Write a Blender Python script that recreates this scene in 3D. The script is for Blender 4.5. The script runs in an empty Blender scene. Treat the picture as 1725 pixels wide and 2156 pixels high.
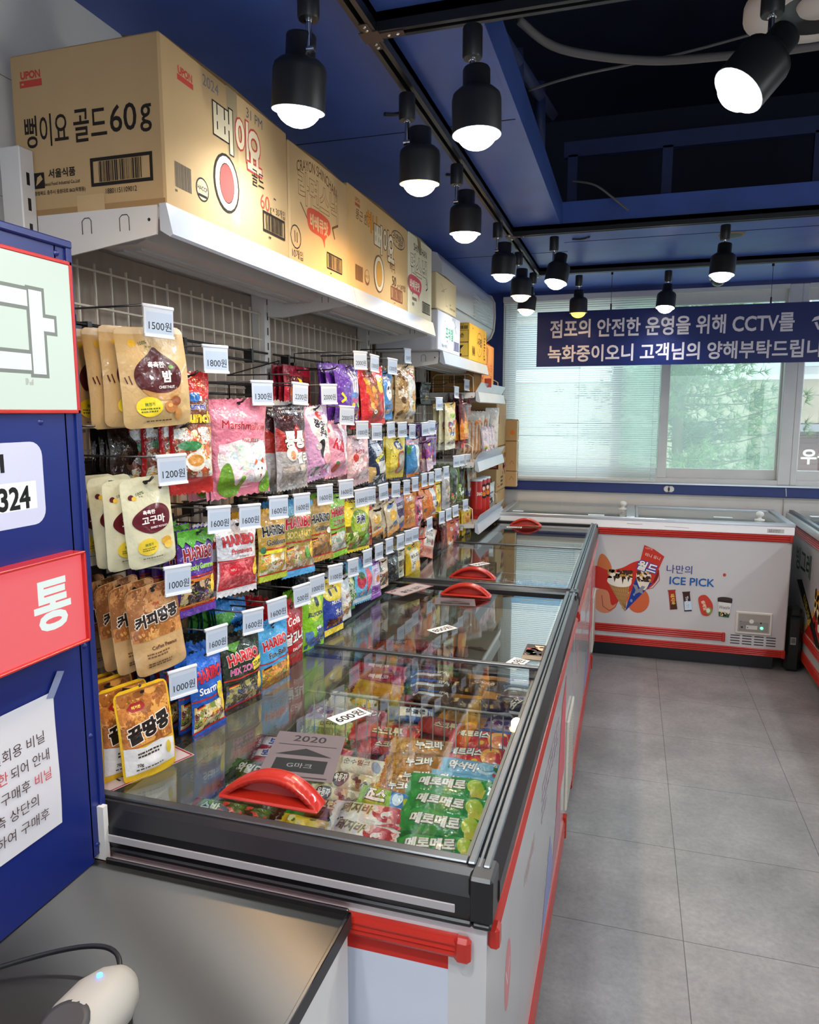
import bpy, math, random
from mathutils import Vector, Matrix
from mathutils.geometry import tessellate_polygon

SC = bpy.context.scene
COL = SC.collection

# ------------------------------------------------------------------ camera
cam_data = bpy.data.cameras.new('camera')
cam = bpy.data.objects.new('camera', cam_data)
COL.objects.link(cam)
SC.camera = cam
cam_data.sensor_fit = 'HORIZONTAL'
cam_data.sensor_width = 36.0
cam_data.lens = 36.0 * 1518.67 / 1725.0
cam_data.clip_start = 0.02
cam_data.clip_end = 200
YAW, PIT = math.radians(-16.971), math.radians(7.877)
F_ = Vector((math.sin(YAW) * math.cos(PIT), math.cos(YAW) * math.cos(PIT), -math.sin(PIT)))
R_ = Vector((math.cos(YAW), -math.sin(YAW), 0))
U_ = R_.cross(F_)
M = Matrix((R_, U_, -F_)).transposed().to_4x4()
M.translation = Vector((0, 0, 1.55))
cam.matrix_world = M

# ------------------------------------------------------------------ world, exposure
W = bpy.data.worlds.new('world')
SC.world = W
W.use_nodes = True
bg = W.node_tree.nodes['Background']
bg.inputs[0].default_value = (0.80, 0.90, 1.0, 1)
WORLD_STRENGTH = 3.7
bg.inputs[1].default_value = WORLD_STRENGTH
SC.view_settings.view_transform = 'Standard'
SC.view_settings.look = 'None'
SC.view_settings.gamma = 1.0
SC.view_settings.use_curve_mapping = False
SC.view_settings.exposure = 0.0
LAMP_WATT = 14.0
BULB_STRENGTH = 14.0
SUN = bpy.data.lights.new('sun', 'SUN')
SUN.energy = 1.8
SUN.angle = math.radians(4)
SUN.color = (1.0, 0.97, 0.92)
sun = bpy.data.objects.new('sun', SUN)
COL.objects.link(sun)
sun.rotation_euler = (math.radians(38), 0, math.radians(25))

# ------------------------------------------------------------------ materials
def lin(h, a=1.0):
    h = h.lstrip('#')
    o = []
    for i in (0, 2, 4):
        c = int(h[i:i + 2], 16) / 255
        o.append(c / 12.92 if c <= 0.04045 else ((c + 0.055) / 1.055) ** 2.4)
    return (o[0], o[1], o[2], a)

def newmat(name):
    m = bpy.data.materials.new(name)
    m.use_nodes = True
    return m, m.node_tree, m.node_tree.nodes['Principled BSDF']

def setp(p, **k):
    for n, v in k.items():
        n = {'rough': 'Roughness', 'metal': 'Metallic', 'spec': 'Specular IOR Level', 'coat': 'Coat Weight',
             'coatr': 'Coat Roughness', 'trans': 'Transmission Weight', 'alpha': 'Alpha', 'em': 'Emission Strength'}[n]
        p.inputs[n].default_value = v

def add_bump(nt, p, scale, strength, dist=0.002, detail=3, coord='Object', sx=(1, 1, 1), kind='noise'):
    tc = nt.nodes.new('ShaderNodeTexCoord')
    mp = nt.nodes.new('ShaderNodeMapping')
    mp.inputs['Scale'].default_value = sx
    t = nt.nodes.new('ShaderNodeTexNoise')
    t.inputs['Scale'].default_value = scale
    t.inputs['Detail'].default_value = detail
    b = nt.nodes.new('ShaderNodeBump')
    b.inputs['Strength'].default_value = strength
    b.inputs['Distance'].default_value = dist
    nt.links.new(tc.outputs[coord], mp.inputs[0])
    nt.links.new(mp.outputs[0], t.inputs['Vector'])
    nt.links.new(t.outputs[0], b.inputs['Height'])
    nt.links.new(b.outputs[0], p.inputs['Normal'])
    return t

def add_mottle(nt, p, col_out, scale, amount, sx=(1, 1, 1), detail=5):
    """multiply a colour by a noise in [1-amount, 1+amount]"""
    tc = nt.nodes.new('ShaderNodeTexCoord')
    mp = nt.nodes.new('ShaderNodeMapping')
    mp.inputs['Scale'].default_value = sx
    t = nt.nodes.new('ShaderNodeTexNoise')
    t.inputs['Scale'].default_value = scale
    t.inputs['Detail'].default_value = detail
    mr = nt.nodes.new('ShaderNodeMapRange')
    mr.inputs[1].default_value = 0.3
    mr.inputs[2].default_value = 0.7
    mr.inputs[3].default_value = 1 - amount
    mr.inputs[4].default_value = 1 + amount
    mx = nt.nodes.new('ShaderNodeVectorMath')
    mx.operation = 'MULTIPLY'
    nt.links.new(tc.outputs['Object'], mp.inputs[0])
    nt.links.new(mp.outputs[0], t.inputs['Vector'])
    nt.links.new(t.outputs[0], mr.inputs[0])
    nt.links.new(col_out, mx.inputs[0])
    nt.links.new(mr.outputs[0], mx.inputs[1])
    nt.links.new(mx.outputs[0], p.inputs['Base Color'])
    return mx

def solid(name, h, rough=0.5, metal=0.0, mottle=0.0, mscale=8, bump=0.0, bscale=60, spec=0.5, sx=(1, 1, 1), coat=0.0):
    m, nt, p = newmat(name)
    c = lin(h) if isinstance(h, str) else h
    p.inputs['Base Color'].default_value = c
    setp(p, rough=rough, metal=metal, spec=spec, coat=coat)
    if mottle:
        rgb = nt.nodes.new('ShaderNodeRGB')
        rgb.outputs[0].default_value = c
        add_mottle(nt, p, rgb.outputs[0], mscale, mottle, sx)
    if bump:
        add_bump(nt, p, bscale, bump, sx=sx)
    return m

def printed(name, rough, bump, bscale, mottle=0.0, mscale=20, coat=0.0, sx=(1, 1, 1), spec=0.5, dist=0.002):
    """print on film, card or plastic: colours come from the mesh's own colour attribute"""
    m, nt, p = newmat(name)
    at = nt.nodes.new('ShaderNodeAttribute')
    at.attribute_name = 'Col'
    setp(p, rough=rough, coat=coat, coatr=0.08, spec=spec)
    if mottle:
        add_mottle(nt, p, at.outputs['Color'], mscale, mottle, sx)
    else:
        nt.links.new(at.outputs['Color'], p.inputs['Base Color'])
    if bump:
        add_bump(nt, p, bscale, bump, dist=dist)
    return m

FILM = printed('printed_film', 0.19, 0.95, 46, coat=0.5, dist=0.010, spec=0.6)
MATTE_FILM = printed('printed_matte_film', 0.30, 0.7, 30, coat=0.3, dist=0.008)
FOIL = printed('frozen_film', 0.22, 0.8, 48, coat=0.35, dist=0.007)
CARD = printed('cardboard', 0.82, 0.25, 14, mottle=0.06, mscale=6, sx=(1, 1, 0.25), spec=0.2)
PRINT = printed('printed_plastic', 0.42, 0, 1, spec=0.3)
SATIN = printed('satin_paint', 0.3, 0.04, 30, mottle=0.03, mscale=5)
GLOSSY = printed('glossy_paint', 0.14, 0.02, 20, coat=0.3)

NAVY_CEIL = solid('navy_ceiling_paint', '#4661b0', 0.42, mottle=0.13, mscale=5, bump=0.12, bscale=45)
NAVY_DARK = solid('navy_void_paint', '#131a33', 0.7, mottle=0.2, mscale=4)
NAVY_TRIM = solid('navy_trim_paint', '#1f3170', 0.4, mottle=0.08)
WHITE_CEIL = solid('white_ceiling_panel', '#c9ccd0', 0.55, mottle=0.03)
WALL_WHITE = solid('white_wall_paint', '#d8d3cc', 0.55, mottle=0.04, mscale=6)
BLACK_METAL = solid('black_metal', '#17181b', 0.38, mottle=0.1, mscale=40)
LAMP_BLACK = solid('lamp_black', '#1b1c1f', 0.42, mottle=0.06, mscale=60)
CHROME = solid('chrome', '#d8dadc', 0.12, metal=1.0)
ALU = solid('aluminium', '#63676a', 0.33, metal=0.9, mottle=0.04, mscale=12, sx=(1, 12, 1))
ALU_X = solid('aluminium_light', '#c6cacd', 0.3, metal=0.6, mottle=0.03)
DARK_RIM = solid('dark_freezer_rim', '#1d1c1e', 0.32, mottle=0.08, mscale=9, bump=0.03)
RED_PLASTIC = solid('red_plastic', '#b5291c', 0.26, mottle=0.05, mscale=10, coat=0.2)
WHITE_ENAMEL = solid('white_enamel', '#cbc8c7', 0.16, mottle=0.02, mscale=4, coat=0.3)
LINER = solid('freezer_liner', '#aca698', 0.42, mottle=0.05, mscale=7)
OFFWHITE = solid('shelf_enamel', '#d9d6d1', 0.35, mottle=0.03, mscale=9)
GREY_ENAMEL = solid('grey_shelf_enamel', '#b3aea8', 0.45, mottle=0.04, mscale=9)
WALL_SHADE = solid('wall_shade_tone', '#aa9b8d', 0.6, mottle=0.08, mscale=5, sx=(1, 6, 1))  # wall tone darkened to hold the shade under the shelves
WIRE_WHITE = solid('cream_wire', '#d8cdb9', 0.35)
WIRE_BLACK = solid('black_wire', '#1d1b1b', 0.3, spec=0.6)
WIRE_GREY = solid('grey_wire', '#8f8d88', 0.4)
CLEAR_WHITE = solid('white_tag_plastic', '#d9dee6', 0.3)
RAIL_PLASTIC = solid('label_rail_plastic', '#bcc3cd', 0.22, mottle=0.03, mscale=6)
STEEL, nt, p = newmat('brushed_steel')
p.inputs['Base Color'].default_value = lin('#646260')
setp(p, rough=0.37, metal=1.0)
p.inputs['Anisotropic'].default_value = 1.0
cx = nt.nodes.new('ShaderNodeCombineXYZ'); cx.inputs[0].default_value = .955; cx.inputs[1].default_value = -.295
nt.links.new(cx.outputs[0], p.inputs['Tangent'])
SIGN_BLUE = solid('blue_sign_paint', '#13246c', 0.33, mottle=0.05, mscale=6, bump=0.03)
SIGN_RED = solid('red_sign_frame', '#b5241f', 0.3, mottle=0.08, mscale=20)
CASE_GREEN = solid('dark_green_case', '#141d19', 0.35, mottle=0.1)
SLEEVE = solid('white_lamp_inside', '#cfd6d8', 0.4)

# vinyl floor: square tiles, fine dark joints, cloudy cement print
FLOOR, nt, p = newmat('vinyl_floor')
tc = nt.nodes.new('ShaderNodeTexCoord')
mp = nt.nodes.new('ShaderNodeMapping')
mp.inputs['Location'].default_value = (0.277, 0.290, 0)
br = nt.nodes.new('ShaderNodeTexBrick')
br.offset = 0.0
br.inputs['Color1'].default_value = (1, 1, 1, 1)
br.inputs['Color2'].default_value = (0.95, 0.95, 0.955, 1)
br.inputs['Mortar'].default_value = (0.30, 0.29, 0.29, 1)
br.inputs['Scale'].default_value = 1.0
br.inputs['Mortar Size'].default_value = 0.0013
br.inputs['Brick Width'].default_value = 0.486
br.inputs['Row Height'].default_value = 0.4765
n1 = nt.nodes.new('ShaderNodeTexNoise')
n1.inputs['Scale'].default_value = 2.6
n1.inputs['Detail'].default_value = 8
n1.inputs['Roughness'].default_value = 0.65
n2 = nt.nodes.new('ShaderNodeTexNoise')
n2.inputs['Scale'].default_value = 55
n2.inputs['Detail'].default_value = 6
n2.inputs['Roughness'].default_value = 0.7
cr = nt.nodes.new('ShaderNodeValToRGB')
cr.color_ramp.elements[0].position = 0.32
cr.color_ramp.elements[0].color = lin('#7d7978')
cr.color_ramp.elements[1].position = 0.70
cr.color_ramp.elements[1].color = lin('#a39e9c')
c2 = nt.nodes.new('ShaderNodeMapRange')
c2.inputs[1].default_value = 0.35
c2.inputs[2].default_value = 0.65
c2.inputs[3].default_value = 0.88
c2.inputs[4].default_value = 1.10
mx1 = nt.nodes.new('ShaderNodeVectorMath'); mx1.operation = 'MULTIPLY'
mx2 = nt.nodes.new('ShaderNodeVectorMath'); mx2.operation = 'MULTIPLY'
L = nt.links.new
L(tc.outputs['Object'], mp.inputs[0]); L(mp.outputs[0], br.inputs['Vector'])
L(tc.outputs['Object'], n1.inputs['Vector']); L(tc.outputs['Object'], n2.inputs['Vector'])
L(n1.outputs[0], cr.inputs[0]); L(n2.outputs[0], c2.inputs[0])
L(cr.outputs[0], mx1.inputs[0]); L(c2.outputs[0], mx1.inputs[1])
L(mx1.outputs[0], mx2.inputs[0]); L(br.outputs[0], mx2.inputs[1])
L(mx2.outputs[0], p.inputs['Base Color'])
setp(p, rough=0.36, spec=0.45)
bp = nt.nodes.new('ShaderNodeBump'); bp.inputs['Strength'].default_value = 0.25; bp.inputs['Distance'].default_value = 0.002
L(n2.outputs[0], bp.inputs['Height']); L(bp.outputs[0], p.inputs['Normal'])

def glassmat(name, tint, rough=0.0, haze=0.0, hazecol=(0.8, 0.9, 0.86, 1), ior=1.5):
    m = bpy.data.materials.new(name)
    m.use_nodes = True
    nt = m.node_tree
    nt.nodes.clear()
    out = nt.nodes.new('ShaderNodeOutputMaterial')
    tr = nt.nodes.new('ShaderNodeBsdfTransparent'); tr.inputs[0].default_value = tint
    gl = nt.nodes.new('ShaderNodeBsdfGlossy'); gl.inputs['Roughness'].default_value = rough
    lw = nt.nodes.new('ShaderNodeLayerWeight'); lw.inputs[0].default_value = 0.5
    pw = nt.nodes.new('ShaderNodeMath'); pw.operation = 'POWER'; pw.inputs[1].default_value = 5
    ma = nt.nodes.new('ShaderNodeMath'); ma.operation = 'MULTIPLY_ADD'
    f0 = ((ior - 1) / (ior + 1)) ** 2
    ma.inputs[1].default_value = 1 - f0; ma.inputs[2].default_value = f0
    nt.links.new(lw.outputs['Facing'], pw.inputs[0]); nt.links.new(pw.outputs[0], ma.inputs[0])
    mx = nt.nodes.new('ShaderNodeMixShader')
    nt.links.new(ma.outputs[0], mx.inputs[0])
    base = tr.outputs[0]
    if haze:
        tl = nt.nodes.new('ShaderNodeBsdfTranslucent'); tl.inputs[0].default_value = hazecol
        nz = nt.nodes.new('ShaderNodeTexNoise'); nz.inputs['Scale'].default_value = 2.0
        mr = nt.nodes.new('ShaderNodeMapRange')
        mr.inputs[1].default_value = 0.3; mr.inputs[2].default_value = 0.7
        mr.inputs[3].default_value = haze * 0.8; mr.inputs[4].default_value = haze * 1.2
        nt.links.new(nz.outputs[0], mr.inputs[0])
        mh = nt.nodes.new('ShaderNodeMixShader')
        nt.links.new(mr.outputs[0], mh.inputs[0])
        nt.links.new(tr.outputs[0], mh.inputs[1]); nt.links.new(tl.outputs[0], mh.inputs[2])
        base = mh.outputs[0]
    nt.links.new(base, mx.inputs[1]); nt.links.new(gl.outputs[0], mx.inputs[2])
    nt.links.new(mx.outputs[0], out.inputs[0])
    return m

LID_GLASS = glassmat('lid_glass', (0.93, 0.96, 0.95, 1), ior=1.95)
WIN_GLASS = glassmat('window_glass', (0.93, 0.97, 0.96, 1), ior=1.4)
HAZE_GLASS = glassmat('tinted_window_film', (0.74, 0.84, 0.78, 1), haze=0.15, hazecol=(0.74, 0.92, 0.84, 1), ior=1.4)

BLIND = bpy.data.materials.new('blind_slat'); BLIND.use_nodes = True
nt = BLIND.node_tree; nt.nodes.clear()
out = nt.nodes.new('ShaderNodeOutputMaterial')
df = nt.nodes.new('ShaderNodeBsdfDiffuse'); df.inputs[0].default_value = (0.82, 0.86, 0.86, 1)
tl = nt.nodes.new('ShaderNodeBsdfTranslucent'); tl.inputs[0].default_value = (0.93, 0.99, 0.99, 1)
mx = nt.nodes.new('ShaderNodeMixShader'); mx.inputs[0].default_value = 0.9
nt.links.new(df.outputs[0], mx.inputs[1]); nt.links.new(tl.outputs[0], mx.inputs[2]); nt.links.new(mx.outputs[0], out.inputs[0])

def emis(name, col, s):
    m, nt, p = newmat(name)
    p.inputs['Base Color'].default_value = col
    p.inputs['Emission Color'].default_value = col
    setp(p, em=s, rough=0.4)
    return m
BULB_COOL = emis('bulb_cool', (0.93, 0.97, 1.0, 1), BULB_STRENGTH)
BULB_WARM = emis('bulb_warm', (1.0, 0.74, 0.38, 1), BULB_STRENGTH * 0.8)
BULB_AMBER = emis('bulb_amber', (1.0, 0.72, 0.18, 1), 1.3)
LED_GREEN = emis('led_green', (0.1, 1.0, 0.35, 1), 4)
LED_BLUE = emis('led_blue', (0.05, 0.15, 1.0, 1), 6)
LIT = bpy.data.materials.new('lit_sign_face'); LIT.use_nodes = True
nt = LIT.node_tree; p = nt.nodes['Principled BSDF']
at = nt.nodes.new('ShaderNodeAttribute'); at.attribute_name = 'Col'
p.inputs['Base Color'].default_value = (.06, .06, .06, 1); nt.links.new(at.outputs['Color'], p.inputs['Emission Color'])
setp(p, em=0.92, rough=0.3)

# ------------------------------------------------------------------ mesh builder
WHITE = (1, 1, 1, 1)
def C(c):
    return lin(c) if isinstance(c, str) else c

class MB:
    def __init__(s):
        s.v = []; s.f = []; s.m = []; s.c = []; s.s = []
    def add(s, vs, fs, m=0, c=WHITE, sm=False):
        c = C(c)
        b = len(s.v)
        s.v.extend([tuple(q) for q in vs])
        for f in fs:
            s.f.append(tuple(b + i for i in f)); s.m.append(m); s.c.append(c); s.s.append(sm)
        return s
    def box(s, x0, x1, y0, y1, z0, z1, m=0, c=WHITE, bev=0.0):
        if bev <= 0:
            vs = [(x, y, z) for x in (x0, x1) for y in (y0, y1) for z in (z0, z1)]
            return s.add(vs, [(0, 1, 3, 2), (4, 6, 7, 5), (0, 4, 5, 1), (2, 3, 7, 6), (0, 2, 6, 4), (1, 5, 7, 3)], m, c)
        b = min(bev, (x1 - x0) / 2.01, (y1 - y0) / 2.01, (z1 - z0) / 2.01)
        X = (x0, x1); Y = (y0, y1); Z = (z0, z1)
        vs = []; id_ = {}
        for i in (0, 1):
            for j in (0, 1):
                for k in (0, 1):
                    dx = b if i == 0 else -b; dy = b if j == 0 else -b; dz = b if k == 0 else -b
                    for ax, p in (('x', (X[i], Y[j] + dy, Z[k] + dz)), ('y', (X[i] + dx, Y[j], Z[k] + dz)), ('z', (X[i] + dx, Y[j] + dy, Z[k]))):
                        id_[(i, j, k, ax)] = len(vs); vs.append(p)
        cen = Vector(((x0 + x1) / 2, (y0 + y1) / 2, (z0 + z1) / 2))
        fs = []
        def face(ids):
            a, b_, c_ = Vector(vs[ids[0]]), Vector(vs[ids[1]]), Vector(vs[ids[2]])
            n = (b_ - a).cross(c_ - a)
            mid = sum((Vector(vs[i]) for i in ids), Vector()) / len(ids)
            fs.append(tuple(ids) if n.dot(mid - cen) > 0 else tuple(reversed(ids)))
        for i in (0, 1):
            face([id_[(i, 0, 0, 'x')], id_[(i, 1, 0, 'x')], id_[(i, 1, 1, 'x')], id_[(i, 0, 1, 'x')]])
            face([id_[(0, i, 0, 'y')], id_[(1, i, 0, 'y')], id_[(1, i, 1, 'y')], id_[(0, i, 1, 'y')]])
            face([id_[(0, 0, i, 'z')], id_[(1, 0, i, 'z')], id_[(1, 1, i, 'z')], id_[(0, 1, i, 'z')]])
        for a in (0, 1):
            for d in (0, 1):
                face([id_[(0, a, d, 'y')], id_[(1, a, d, 'y')], id_[(1, a, d, 'z')], id_[(0, a, d, 'z')]])
                face([id_[(a, 0, d, 'x')], id_[(a, 1, d, 'x')], id_[(a, 1, d, 'z')], id_[(a, 0, d, 'z')]])
                face([id_[(a, d, 0, 'x')], id_[(a, d, 1, 'x')], id_[(a, d, 1, 'y')], id_[(a, d, 0, 'y')]])
        for i in (0, 1):
            for j in (0, 1):
                for k in (0, 1):
                    face([id_[(i, j, k, 'x')], id_[(i, j, k, 'y')], id_[(i, j, k, 'z')]])
        return s.add(vs, fs, m, c)
    def lathe(s, prof, o, ax=(0, 0, 1), seg=24, m=0, c=WHITE, sm=True, caps=(True, True)):
        """prof: list of (radius, distance along axis)"""
        a = Vector(ax).normalized()
        t = Vector((1, 0, 0)) if abs(a.x) < 0.9 else Vector((0, 1, 0))
        e1 = a.cross(t).normalized(); e2 = a.cross(e1)
        o = Vector(o); vs = []; fs = []
        for r, h in prof:
            for i in range(seg):
                q = 2 * math.pi * i / seg
                vs.append(o + a * h + (e1 * math.cos(q) + e2 * math.sin(q)) * r)
        for k in range(len(prof) - 1):
            for i in range(seg):
                j = (i + 1) % seg
                fs.append((k * seg + i, k * seg + j, (k + 1) * seg + j, (k + 1) * seg + i))
        s.add(vs, fs, m, c, sm)
        if caps[0] and prof[0][0] > 1e-6: s.add(vs[:seg], [tuple(range(seg))[::-1]], m, c)
        if caps[1] and prof[-1][0] > 1e-6: s.add(vs[-seg:], [tuple(range(seg))], m, c)
        return s
    def cyl(s, p0, p1, r, seg=12, m=0, c=WHITE, r1=None):
        d = Vector(p1) - Vector(p0)
        return s.lathe([(r, 0), (r if r1 is None else r1, d.length)], p0, d, seg, m, c)
    def tube(s, pts, r, seg=6, m=0, c=WHITE, closed=False):
        P = [Vector(q) for q in pts]; n = len(P); vs = []; fs = []
        pe = None
        for i in range(n):
            if closed: d = P[(i + 1) % n] - P[i - 1]
            else: d = P[min(i + 1, n - 1)] - P[max(i - 1, 0)]
            d.normalize()
            if pe is None:
                t = Vector((0, 0, 1)) if abs(d.z) < 0.9 else Vector((1, 0, 0))
                e = d.cross(t).normalized()
            else:
                e = (pe - d * pe.dot(d)).normalized()
            pe = e; g = d.cross(e)
            for k in range(seg):
                q = 2 * math.pi * k / seg
                vs.append(P[i] + (e * math.cos(q) + g * math.sin(q)) * r)
        for i in range(n if closed else n - 1):
            for k in range(seg):
                l = (k + 1) % seg; j = (i + 1) % n
                fs.append((i * seg + k, i * seg + l, j * seg + l, j * seg + k))
        if not closed:
            fs.append(tuple(range(seg))[::-1]); fs.append(tuple((n - 1) * seg + k for k in range(seg)))
        return s.add(vs, fs, m, c, True)
    def extrude(s, poly, fn, d0, d1, m=0, c=WHITE, sm=False):
        """poly: 2-D outline; fn(u, v, d) -> 3-D; walls and both caps"""
        n = len(poly)
        a = [fn(u, v, d0) for u, v in poly]; b = [fn(u, v, d1) for u, v in poly]
        tri = tessellate_polygon([[Vector((u, v, 0)) for u, v in poly]])
        s.add(a + b, [(i, (i + 1) % n, n + (i + 1) % n, n + i) for i in range(n)], m, c, sm)
        s.add(b, [t for t in tri], m, c); s.add(a, [tuple(reversed(t)) for t in tri], m, c)
        return s
    def build(s, name, mats, parent=None, loc=None, rot=None):
        me = bpy.data.meshes.new(name)
        me.from_pydata(s.v, [], s.f)
        if not isinstance(mats, (list, tuple)): mats = [mats]
        for q in mats: me.materials.append(q)
        me.polygons.foreach_set('material_index', s.m)
        me.polygons.foreach_set('use_smooth', s.s)
        ca = me.color_attributes.new('Col', 'FLOAT_COLOR', 'CORNER')
        buf = []
        for poly, c in zip(s.f, s.c): buf.extend(c * len(poly))
        ca.data.foreach_set('color', buf)
        me.update()
        o = bpy.data.objects.new(name, me)
        COL.objects.link(o)
        if parent is not None: o.parent = parent
        if loc is not None: o.location = loc
        if rot is not None: o.rotation_euler = rot
        return o

def empty(name, loc=(0, 0, 0), rz=0.0):
    o = bpy.data.objects.new(name, None)
    o.empty_display_size = 0.02
    COL.objects.link(o); o.location = loc; o.rotation_euler = (0, 0, rz)
    return o
def tag(o, label, cat, group=None, kind=None):
    o['label'] = label; o['category'] = cat
    if group: o['group'] = group
    if kind: o['kind'] = kind
    return o
def struct(o):
    o['kind'] = 'structure'
    return o
def copy_tree(o, parent=None):
    c = o.copy(); COL.objects.link(c)
    if parent is not None: c.parent = parent
    for ch in list(o.children): copy_tree(ch, c)
    return c

# ------------------------------------------------------------------ text and print layers
_tc = {}
_fc = bpy.data.curves.new('lettering', 'FONT')
_fo = bpy.data.objects.new('lettering', _fc)
def text_mesh(t, bold=0.0, skew=0.0):
    k = (t, bold, skew)
    if k not in _tc:
        _fc.body = t; _fc.shear = skew; _fc.resolution_u = 3
        me = _fo.to_mesh()
        vs = [(v.co.x, v.co.y) for v in me.vertices]
        fs = [tuple(q.vertices) for q in me.polygons]
        _fo.to_mesh_clear()
        if bold:                                   # thicken the strokes by pushing their outlines out
            ec = {}
            for f in fs:
                for a, b in zip(f, f[1:] + f[:1]): ec[(a, b)] = 1
            nx = [[0.0, 0.0, 0] for _ in vs]
            for (a, b) in ec:
                if (b, a) in ec: continue
                dx, dy = vs[b][0] - vs[a][0], vs[b][1] - vs[a][1]
                l = math.hypot(dx, dy)
                if l < 1e-9: continue
                for q in (a, b): nx[q][0] += dy / l; nx[q][1] -= dx / l; nx[q][2] += 1
            area = sum((vs[f[1]][0] - vs[f[0]][0]) * (vs[f[2]][1] - vs[f[0]][1]) - (vs[f[2]][0] - vs[f[0]][0]) * (vs[f[1]][1] - vs[f[0]][1]) for f in fs[:20])
            sg_ = 1 if area > 0 else -1
            out = []
            for (x, y), (a, b, c) in zip(vs, nx):
                l2 = a * a + b * b
                if c < 2 or l2 < 1e-6: out.append((x, y)); continue
                k_ = min(2.0 / l2, 0.9) * bold * sg_ * 0.70
                out.append((x + a * k_, y + b * k_))
            vs = out
        xs = [v[0] for v in vs] or [0]; ys = [v[1] for v in vs] or [0]
        _tc[k] = (vs, fs, (min(xs), max(xs), min(ys), max(ys)))
    return _tc[k]

def split_tris(vs, fs, mx, su, sv):
    vs = list(vs); out = []
    st = []
    for f in fs:
        for i in range(1, len(f) - 1): st.append((f[0], f[i], f[i + 1]))
    cache = {}
    while st:
        a, b, c = st.pop()
        best = 0; e = None
        for p, q, r in ((a, b, c), (b, c, a), (c, a, b)):
            d = math.hypot((vs[p][0] - vs[q][0]) * su, (vs[p][1] - vs[q][1]) * sv)
            if d > best: best = d; e = (p, q, r)
        if best <= mx: out.append((a, b, c)); continue
        p, q, r = e
        k = (min(p, q), max(p, q))
        if k not in cache:
            cache[k] = len(vs); vs.append(((vs[p][0] + vs[q][0]) / 2, (vs[p][1] + vs[q][1]) / 2))
        m = cache[k]
        st.append((p, m, r)); st.append((m, q, r))
    return vs, out

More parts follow.
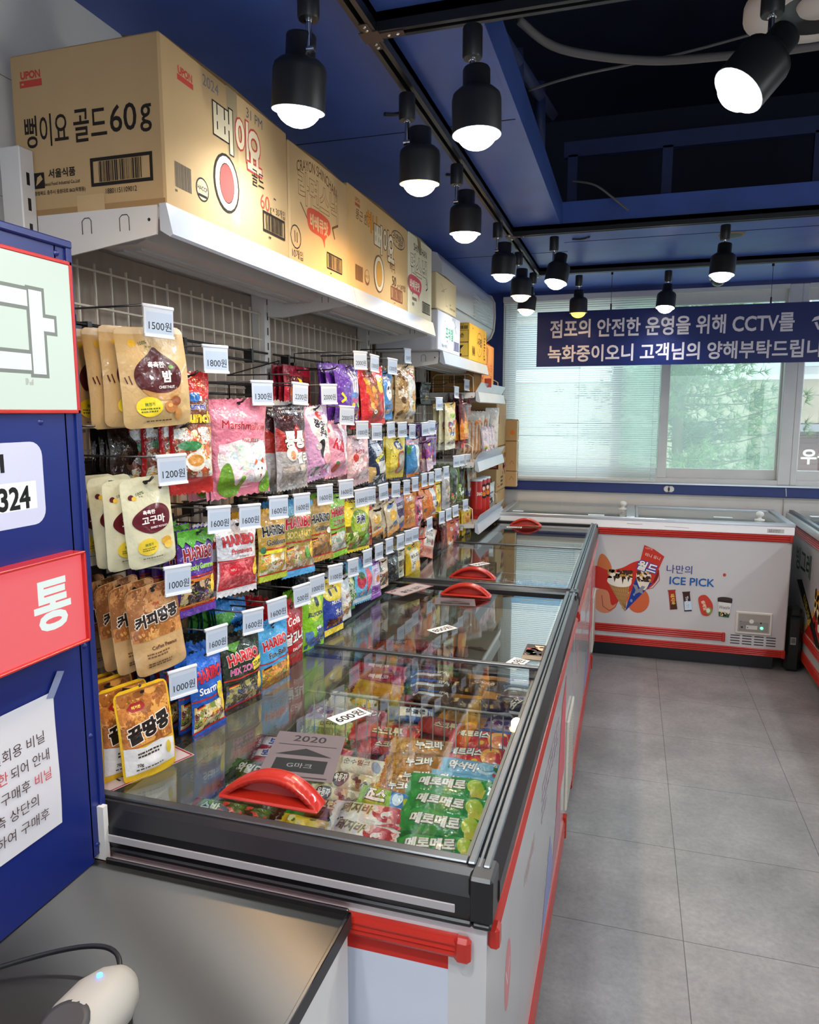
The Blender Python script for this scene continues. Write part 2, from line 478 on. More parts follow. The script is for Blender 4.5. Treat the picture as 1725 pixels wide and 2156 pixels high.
def art(mb, layers, P, su=1.0, sv=1.0, mx=None, m=0, sm=False, k0=1):
    """lay flat print shapes on a surface. P(u, v, k) is the surface point lifted by k thin layers; su, sv are metres per u, v"""
    k = k0
    def put(vs, fs, col, kk):
        if mx: vs, fs = split_tris(vs, fs, mx, su, sv)
        mb.add([P(u, v, kk) for u, v in vs], fs, m, col, sm)
    for L in layers:
        t = L[0]; col = C(L[1]) if not isinstance(L[1], list) else None
        if t == 'r':
            _, _, a, b, c, d = L
            put([(a, b), (c, b), (c, d), (a, d)], [(0, 1, 2, 3)], col, k)
        elif t == 'e':
            _, _, cu, cv, ru, rv = L[:6]
            n = 20
            put([(cu, cv)] + [(cu + ru * math.cos(2 * math.pi * i / n), cv + rv * math.sin(2 * math.pi * i / n)) for i in range(n)],
                [(0, 1 + i, 1 + (i + 1) % n) for i in range(n)], col, k)
        elif t == 'p':
            pts = L[2]
            tri = tessellate_polygon([[Vector((u * su, v * sv, 0)) for u, v in pts]])
            fs = []
            for q in tri:
                a, b, c = (Vector((pts[i][0], pts[i][1])) for i in q)
                fs.append(q if (b - a).cross(c - a) > 0 else tuple(reversed(q)))
            put(pts, fs, col, k)
        elif t == 'k':
            pts, w = L[2], L[3] / 2
            for (a, b), (c, d) in zip(pts[:-1], pts[1:]):
                dx, dy = (c - a) * su, (d - b) * sv
                l = math.hypot(dx, dy) or 1
                nx, ny = -dy / l * w / su, dx / l * w / sv
                ex, ey = dx / l * w * .5 / su, dy / l * w * .5 / sv
                put([(a - nx - ex, b - ny - ey), (c - nx + ex, d - ny + ey), (c + nx + ex, d + ny + ey), (a + nx - ex, b + ny - ey)], [(0, 1, 2, 3)], col, k)
        elif t == 't':
            _, _, s, cu, cv, h, mw = L[:7]
            o = L[7] if len(L) > 7 else {}
            vs, fs, (x0, x1, y0, y1) = text_mesh(s, o.get('b', 0.0), o.get('sk', 0.0))
            if not vs: continue
            sy = h * sv / (y1 - y0); sx = sy
            if mw and (x1 - x0) * sx > mw * su: sx = mw * su / (x1 - x0)
            ro = math.radians(o.get('rot', 0)); cr, sr = math.cos(ro), math.sin(ro)
            mxx, myy = (x0 + x1) / 2, (y0 + y1) / 2
            arc = o.get('arc', 0.0)
            def tr(vv, mid=(mxx, myy), sx=sx, sy=sy):
                r = []
                for x, y in vv:
                    X, Y = (x - mid[0]) * sx, (y - mid[1]) * sy
                    if arc: Y -= arc * X * X
                    r.append((cu + (X * cr - Y * sr) / su, cv + (X * sr + Y * cr) / sv))
                return r
            if 'oc' in o:
                ov, of, _ = text_mesh(s, o.get('b', 0.0) + o.get('ow', 0.05), o.get('sk', 0.0))
                put(tr(ov), of, C(o['oc']), k); k += 1
            put(tr(vs), fs, col, k)
        elif t == 'b':
            _, cols, n, a, b, c, d, r, seed = L
            rn = random.Random(seed)
            for i in range(n):
                cu, cv = rn.uniform(a, c), rn.uniform(b, d); rr = r * rn.uniform(0.7, 1.25); ro = rn.uniform(0, 3.14); asp = rn.uniform(0.55, 1)
                q = []
                for j in range(9):
                    x, y = rr * math.cos(2 * math.pi * j / 9), rr * asp * math.sin(2 * math.pi * j / 9)
                    q.append((min(c, max(a, cu + (x * math.cos(ro) - y * math.sin(ro)) / su)), min(d, max(b, cv + (x * math.sin(ro) + y * math.cos(ro)) / sv))))
                put(q, [tuple(range(9))], C(cols[i % len(cols)]), k + (i % 6) * 0.15)
        elif t == 'l':
            _, _, n, a, b, c, d, seed = L
            rn = random.Random(seed); hh = (d - b) / n
            for i in range(n):
                u = a; v = d - (i + 0.5) * hh
                while u < c - 0.02 * (c - a):
                    w = rn.uniform(0.04, 0.13) * (c - a)
                    put([(u, v - hh * .28), (min(c, u + w), v - hh * .28), (min(c, u + w), v + hh * .28), (u, v + hh * .28)], [(0, 1, 2, 3)], col, k)
                    u += w + rn.uniform(0.015, 0.05) * (c - a)
                    if rn.random() < 0.08: break
        elif t == 'bar':
            _, _, a, b, c, d = L[:6]
            rn = random.Random(L[6] if len(L) > 6 else 3); u = a
            while u < c:
                w = rn.choice((0.008, 0.012, 0.02, 0.03)) * (c - a)
                put([(u, b), (min(c, u + w), b), (min(c, u + w), d), (u, d)], [(0, 1, 2, 3)], col, k)
                u += w + rn.choice((0.008, 0.012, 0.022)) * (c - a)
        k += 1
    return mb

def plane_P(o, u, v, n, eps=0.0004):
    eps = eps * 0.15
    o, u, v, n = Vector(o), Vector(u), Vector(v), Vector(n)
    return lambda a, b, k: o + u * a + v * b + n * (eps * k + .0001)
def frame(col, a, b, c, d, w):
    return [('r', col, a, b, c, b + w), ('r', col, a, d - w, c, d), ('r', col, a, b + w, a + w, d - w), ('r', col, c - w, b + w, c, d - w)]

# ------------------------------------------------------------------ bags
def bag(name, Wd, H, T, style, base, layers, seed=0, mat=None, back=None, top=None, hole=True):
    """a filled film bag. local frame: front faces +X, print reads along +Y, hangs from its top (z = 0)"""
    rn = random.Random(seed)
    ph = [rn.uniform(0, 6.28) for _ in range(8)]
    wr = 0.0019 if style != 'bar' else 0.0017
    seal = 0.016 if style != 'bar' else 0.012
    def sm(x): x = max(0.0, min(1.0, x)); return x * x * (3 - 2 * x)
    def thick(u, v):
        if style == 'pouch':
            t = (1 - abs(u) ** 3.2) * sm((1 - v) * H / (0.05) - 0.45) * (0.45 + 0.55 * (1 - v)) * (0.25 + 0.75 * sm(v * H / 0.03))
        elif style == 'bar':
            t = (1 - abs(2 * v - 1) ** 2.4) ** 0.75 * sm(((1 - abs(u)) * Wd / 2 - seal) / 0.016)
        else:
            t = (1 - abs(u) ** 2.6) ** 0.8 * sm((min(v, 1 - v) * H - seal) / 0.035) * (0.8 + 0.35 * (1 - v))
        return t
    def halfw(v):
        if style == 'pouch':
            r = min(0.014, Wd * .15); d = min(v, 1 - v) * H
            return Wd / 2 - (r - math.sqrt(max(0, r * r - (r - d) ** 2)) if d < r else 0)
        if style == 'pillow':
            return Wd / 2 * (1 - 0.05 * sm((min(v, 1 - v) * H - seal) / 0.05))
        return Wd / 2
    def ripple(u, v):
        y, z = u * Wd / 2, v * H
        return wr * (math.sin(y * 95 + z * 60 + ph[0]) * 0.5 + math.sin(z * 120 - y * 50 + ph[1]) * 0.4 + math.sin(y * 170 + ph[2] + 2 * math.sin(z * 80 + ph[3])) * 0.14)
    bend = rn.uniform(-0.5, 0.5) * 0.012
    def pt(u, v, side, k=0.0):
        t = thick(u, v)
        x = side * (T / 2 * t + 0.0007) + ripple(u, v) * (0.35 + t) * (1 if side > 0 else 0.7) + bend * math.sin(v * 3.14)
        if style == 'bar':
            x = side * (T / 2 * t + 0.0007) + ripple(u, v) * (0.25 + t)
        zz = -H + v * H
        yy = u * halfw(v)
        if style == 'bar':
            zz += 0.0 if abs(u) < 1 else 0.0
        return Vector((x + k * 0.0002, yy, zz))
    nu, nv = (18, 22) if style != 'bar' else (22, 12)
    us = [-1 + 2 * i / nu for i in range(nu + 1)]
    if style == 'bar':
        vs_ = [(1 - math.cos(math.pi * j / nv)) / 2 for j in range(nv + 1)]
    else:
        vs_ = sorted(set([0, .02, .05, .09, .14] + [round(.14 + .72 * j / (nv - 4), 4) for j in range(nv - 3)] + [.91, .95, .98, 1.0]))
    mb = MB()
    base = C(base); back = C(back) if back else base
    for side, col in ((1, base), (-1, back)):
        P_ = []
        for v in vs_:
            for u in us:
                q = pt(u, v, side)
                if style == 'pillow' and v in (0, 1.0):
                    q.z += (0.0022 if int((u + 1) * nu / 2 + .5) % 2 else -0.0022)
                if style == 'bar' and abs(u) == 1:
                    q.y += (0.0022 if vs_.index(v) % 2 else -0.0022)
                P_.append(q)
        n = nu + 1; fs = []
        for j in range(len(vs_) - 1):
            for i in range(nu):
                f = (j * n + i, j * n + i + 1, (j + 1) * n + i + 1, (j + 1) * n + i)
                fs.append(f if side > 0 else f[::-1])
        mb.add(P_, fs, 0, col, True)
    def Pl(u, v, k): return pt(max(-.995, min(.995, u)), max(.004, min(.996, v)), 1, k + 0.6)
    L = list(layers)
    art(mb, L, Pl, Wd / 2, H, mx=0.011, sm=True)
    if style != 'bar' and hole:
        art(mb, [('e', '#151313', 0, 1 - 0.011 / H, 0.0045 / (Wd / 2), 0.003 / H)], Pl, Wd / 2, H, mx=0.03, k0=30)
    o = mb.build(name, mat or FILM)
    return o

# ================================================================== SETTING
LW, FW, CEIL = -1.145, 5.32, 2.40
struct(MB().box(LW - .1, 3.4, -2.6, FW, -0.05, 0.0).build('floor', FLOOR))
b = MB()
for i, z in enumerate([0, .5, 1.0, 1.5, 1.95, 2.17, 2.40]):
    if i: b.box(LW - .08, LW, -2.6, FW, [0, .5, 1.0, 1.5, 1.95, 2.17][i - 1] + .0015, z, 0)
b.box(LW - .09, LW - .004, -2.6, FW, 0, 2.4, 0)
struct(b.build('wall_left', WALL_WHITE))
struct(MB().box(3.3, 3.4, -2.6, FW, 0, 3.3).build('wall_right', WALL_WHITE))
b = MB()
b.box(LW, 3.3, FW, FW + .12, 0, 0.99, 0)                       # below the sill
b.box(LW, -.915, FW, FW + .12, 0.99, 2.40, 1)                  # navy pier by the corner
b.box(-.915, 3.3, FW, FW + .12, 2.372, 2.40, 1)
struct(b.build('wall_far', [WALL_WHITE, NAVY_TRIM]))
b = MB()      # street side behind the viewer: two glazed openings
b.box(LW, .6, -2.7, -2.6, 0, 2.4, 0); b.box(1.9, 2.1, -2.7, -2.6, 0, 2.4, 0); b.box(3.0, 3.3, -2.7, -2.6, 0, 2.4, 0); b.box(LW, 3.3, -2.7, -2.6, 2.2, 3.3, 0)
struct(b.build('wall_back', NAVY_TRIM))
b = MB()
b.box(-.93, 3.3, FW - .03, FW + .02, 0.985, 1.055, 0, bev=.004)
struct(b.build('trim_1', NAVY_TRIM))
struct(MB().box(-.93, 3.3, FW - .045, FW + .04, 1.055, 1.066, 0).build('trim_2', ALU_X))

# ceiling with its cut-away: a navy board rim around a dark void
HX, HY = -.36, 3.58
b = MB()
b.box(LW, HX, -2.6, FW, CEIL, CEIL + .09, 0)
b.box(HX, 3.3, HY, FW, CEIL, CEIL + .09, 0)
for y in (0.35, 2.24, 4.07):
    b.box(LW, HX, y, y + .004, CEIL - .0012, CEIL, 1)
b.box(HX, 3.3, 3.86, 3.865, CEIL - .0012, CEIL, 1)
struct(b.build('ceiling', [NAVY_CEIL, NAVY_DARK]))
b = MB()
b.box(HX + .0005, HX + .015, -2.6, HY - .016, CEIL - .001, CEIL + .115, 0)
b.box(HX + .0005, 3.3, HY - .015, HY - .0005, CEIL - .001, CEIL + .115, 0)
struct(b.build('trim_3', NAVY_CEIL))
b = MB()   # the void above: soffit and its three sides
b.box(HX - .9, 3.3, -2.6, HY + 1.2, 3.30, 3.36, 0)
b.box(HX - .9, HX - .86, -2.6, HY + 1.2, CEIL + .09, 3.30, 0)
b.box(HX - .9, 3.3, HY + 1.15, HY + 1.2, CEIL + .09, 3.30, 0)
struct(b.build('ceiling', NAVY_DARK))

def framing(name, label, bars):
    b = MB()
    for q in bars: b.box(*q)
    tag(b.build(name, NAVY_DARK2), label, 'ceiling framing')
NAVY_DARK2 = solid('navy_framing_paint', '#24305c', 0.6, mottle=0.15, mscale=9)
framing('framing_lattice', 'dark navy timber lattice standing across the far side of the ceiling opening',
        [(-.36, 2.2, 3.72, 3.75, 2.76, 2.83)] + [(x, x + .045, 3.72, 3.75, CEIL + .1, 2.77) for x in (-.34, .09, .72, 1.35)])
def slant(b, p0, p1, w):
    b.tube([p0, p1], w, 4)
b = MB(); slant(b, (-.37, 2.0, 2.52), (-.37, 3.3, 2.80), .024); slant(b, (-.37, 2.35, CEIL + .1), (-.37, 2.30, 2.62), .02); slant(b, (-.37, 2.9, CEIL + .1), (-.37, 2.85, 2.75), .02)
tag(b.build('framing_truss', NAVY_DARK2), 'slanting navy timber truss along the left edge of the ceiling opening', 'ceiling framing')
def cable(name, label, pts, r, mat):
    P = [Vector(q) for q in pts]; out = []
    for i in range(len(P) - 1):
        p0 = P[max(0, i - 1)]; p1 = P[i]; p2 = P[i + 1]; p3 = P[min(len(P) - 1, i + 2)]
        for k in range(8):
            t = k / 8
            out.append(0.5 * ((2 * p1) + (p2 - p0) * t + (2 * p0 - 5 * p1 + 4 * p2 - p3) * t * t + (3 * p1 - p0 - 3 * p2 + p3) * t ** 3))
    out.append(P[-1])
    return tag(MB().tube(out, r, 6).build(name, mat), label, 'cable')
CONDUIT = solid('grey_conduit', '#6d6a69', 0.6)
cable('cable_conduit', 'thick grey flexible conduit sagging across the ceiling opening', [(-.34, 2.15, 2.62), (-.24, 2.3, 2.60), (.0, 2.4, 2.58), (.22, 2.45, 2.585), (.45, 2.5, 2.60), (.9, 2.6, 2.66)], .012, CONDUIT)
cable('cable', 'thin pale wire crossing under the thick conduit in the ceiling opening', [(-.36, 2.5, 2.58), (-.2, 2.45, 2.585), (.1, 2.43, 2.60), (.4, 2.45, 2.65), (.8, 2.5, 2.72)], .004, CONDUIT)
cable('cable', 'loose pale wire hanging at the far corner of the ceiling opening', [(-.30, 3.55, 2.60), (-.2, 3.5, 2.56), (-.12, 3.5, 2.50), (-.05, 3.5, 2.44)], .005, CONDUIT)

# ---------------------------------------------------------------- windows
def window(name, x0, x1, panes, mats):
    z0, z1 = 1.066, 2.372
    root = empty(name, ((x0 + x1) / 2, FW, z0)); struct(root)
    b = MB()
    b.box(x0, x0 + .04, FW, FW + .10, z0, z1, 0, bev=.004); b.box(x1 - .075, x1, FW, FW + .10, z0, z1, 0, bev=.004)
    b.box(x0 + .039, x1 - .074, FW + .002, FW + .098, z0, z0 + .03, 0); b.box(x0 + .039, x1 - .074, FW + .002, FW + .098, z1 - .026, z1, 0)
    o = b.build('window_frame', OFFWHITE, root); o.location = -root.location
    for (a, c, y, m, sl, sr) in panes:
        b = MB()
        b.box(a, a + sl, y, y + .035, z0 + .03, z1 - .025, 0, bev=.003); b.box(c - sr, c, y, y + .035, z0 + .03, z1 - .025, 0, bev=.003)
        b.box(a + sl - .001, c - sr + .001, y + .0015, y + .0335, z0 + .03, z0 + .095, 0); b.box(a + sl - .001, c - sr + .001, y + .0015, y + .0335, z1 - .10, z1 - .025, 0)
        s = b.build('sash', OFFWHITE, root); s.location = -root.location
        g = MB().box(a + sl, c - sr, y + .014, y + .019, z0 + .09, z1 - .095).build('pane', m, s)
    return root
window('window_1', -.915, 1.025, [(-.875, -.07, FW + .05, WIN_GLASS, .05, .065), (-.135, .245, FW + .012, HAZE_GLASS, .065, .06), (.18, .955, FW + .05, HAZE_GLASS, .055, .02)], None)
window('window_2', 1.025, 2.9, [(1.065, 2.0, FW + .05, WIN_GLASS, .012, .06), (1.95, 2.83, FW + .012, WIN_GLASS, .06, .05)], None)

sn = empty('door_chime', (.268, FW - .03, 1.022)); tag(sn, 'small white double ring chime stuck on the navy sill band', 'chime')
MB().lathe([(.022, 0), (.022, .008), (.018, .011)], (-.013, 0, 0), (0, -1, 0), 24).build('left_disc', OFFWHITE, sn)
MB().lathe([(.022, 0), (.022, .010), (.018, .013)], (.013, 0, 0), (0, -1, 0), 24).build('right_disc', OFFWHITE, sn)
b = MB(); b.lathe([(.012, .0105), (.011, .014)], (0, 0, 0), (0, -1, 0), 20); o = b.build('dark_centre', BLACK_METAL, sn); o.scale = (.6, 1, 1.3)
tag(MB().tube([(1.000, FW - .032, 1.05), (1.005, FW - .034, 1.0), (.998, FW - .005, .975), (1.0, FW - .004, .70)], .003, 6).build('cable', OFFWHITE), 'thin white wire running down the wall below the window post', 'cable')
# blind over the left sash
bl = empty('venetian_blind', (-.36, FW - .05, 1.07))
tag(bl, 'white venetian blind lowered over the left half of the far window', 'blind')
b = MB(); b.box(-.905, .178, FW - .075, FW - .03, 2.32, 2.36, 0, bev=.003)
o = b.build('head_rail', OFFWHITE, bl); o.location = -bl.location
b = MB(); zz = 1.095
rnd = random.Random(5)
while zz < 2.315:
    a = math.radians(62); w = .0068
    dy, dz = math.cos(a) * w, math.sin(a) * w
    y = FW - .052
    b.add([(-.90, y - dy, zz - dz), (.174, y - dy, zz - dz), (.174, y + dy, zz + dz), (-.90, y + dy, zz + dz)], [(0, 1, 2, 3)])
    zz += .0148
o = b.build('slats', BLIND, bl); o.location = -bl.location
b = MB(); b.box(-.903, .176, FW - .063, FW - .04, 1.07, 1.088, 0, bev=.003)
o = b.build('bottom_rail', OFFWHITE, bl); o.location = -bl.location
b = MB()
for x in (-.86, -.36, .14): b.tube([(x, FW - .066, 1.08), (x, FW - .066, 2.33)], .0009, 4)
b.tube([(-.885, FW - .08, 2.3), (-.885, FW - .08, 1.7)], .003, 6)
o = b.build('ladder_cord', OFFWHITE, bl); o.location = -bl.location

# ---------------------------------------------------------------- outside
GROUND = solid('street_paving', '#8d8d8b', 0.8, mottle=0.1)
struct(MB().box(-25, 25, FW + .3, 40, -3.3, -3.2).build('ground', GROUND))
TILE, nt, p = newmat('facade_tile')
tc = nt.nodes.new('ShaderNodeTexCoord'); mp = nt.nodes.new('ShaderNodeMapping'); mp.inputs['Rotation'].default_value = (math.radians(90), 0, 0)
br = nt.nodes.new('ShaderNodeTexBrick'); br.offset = 0
br.inputs['Color1'].default_value = lin('#b3a993'); br.inputs['Color2'].default_value = lin('#ab9f8a'); br.inputs['Mortar'].default_value = lin('#8f8677')
br.inputs['Scale'].default_value = 1; br.inputs['Mortar Size'].default_value = .012; br.inputs['Brick Width'].default_value = 1.1; br.inputs['Row Height'].default_value = .62
nt.links.new(tc.outputs['Object'], mp.inputs[0]); nt.links.new(mp.outputs[0], br.inputs['Vector']); nt.links.new(br.outputs[0], p.inputs['Base Color']); setp(p, rough=.7)
BY = 15.0
bd = empty('office_building', (4, BY, -3.2)); tag(bd, 'beige tiled building across the street, behind the pine tree', 'building')
def bpart(name, mb, mats):
    o = mb.build(name, mats, bd); o.location = -bd.location; return o
bpart('facade', MB().box(-9, 12, BY, BY + 3, -3.2, 3.45), TILE)
bpart('parapet', MB().box(-9, 12, BY - .15, BY + .1, 3.45, 3.68), solid('grey_parapet', '#8d99a0', .5))
bpart('parapet', MB().box(-9, 12, BY - .1, BY + .1, 3.68, 4.15), solid('blue_parapet', '#2f9fd6', .4))
bpart('band', MB().box(-9, 12, BY - .04, BY + .1, 2.15, 2.65), solid('pale_band', '#dfdedb', .6))
bpart('canopy', MB().box(2.5, 12, BY - 1.1, BY, 1.22, 1.34), solid('grey_canopy', '#77787b', .5))
bpart('column', MB().box(2.83, 2.95, BY - .3, BY, 1.3, 2.9), solid('white_column', '#b6b8bb', .5))
bpart('window', MB().box(4.1, 6.2, BY - .05, BY + .1, 2.9, 3.3, 0).box(-3.4, -1.0, BY - .05, BY + .1, 2.4, 3.3, 0), solid('building_window', '#3c4a52', .15))
def sgn(name, label, x0, x1, z0, z1, y, base, layers, cat='sign'):
    b = MB(); b.box(x0, x1, y, y + .12, z0, z1, 0, base)
    art(b, layers, plane_P((x0, y, z0), (1, 0, 0), (0, 0, 1), (0, -1, 0), .004))
    tag(b.build(name, PRINT), label, cat)
sgn('shop_sign', 'brown slatted shop sign with white letters across the street', 2.72, 5.2, .38, 1.10, BY - .9, '#5d4a44',
    [('r', '#4f3e39', 0, i * .09, 2.48, i * .09 + .015) for i in range(8)] + [('t', '#b9b2a6', '우승', .40, .40, .27, .62, {'b': .05})])
sgn('hanging_sign', 'square grey framed sign with an orange picture on the opposite facade', 2.87, 4.0, 2.35, 3.08, BY - .6, '#9ea5a8', [('r', '#d06a2c', .10, .34, .6, .60), ('r', '#26241d', .08, .10, .6, .34), ('t', '#d8d843', '2층', .26, .22, .16, .3)])
sgn('hanging_sign', 'small black sign with red letters beside the brown shop sign', 2.40, 2.70, .28, .62, BY - .5, '#2d2a2c', [('t', '#e8395a', '커피', .15, .17, .14, .26, {'b': .03})])
sgn('round_sign', 'round white sign with a red letter high on the opposite facade', 2.72, 2.98, 3.30, 3.58, BY - .3, '#eeeae6', [('t', '#d8443f', '약', .13, .14, .17, .17, {'b': .03})])
sgn('shop_awning', 'orange and yellow shop awning under the brown sign across the street', 2.35, 5.2, -.05, .26, BY - 1.2, '#d98a2a', [('e', '#f0c64a', .5, .1, .4, .2)], 'awning')
# two overhead wires
cable('cable', 'upper black overhead power line crossing the street outside', [(-9, 13.2, 1.6), (0, 13.2, 1.35), (9, 13.2, 1.5)], .012, BLACK_METAL)
cable('cable', 'lower black overhead power line crossing the street outside', [(-9, 13.0, 1.2), (0, 13.0, 1.15), (9, 13.0, 1.35)], .012, BLACK_METAL)

# pine: trunk, limbs and needle sprays
LEAF = bpy.data.materials.new('pine_needles'); LEAF.use_nodes = True
nt = LEAF.node_tree; p = nt.nodes['Principled BSDF']
oi = nt.nodes.new('ShaderNodeTexNoise'); oi.inputs['Scale'].default_value = 1.6
cr = nt.nodes.new('ShaderNodeValToRGB'); cr.color_ramp.elements[0].color = lin('#3d5530'); cr.color_ramp.elements[1].color = lin('#74904f')
cr.color_ramp.elements[0].position = .35; cr.color_ramp.elements[1].position = .65
tcn = nt.nodes.new('ShaderNodeTexCoord'); nt.links.new(tcn.outputs['Object'], oi.inputs['Vector'])
nt.links.new(oi.outputs[0], cr.inputs[0]); nt.links.new(cr.outputs[0], p.inputs['Base Color']); setp(p, rough=.6)
BARK = solid('pine_bark', '#5b4636', .9, mottle=.2)
pine = empty('pine_tree', (.75, 10.0, -3.2)); tag(pine, 'bushy green pine tree standing outside the far window', 'tree')
rnd = random.Random(11)
tb = MB(); nb = MB()
tb.tube([(.6, 10.3, -3.2), (.65, 10.3, -1), (.6, 10.3, 1.2), (.6, 10.3, 2.9)], .07, 8)
for i in range(125):
    h = rnd.uniform(-.7, 3.4); a = rnd.uniform(0, 6.28); ln = max(.35, (1.42 - .22 * abs(h - 1.2)) * rnd.uniform(.6, 1.1))
    o = Vector((.62, 10.3, h)); d = Vector((math.cos(a), math.sin(a) * .7, rnd.uniform(.0, .3)))
    e = o + d * ln
    tb.tube([o, o + d * ln * .55 + Vector((0, 0, -.06)), e], .008, 4)
    for k in range(30):
        t = rnd.uniform(.2, 1.08); c = o + d * ln * t + Vector((rnd.gauss(0, .10), rnd.gauss(0, .10), rnd.gauss(0, .075)))
        ax = Vector((d.x + rnd.gauss(0, .5), d.y + rnd.gauss(0, .5), rnd.gauss(.25, .35))).normalized()
        for q in range(17):
            dd = (ax * .8 + Vector((rnd.gauss(0, .6), rnd.gauss(0, .6), rnd.gauss(0, .6)))).normalized() * rnd.uniform(.08, .16)
            w = dd.cross(Vector((rnd.gauss(0, 1), rnd.gauss(0, 1), rnd.gauss(0, 1)))).normalized() * .0065
            nb.add([c - w, c + w, c + dd], [(0, 1, 2)])
o = tb.build('trunk', BARK, pine); o.location = -pine.location
o = nb.build('needles', LEAF, pine); o.location = -pine.location

# ================================================================== LIGHTING TRACK
TZ = 2.36
tr = empty('lighting_track', (-.575, 1.6, TZ)); tag(tr, 'black lighting track running the length of the ceiling with three cross runs', 'lighting track')
def rail(p0, p1, horiz):
    b = MB(); w = .0175
    (x0, y0), (x1, y1) = p0, p1
    for a, c in ((-w, -.006), (.006, w)):
        if horiz: b.box(x0, x1, y0 + a, y0 + c, TZ, CEIL - .001, 0)
        else: b.box(x0 + a, x0 + c, y0, y1, TZ, CEIL - .001, 0)
    if horiz: b.box(x0, x1, y0 - w, y0 + w, TZ + .02, CEIL - .001, 0)
    else: b.box(x0 - w, x0 + w, y0, y1, TZ + .02, CEIL - .001, 0)
    o = b.build('rail', BLACK_METAL, tr); o.location = -tr.location
rail((-.575, -1.6), (-.575, 4.56), False)
rail((-.557, .3), (2.6, .3), True); rail((-.557, 1.6), (2.6, 1.6), True); rail((-.557, 3.5), (2.6, 3.5), True); rail((-.557, 4.5), (2.6, 4.5), True)
for y in (1.6, 3.5, 4.5):
    b = MB(); b.box(-.585, -.50, y - .010, y + .010, TZ - .002, TZ, 0); b.box(-.585, -.565, y - .055, y + .055, TZ - .002, TZ, 0); b.box(-.597, -.553, y - .022, y + .022, TZ - .0022, TZ, 0)
    for q in ((-.575, y - .045), (-.575, y - .03), (-.575, y + .03), (-.575, y + .045), (-.535, y), (-.515, y)):
        b.lathe([(.004, 0), (.003, .002)], (q[0], q[1], TZ - .002), (0, 0, -1), 8, 1)
    o = b.build('connector', [solid('brown_connector', '#4a3a31', .5), CHROME], tr); o.location = -tr.location

def axes(d):
    d = Vector(d).normalized()
    return d
def track_lamp(label, x, y, d, bulb, head=(.03, 0.0), power=1.0, color=(1, .97, .93)):
    """adapter under the track, chrome stem, cylinder head with a domed bulb looking along d"""
    root = empty('track_lamp', (x, y, TZ - .012))
    tag(root, label, 'ceiling spotlight', 'black track lamps')
    d = Vector(d).normalized()
    MB().lathe([(.0195, 0), (.021, -.004), (.021, -.058), (.019, -.062)], (0, 0, 0), (0, 0, 1), 20).build('adapter', LAMP_BLACK, root)
    b = MB(); b.cyl((0, 0, -.062), (0, 0, -.118), .0062, 10); b.cyl((-.009, 0, -.114), (.012, 0, -.114), .007, 8)
    b.lathe([(.008, 0), (.0085, .004)], (0, 0, -.066), (0, 0, 1), 12)
    b.build('stem', CHROME, root)
    neck = Vector((head[0], head[1], -.078)) if d.z < -.8 else Vector((head[0], head[1], -.095))
    h = empty('head', neck); h.parent = root
    b = MB()
    b.lathe([(.006, 0), (.027, .002), (.029, .006), (.029, .043), (.040, .047), (.050, .056), (.0525, .066), (.0525, .136)], (0, 0, 0), d, 28, caps=(True, False))
    b.build('lamp_shade', LAMP_BLACK, h)
    b = MB(); b.lathe([(.0525, .136), (.0505, .1365), (.0495, .10), (.03, .075)], (0, 0, 0), d, 28, caps=(False, True)); b.build('shade_lining', SLEEVE, h)
    b = MB(); b.lathe([(.012, .08), (.034, .095), (.0435, .118), (.0445, .128)] + [(.0445 * math.cos(a), .128 + .037 * math.sin(a)) for a in (.25, .5, .75, 1.0, 1.25, 1.5)], (0, 0, 0), d, 24, caps=(True, True))
    b.build('bulb', bulb, h)
    if power:
        ld = bpy.data.lights.new('lamp_light', 'SPOT'); ld.energy = LAMP_WATT * power; ld.color = color
        ld.spot_size = math.radians(165); ld.spot_blend = 0.8; ld.shadow_soft_size = 0.035
        lo = bpy.data.objects.new('lamp_light', ld); COL.objects.link(lo); lo.parent = h
        lo.location = d * .165
        lo.rotation_euler = d.to_track_quat('-Z', 'Y').to_euler()
    return root
WARM = (1.0, .66, .33)
COOL = (.93, .97, 1.0)
track_lamp('largest track lamp, white bulb, over the tall brown carton', -.615, 1.36, (-.12, .10, -1), BULB_COOL, (-.02, .01), 1.0, COOL)
track_lamp('black track lamp with white bulb on the near cross rail', -.35, 1.6, (.02, -.02, -1), BULB_COOL, (.008, .005), 1.0, COOL)
track_lamp('black track lamp with warm bulb, second along the main rail', -.577, 1.87, (-.03, .06, -1), BULB_WARM, (.032, .01), 2.4, WARM)
track_lamp('black track lamp with white bulb, third along the main rail', -.577, 2.42, (-.03, .05, -1), BULB_COOL, (.03, .01), 1.0, COOL)
track_lamp('black track lamp with white bulb, fourth along the main rail', -.577, 3.18, (-.05, .05, -1), BULB_COOL, (.03, .01), 1.0, COOL)
track_lamp('black track lamp with warm bulb, second last on the main rail', -.577, 3.78, (-.03, .0, -1), BULB_WARM, (.018, .005), 1.0, WARM)
track_lamp('black track lamp with warm bulb, last on the main rail', -.577, 4.34, (-.10, -.06, -1), BULB_WARM, (-.02, -.01), 1.0, WARM)
track_lamp('tilted black track lamp with white bulb at the left end of the middle cross rail', -.372, 3.5, (-.16, -.2, -1), BULB_COOL, (.035, .0), 1.0, COOL)
track_lamp('black track lamp with dim yellow bulb on the far cross rail', -.328, 4.5, (0, .02, -1), BULB_AMBER, (.0, .012), 0.15, WARM)
track_lamp('black track lamp with white bulb in front of the blue banner', .169, 4.5, (-.08, -.18, -1), BULB_COOL, (.0, -.015), 1.0, COOL)
track_lamp('black track lamp with white bulb on the middle cross rail, above the banner', .356, 3.5, (-.06, -.1, -1), BULB_COOL, (.0, -.01), 1.0, COOL)
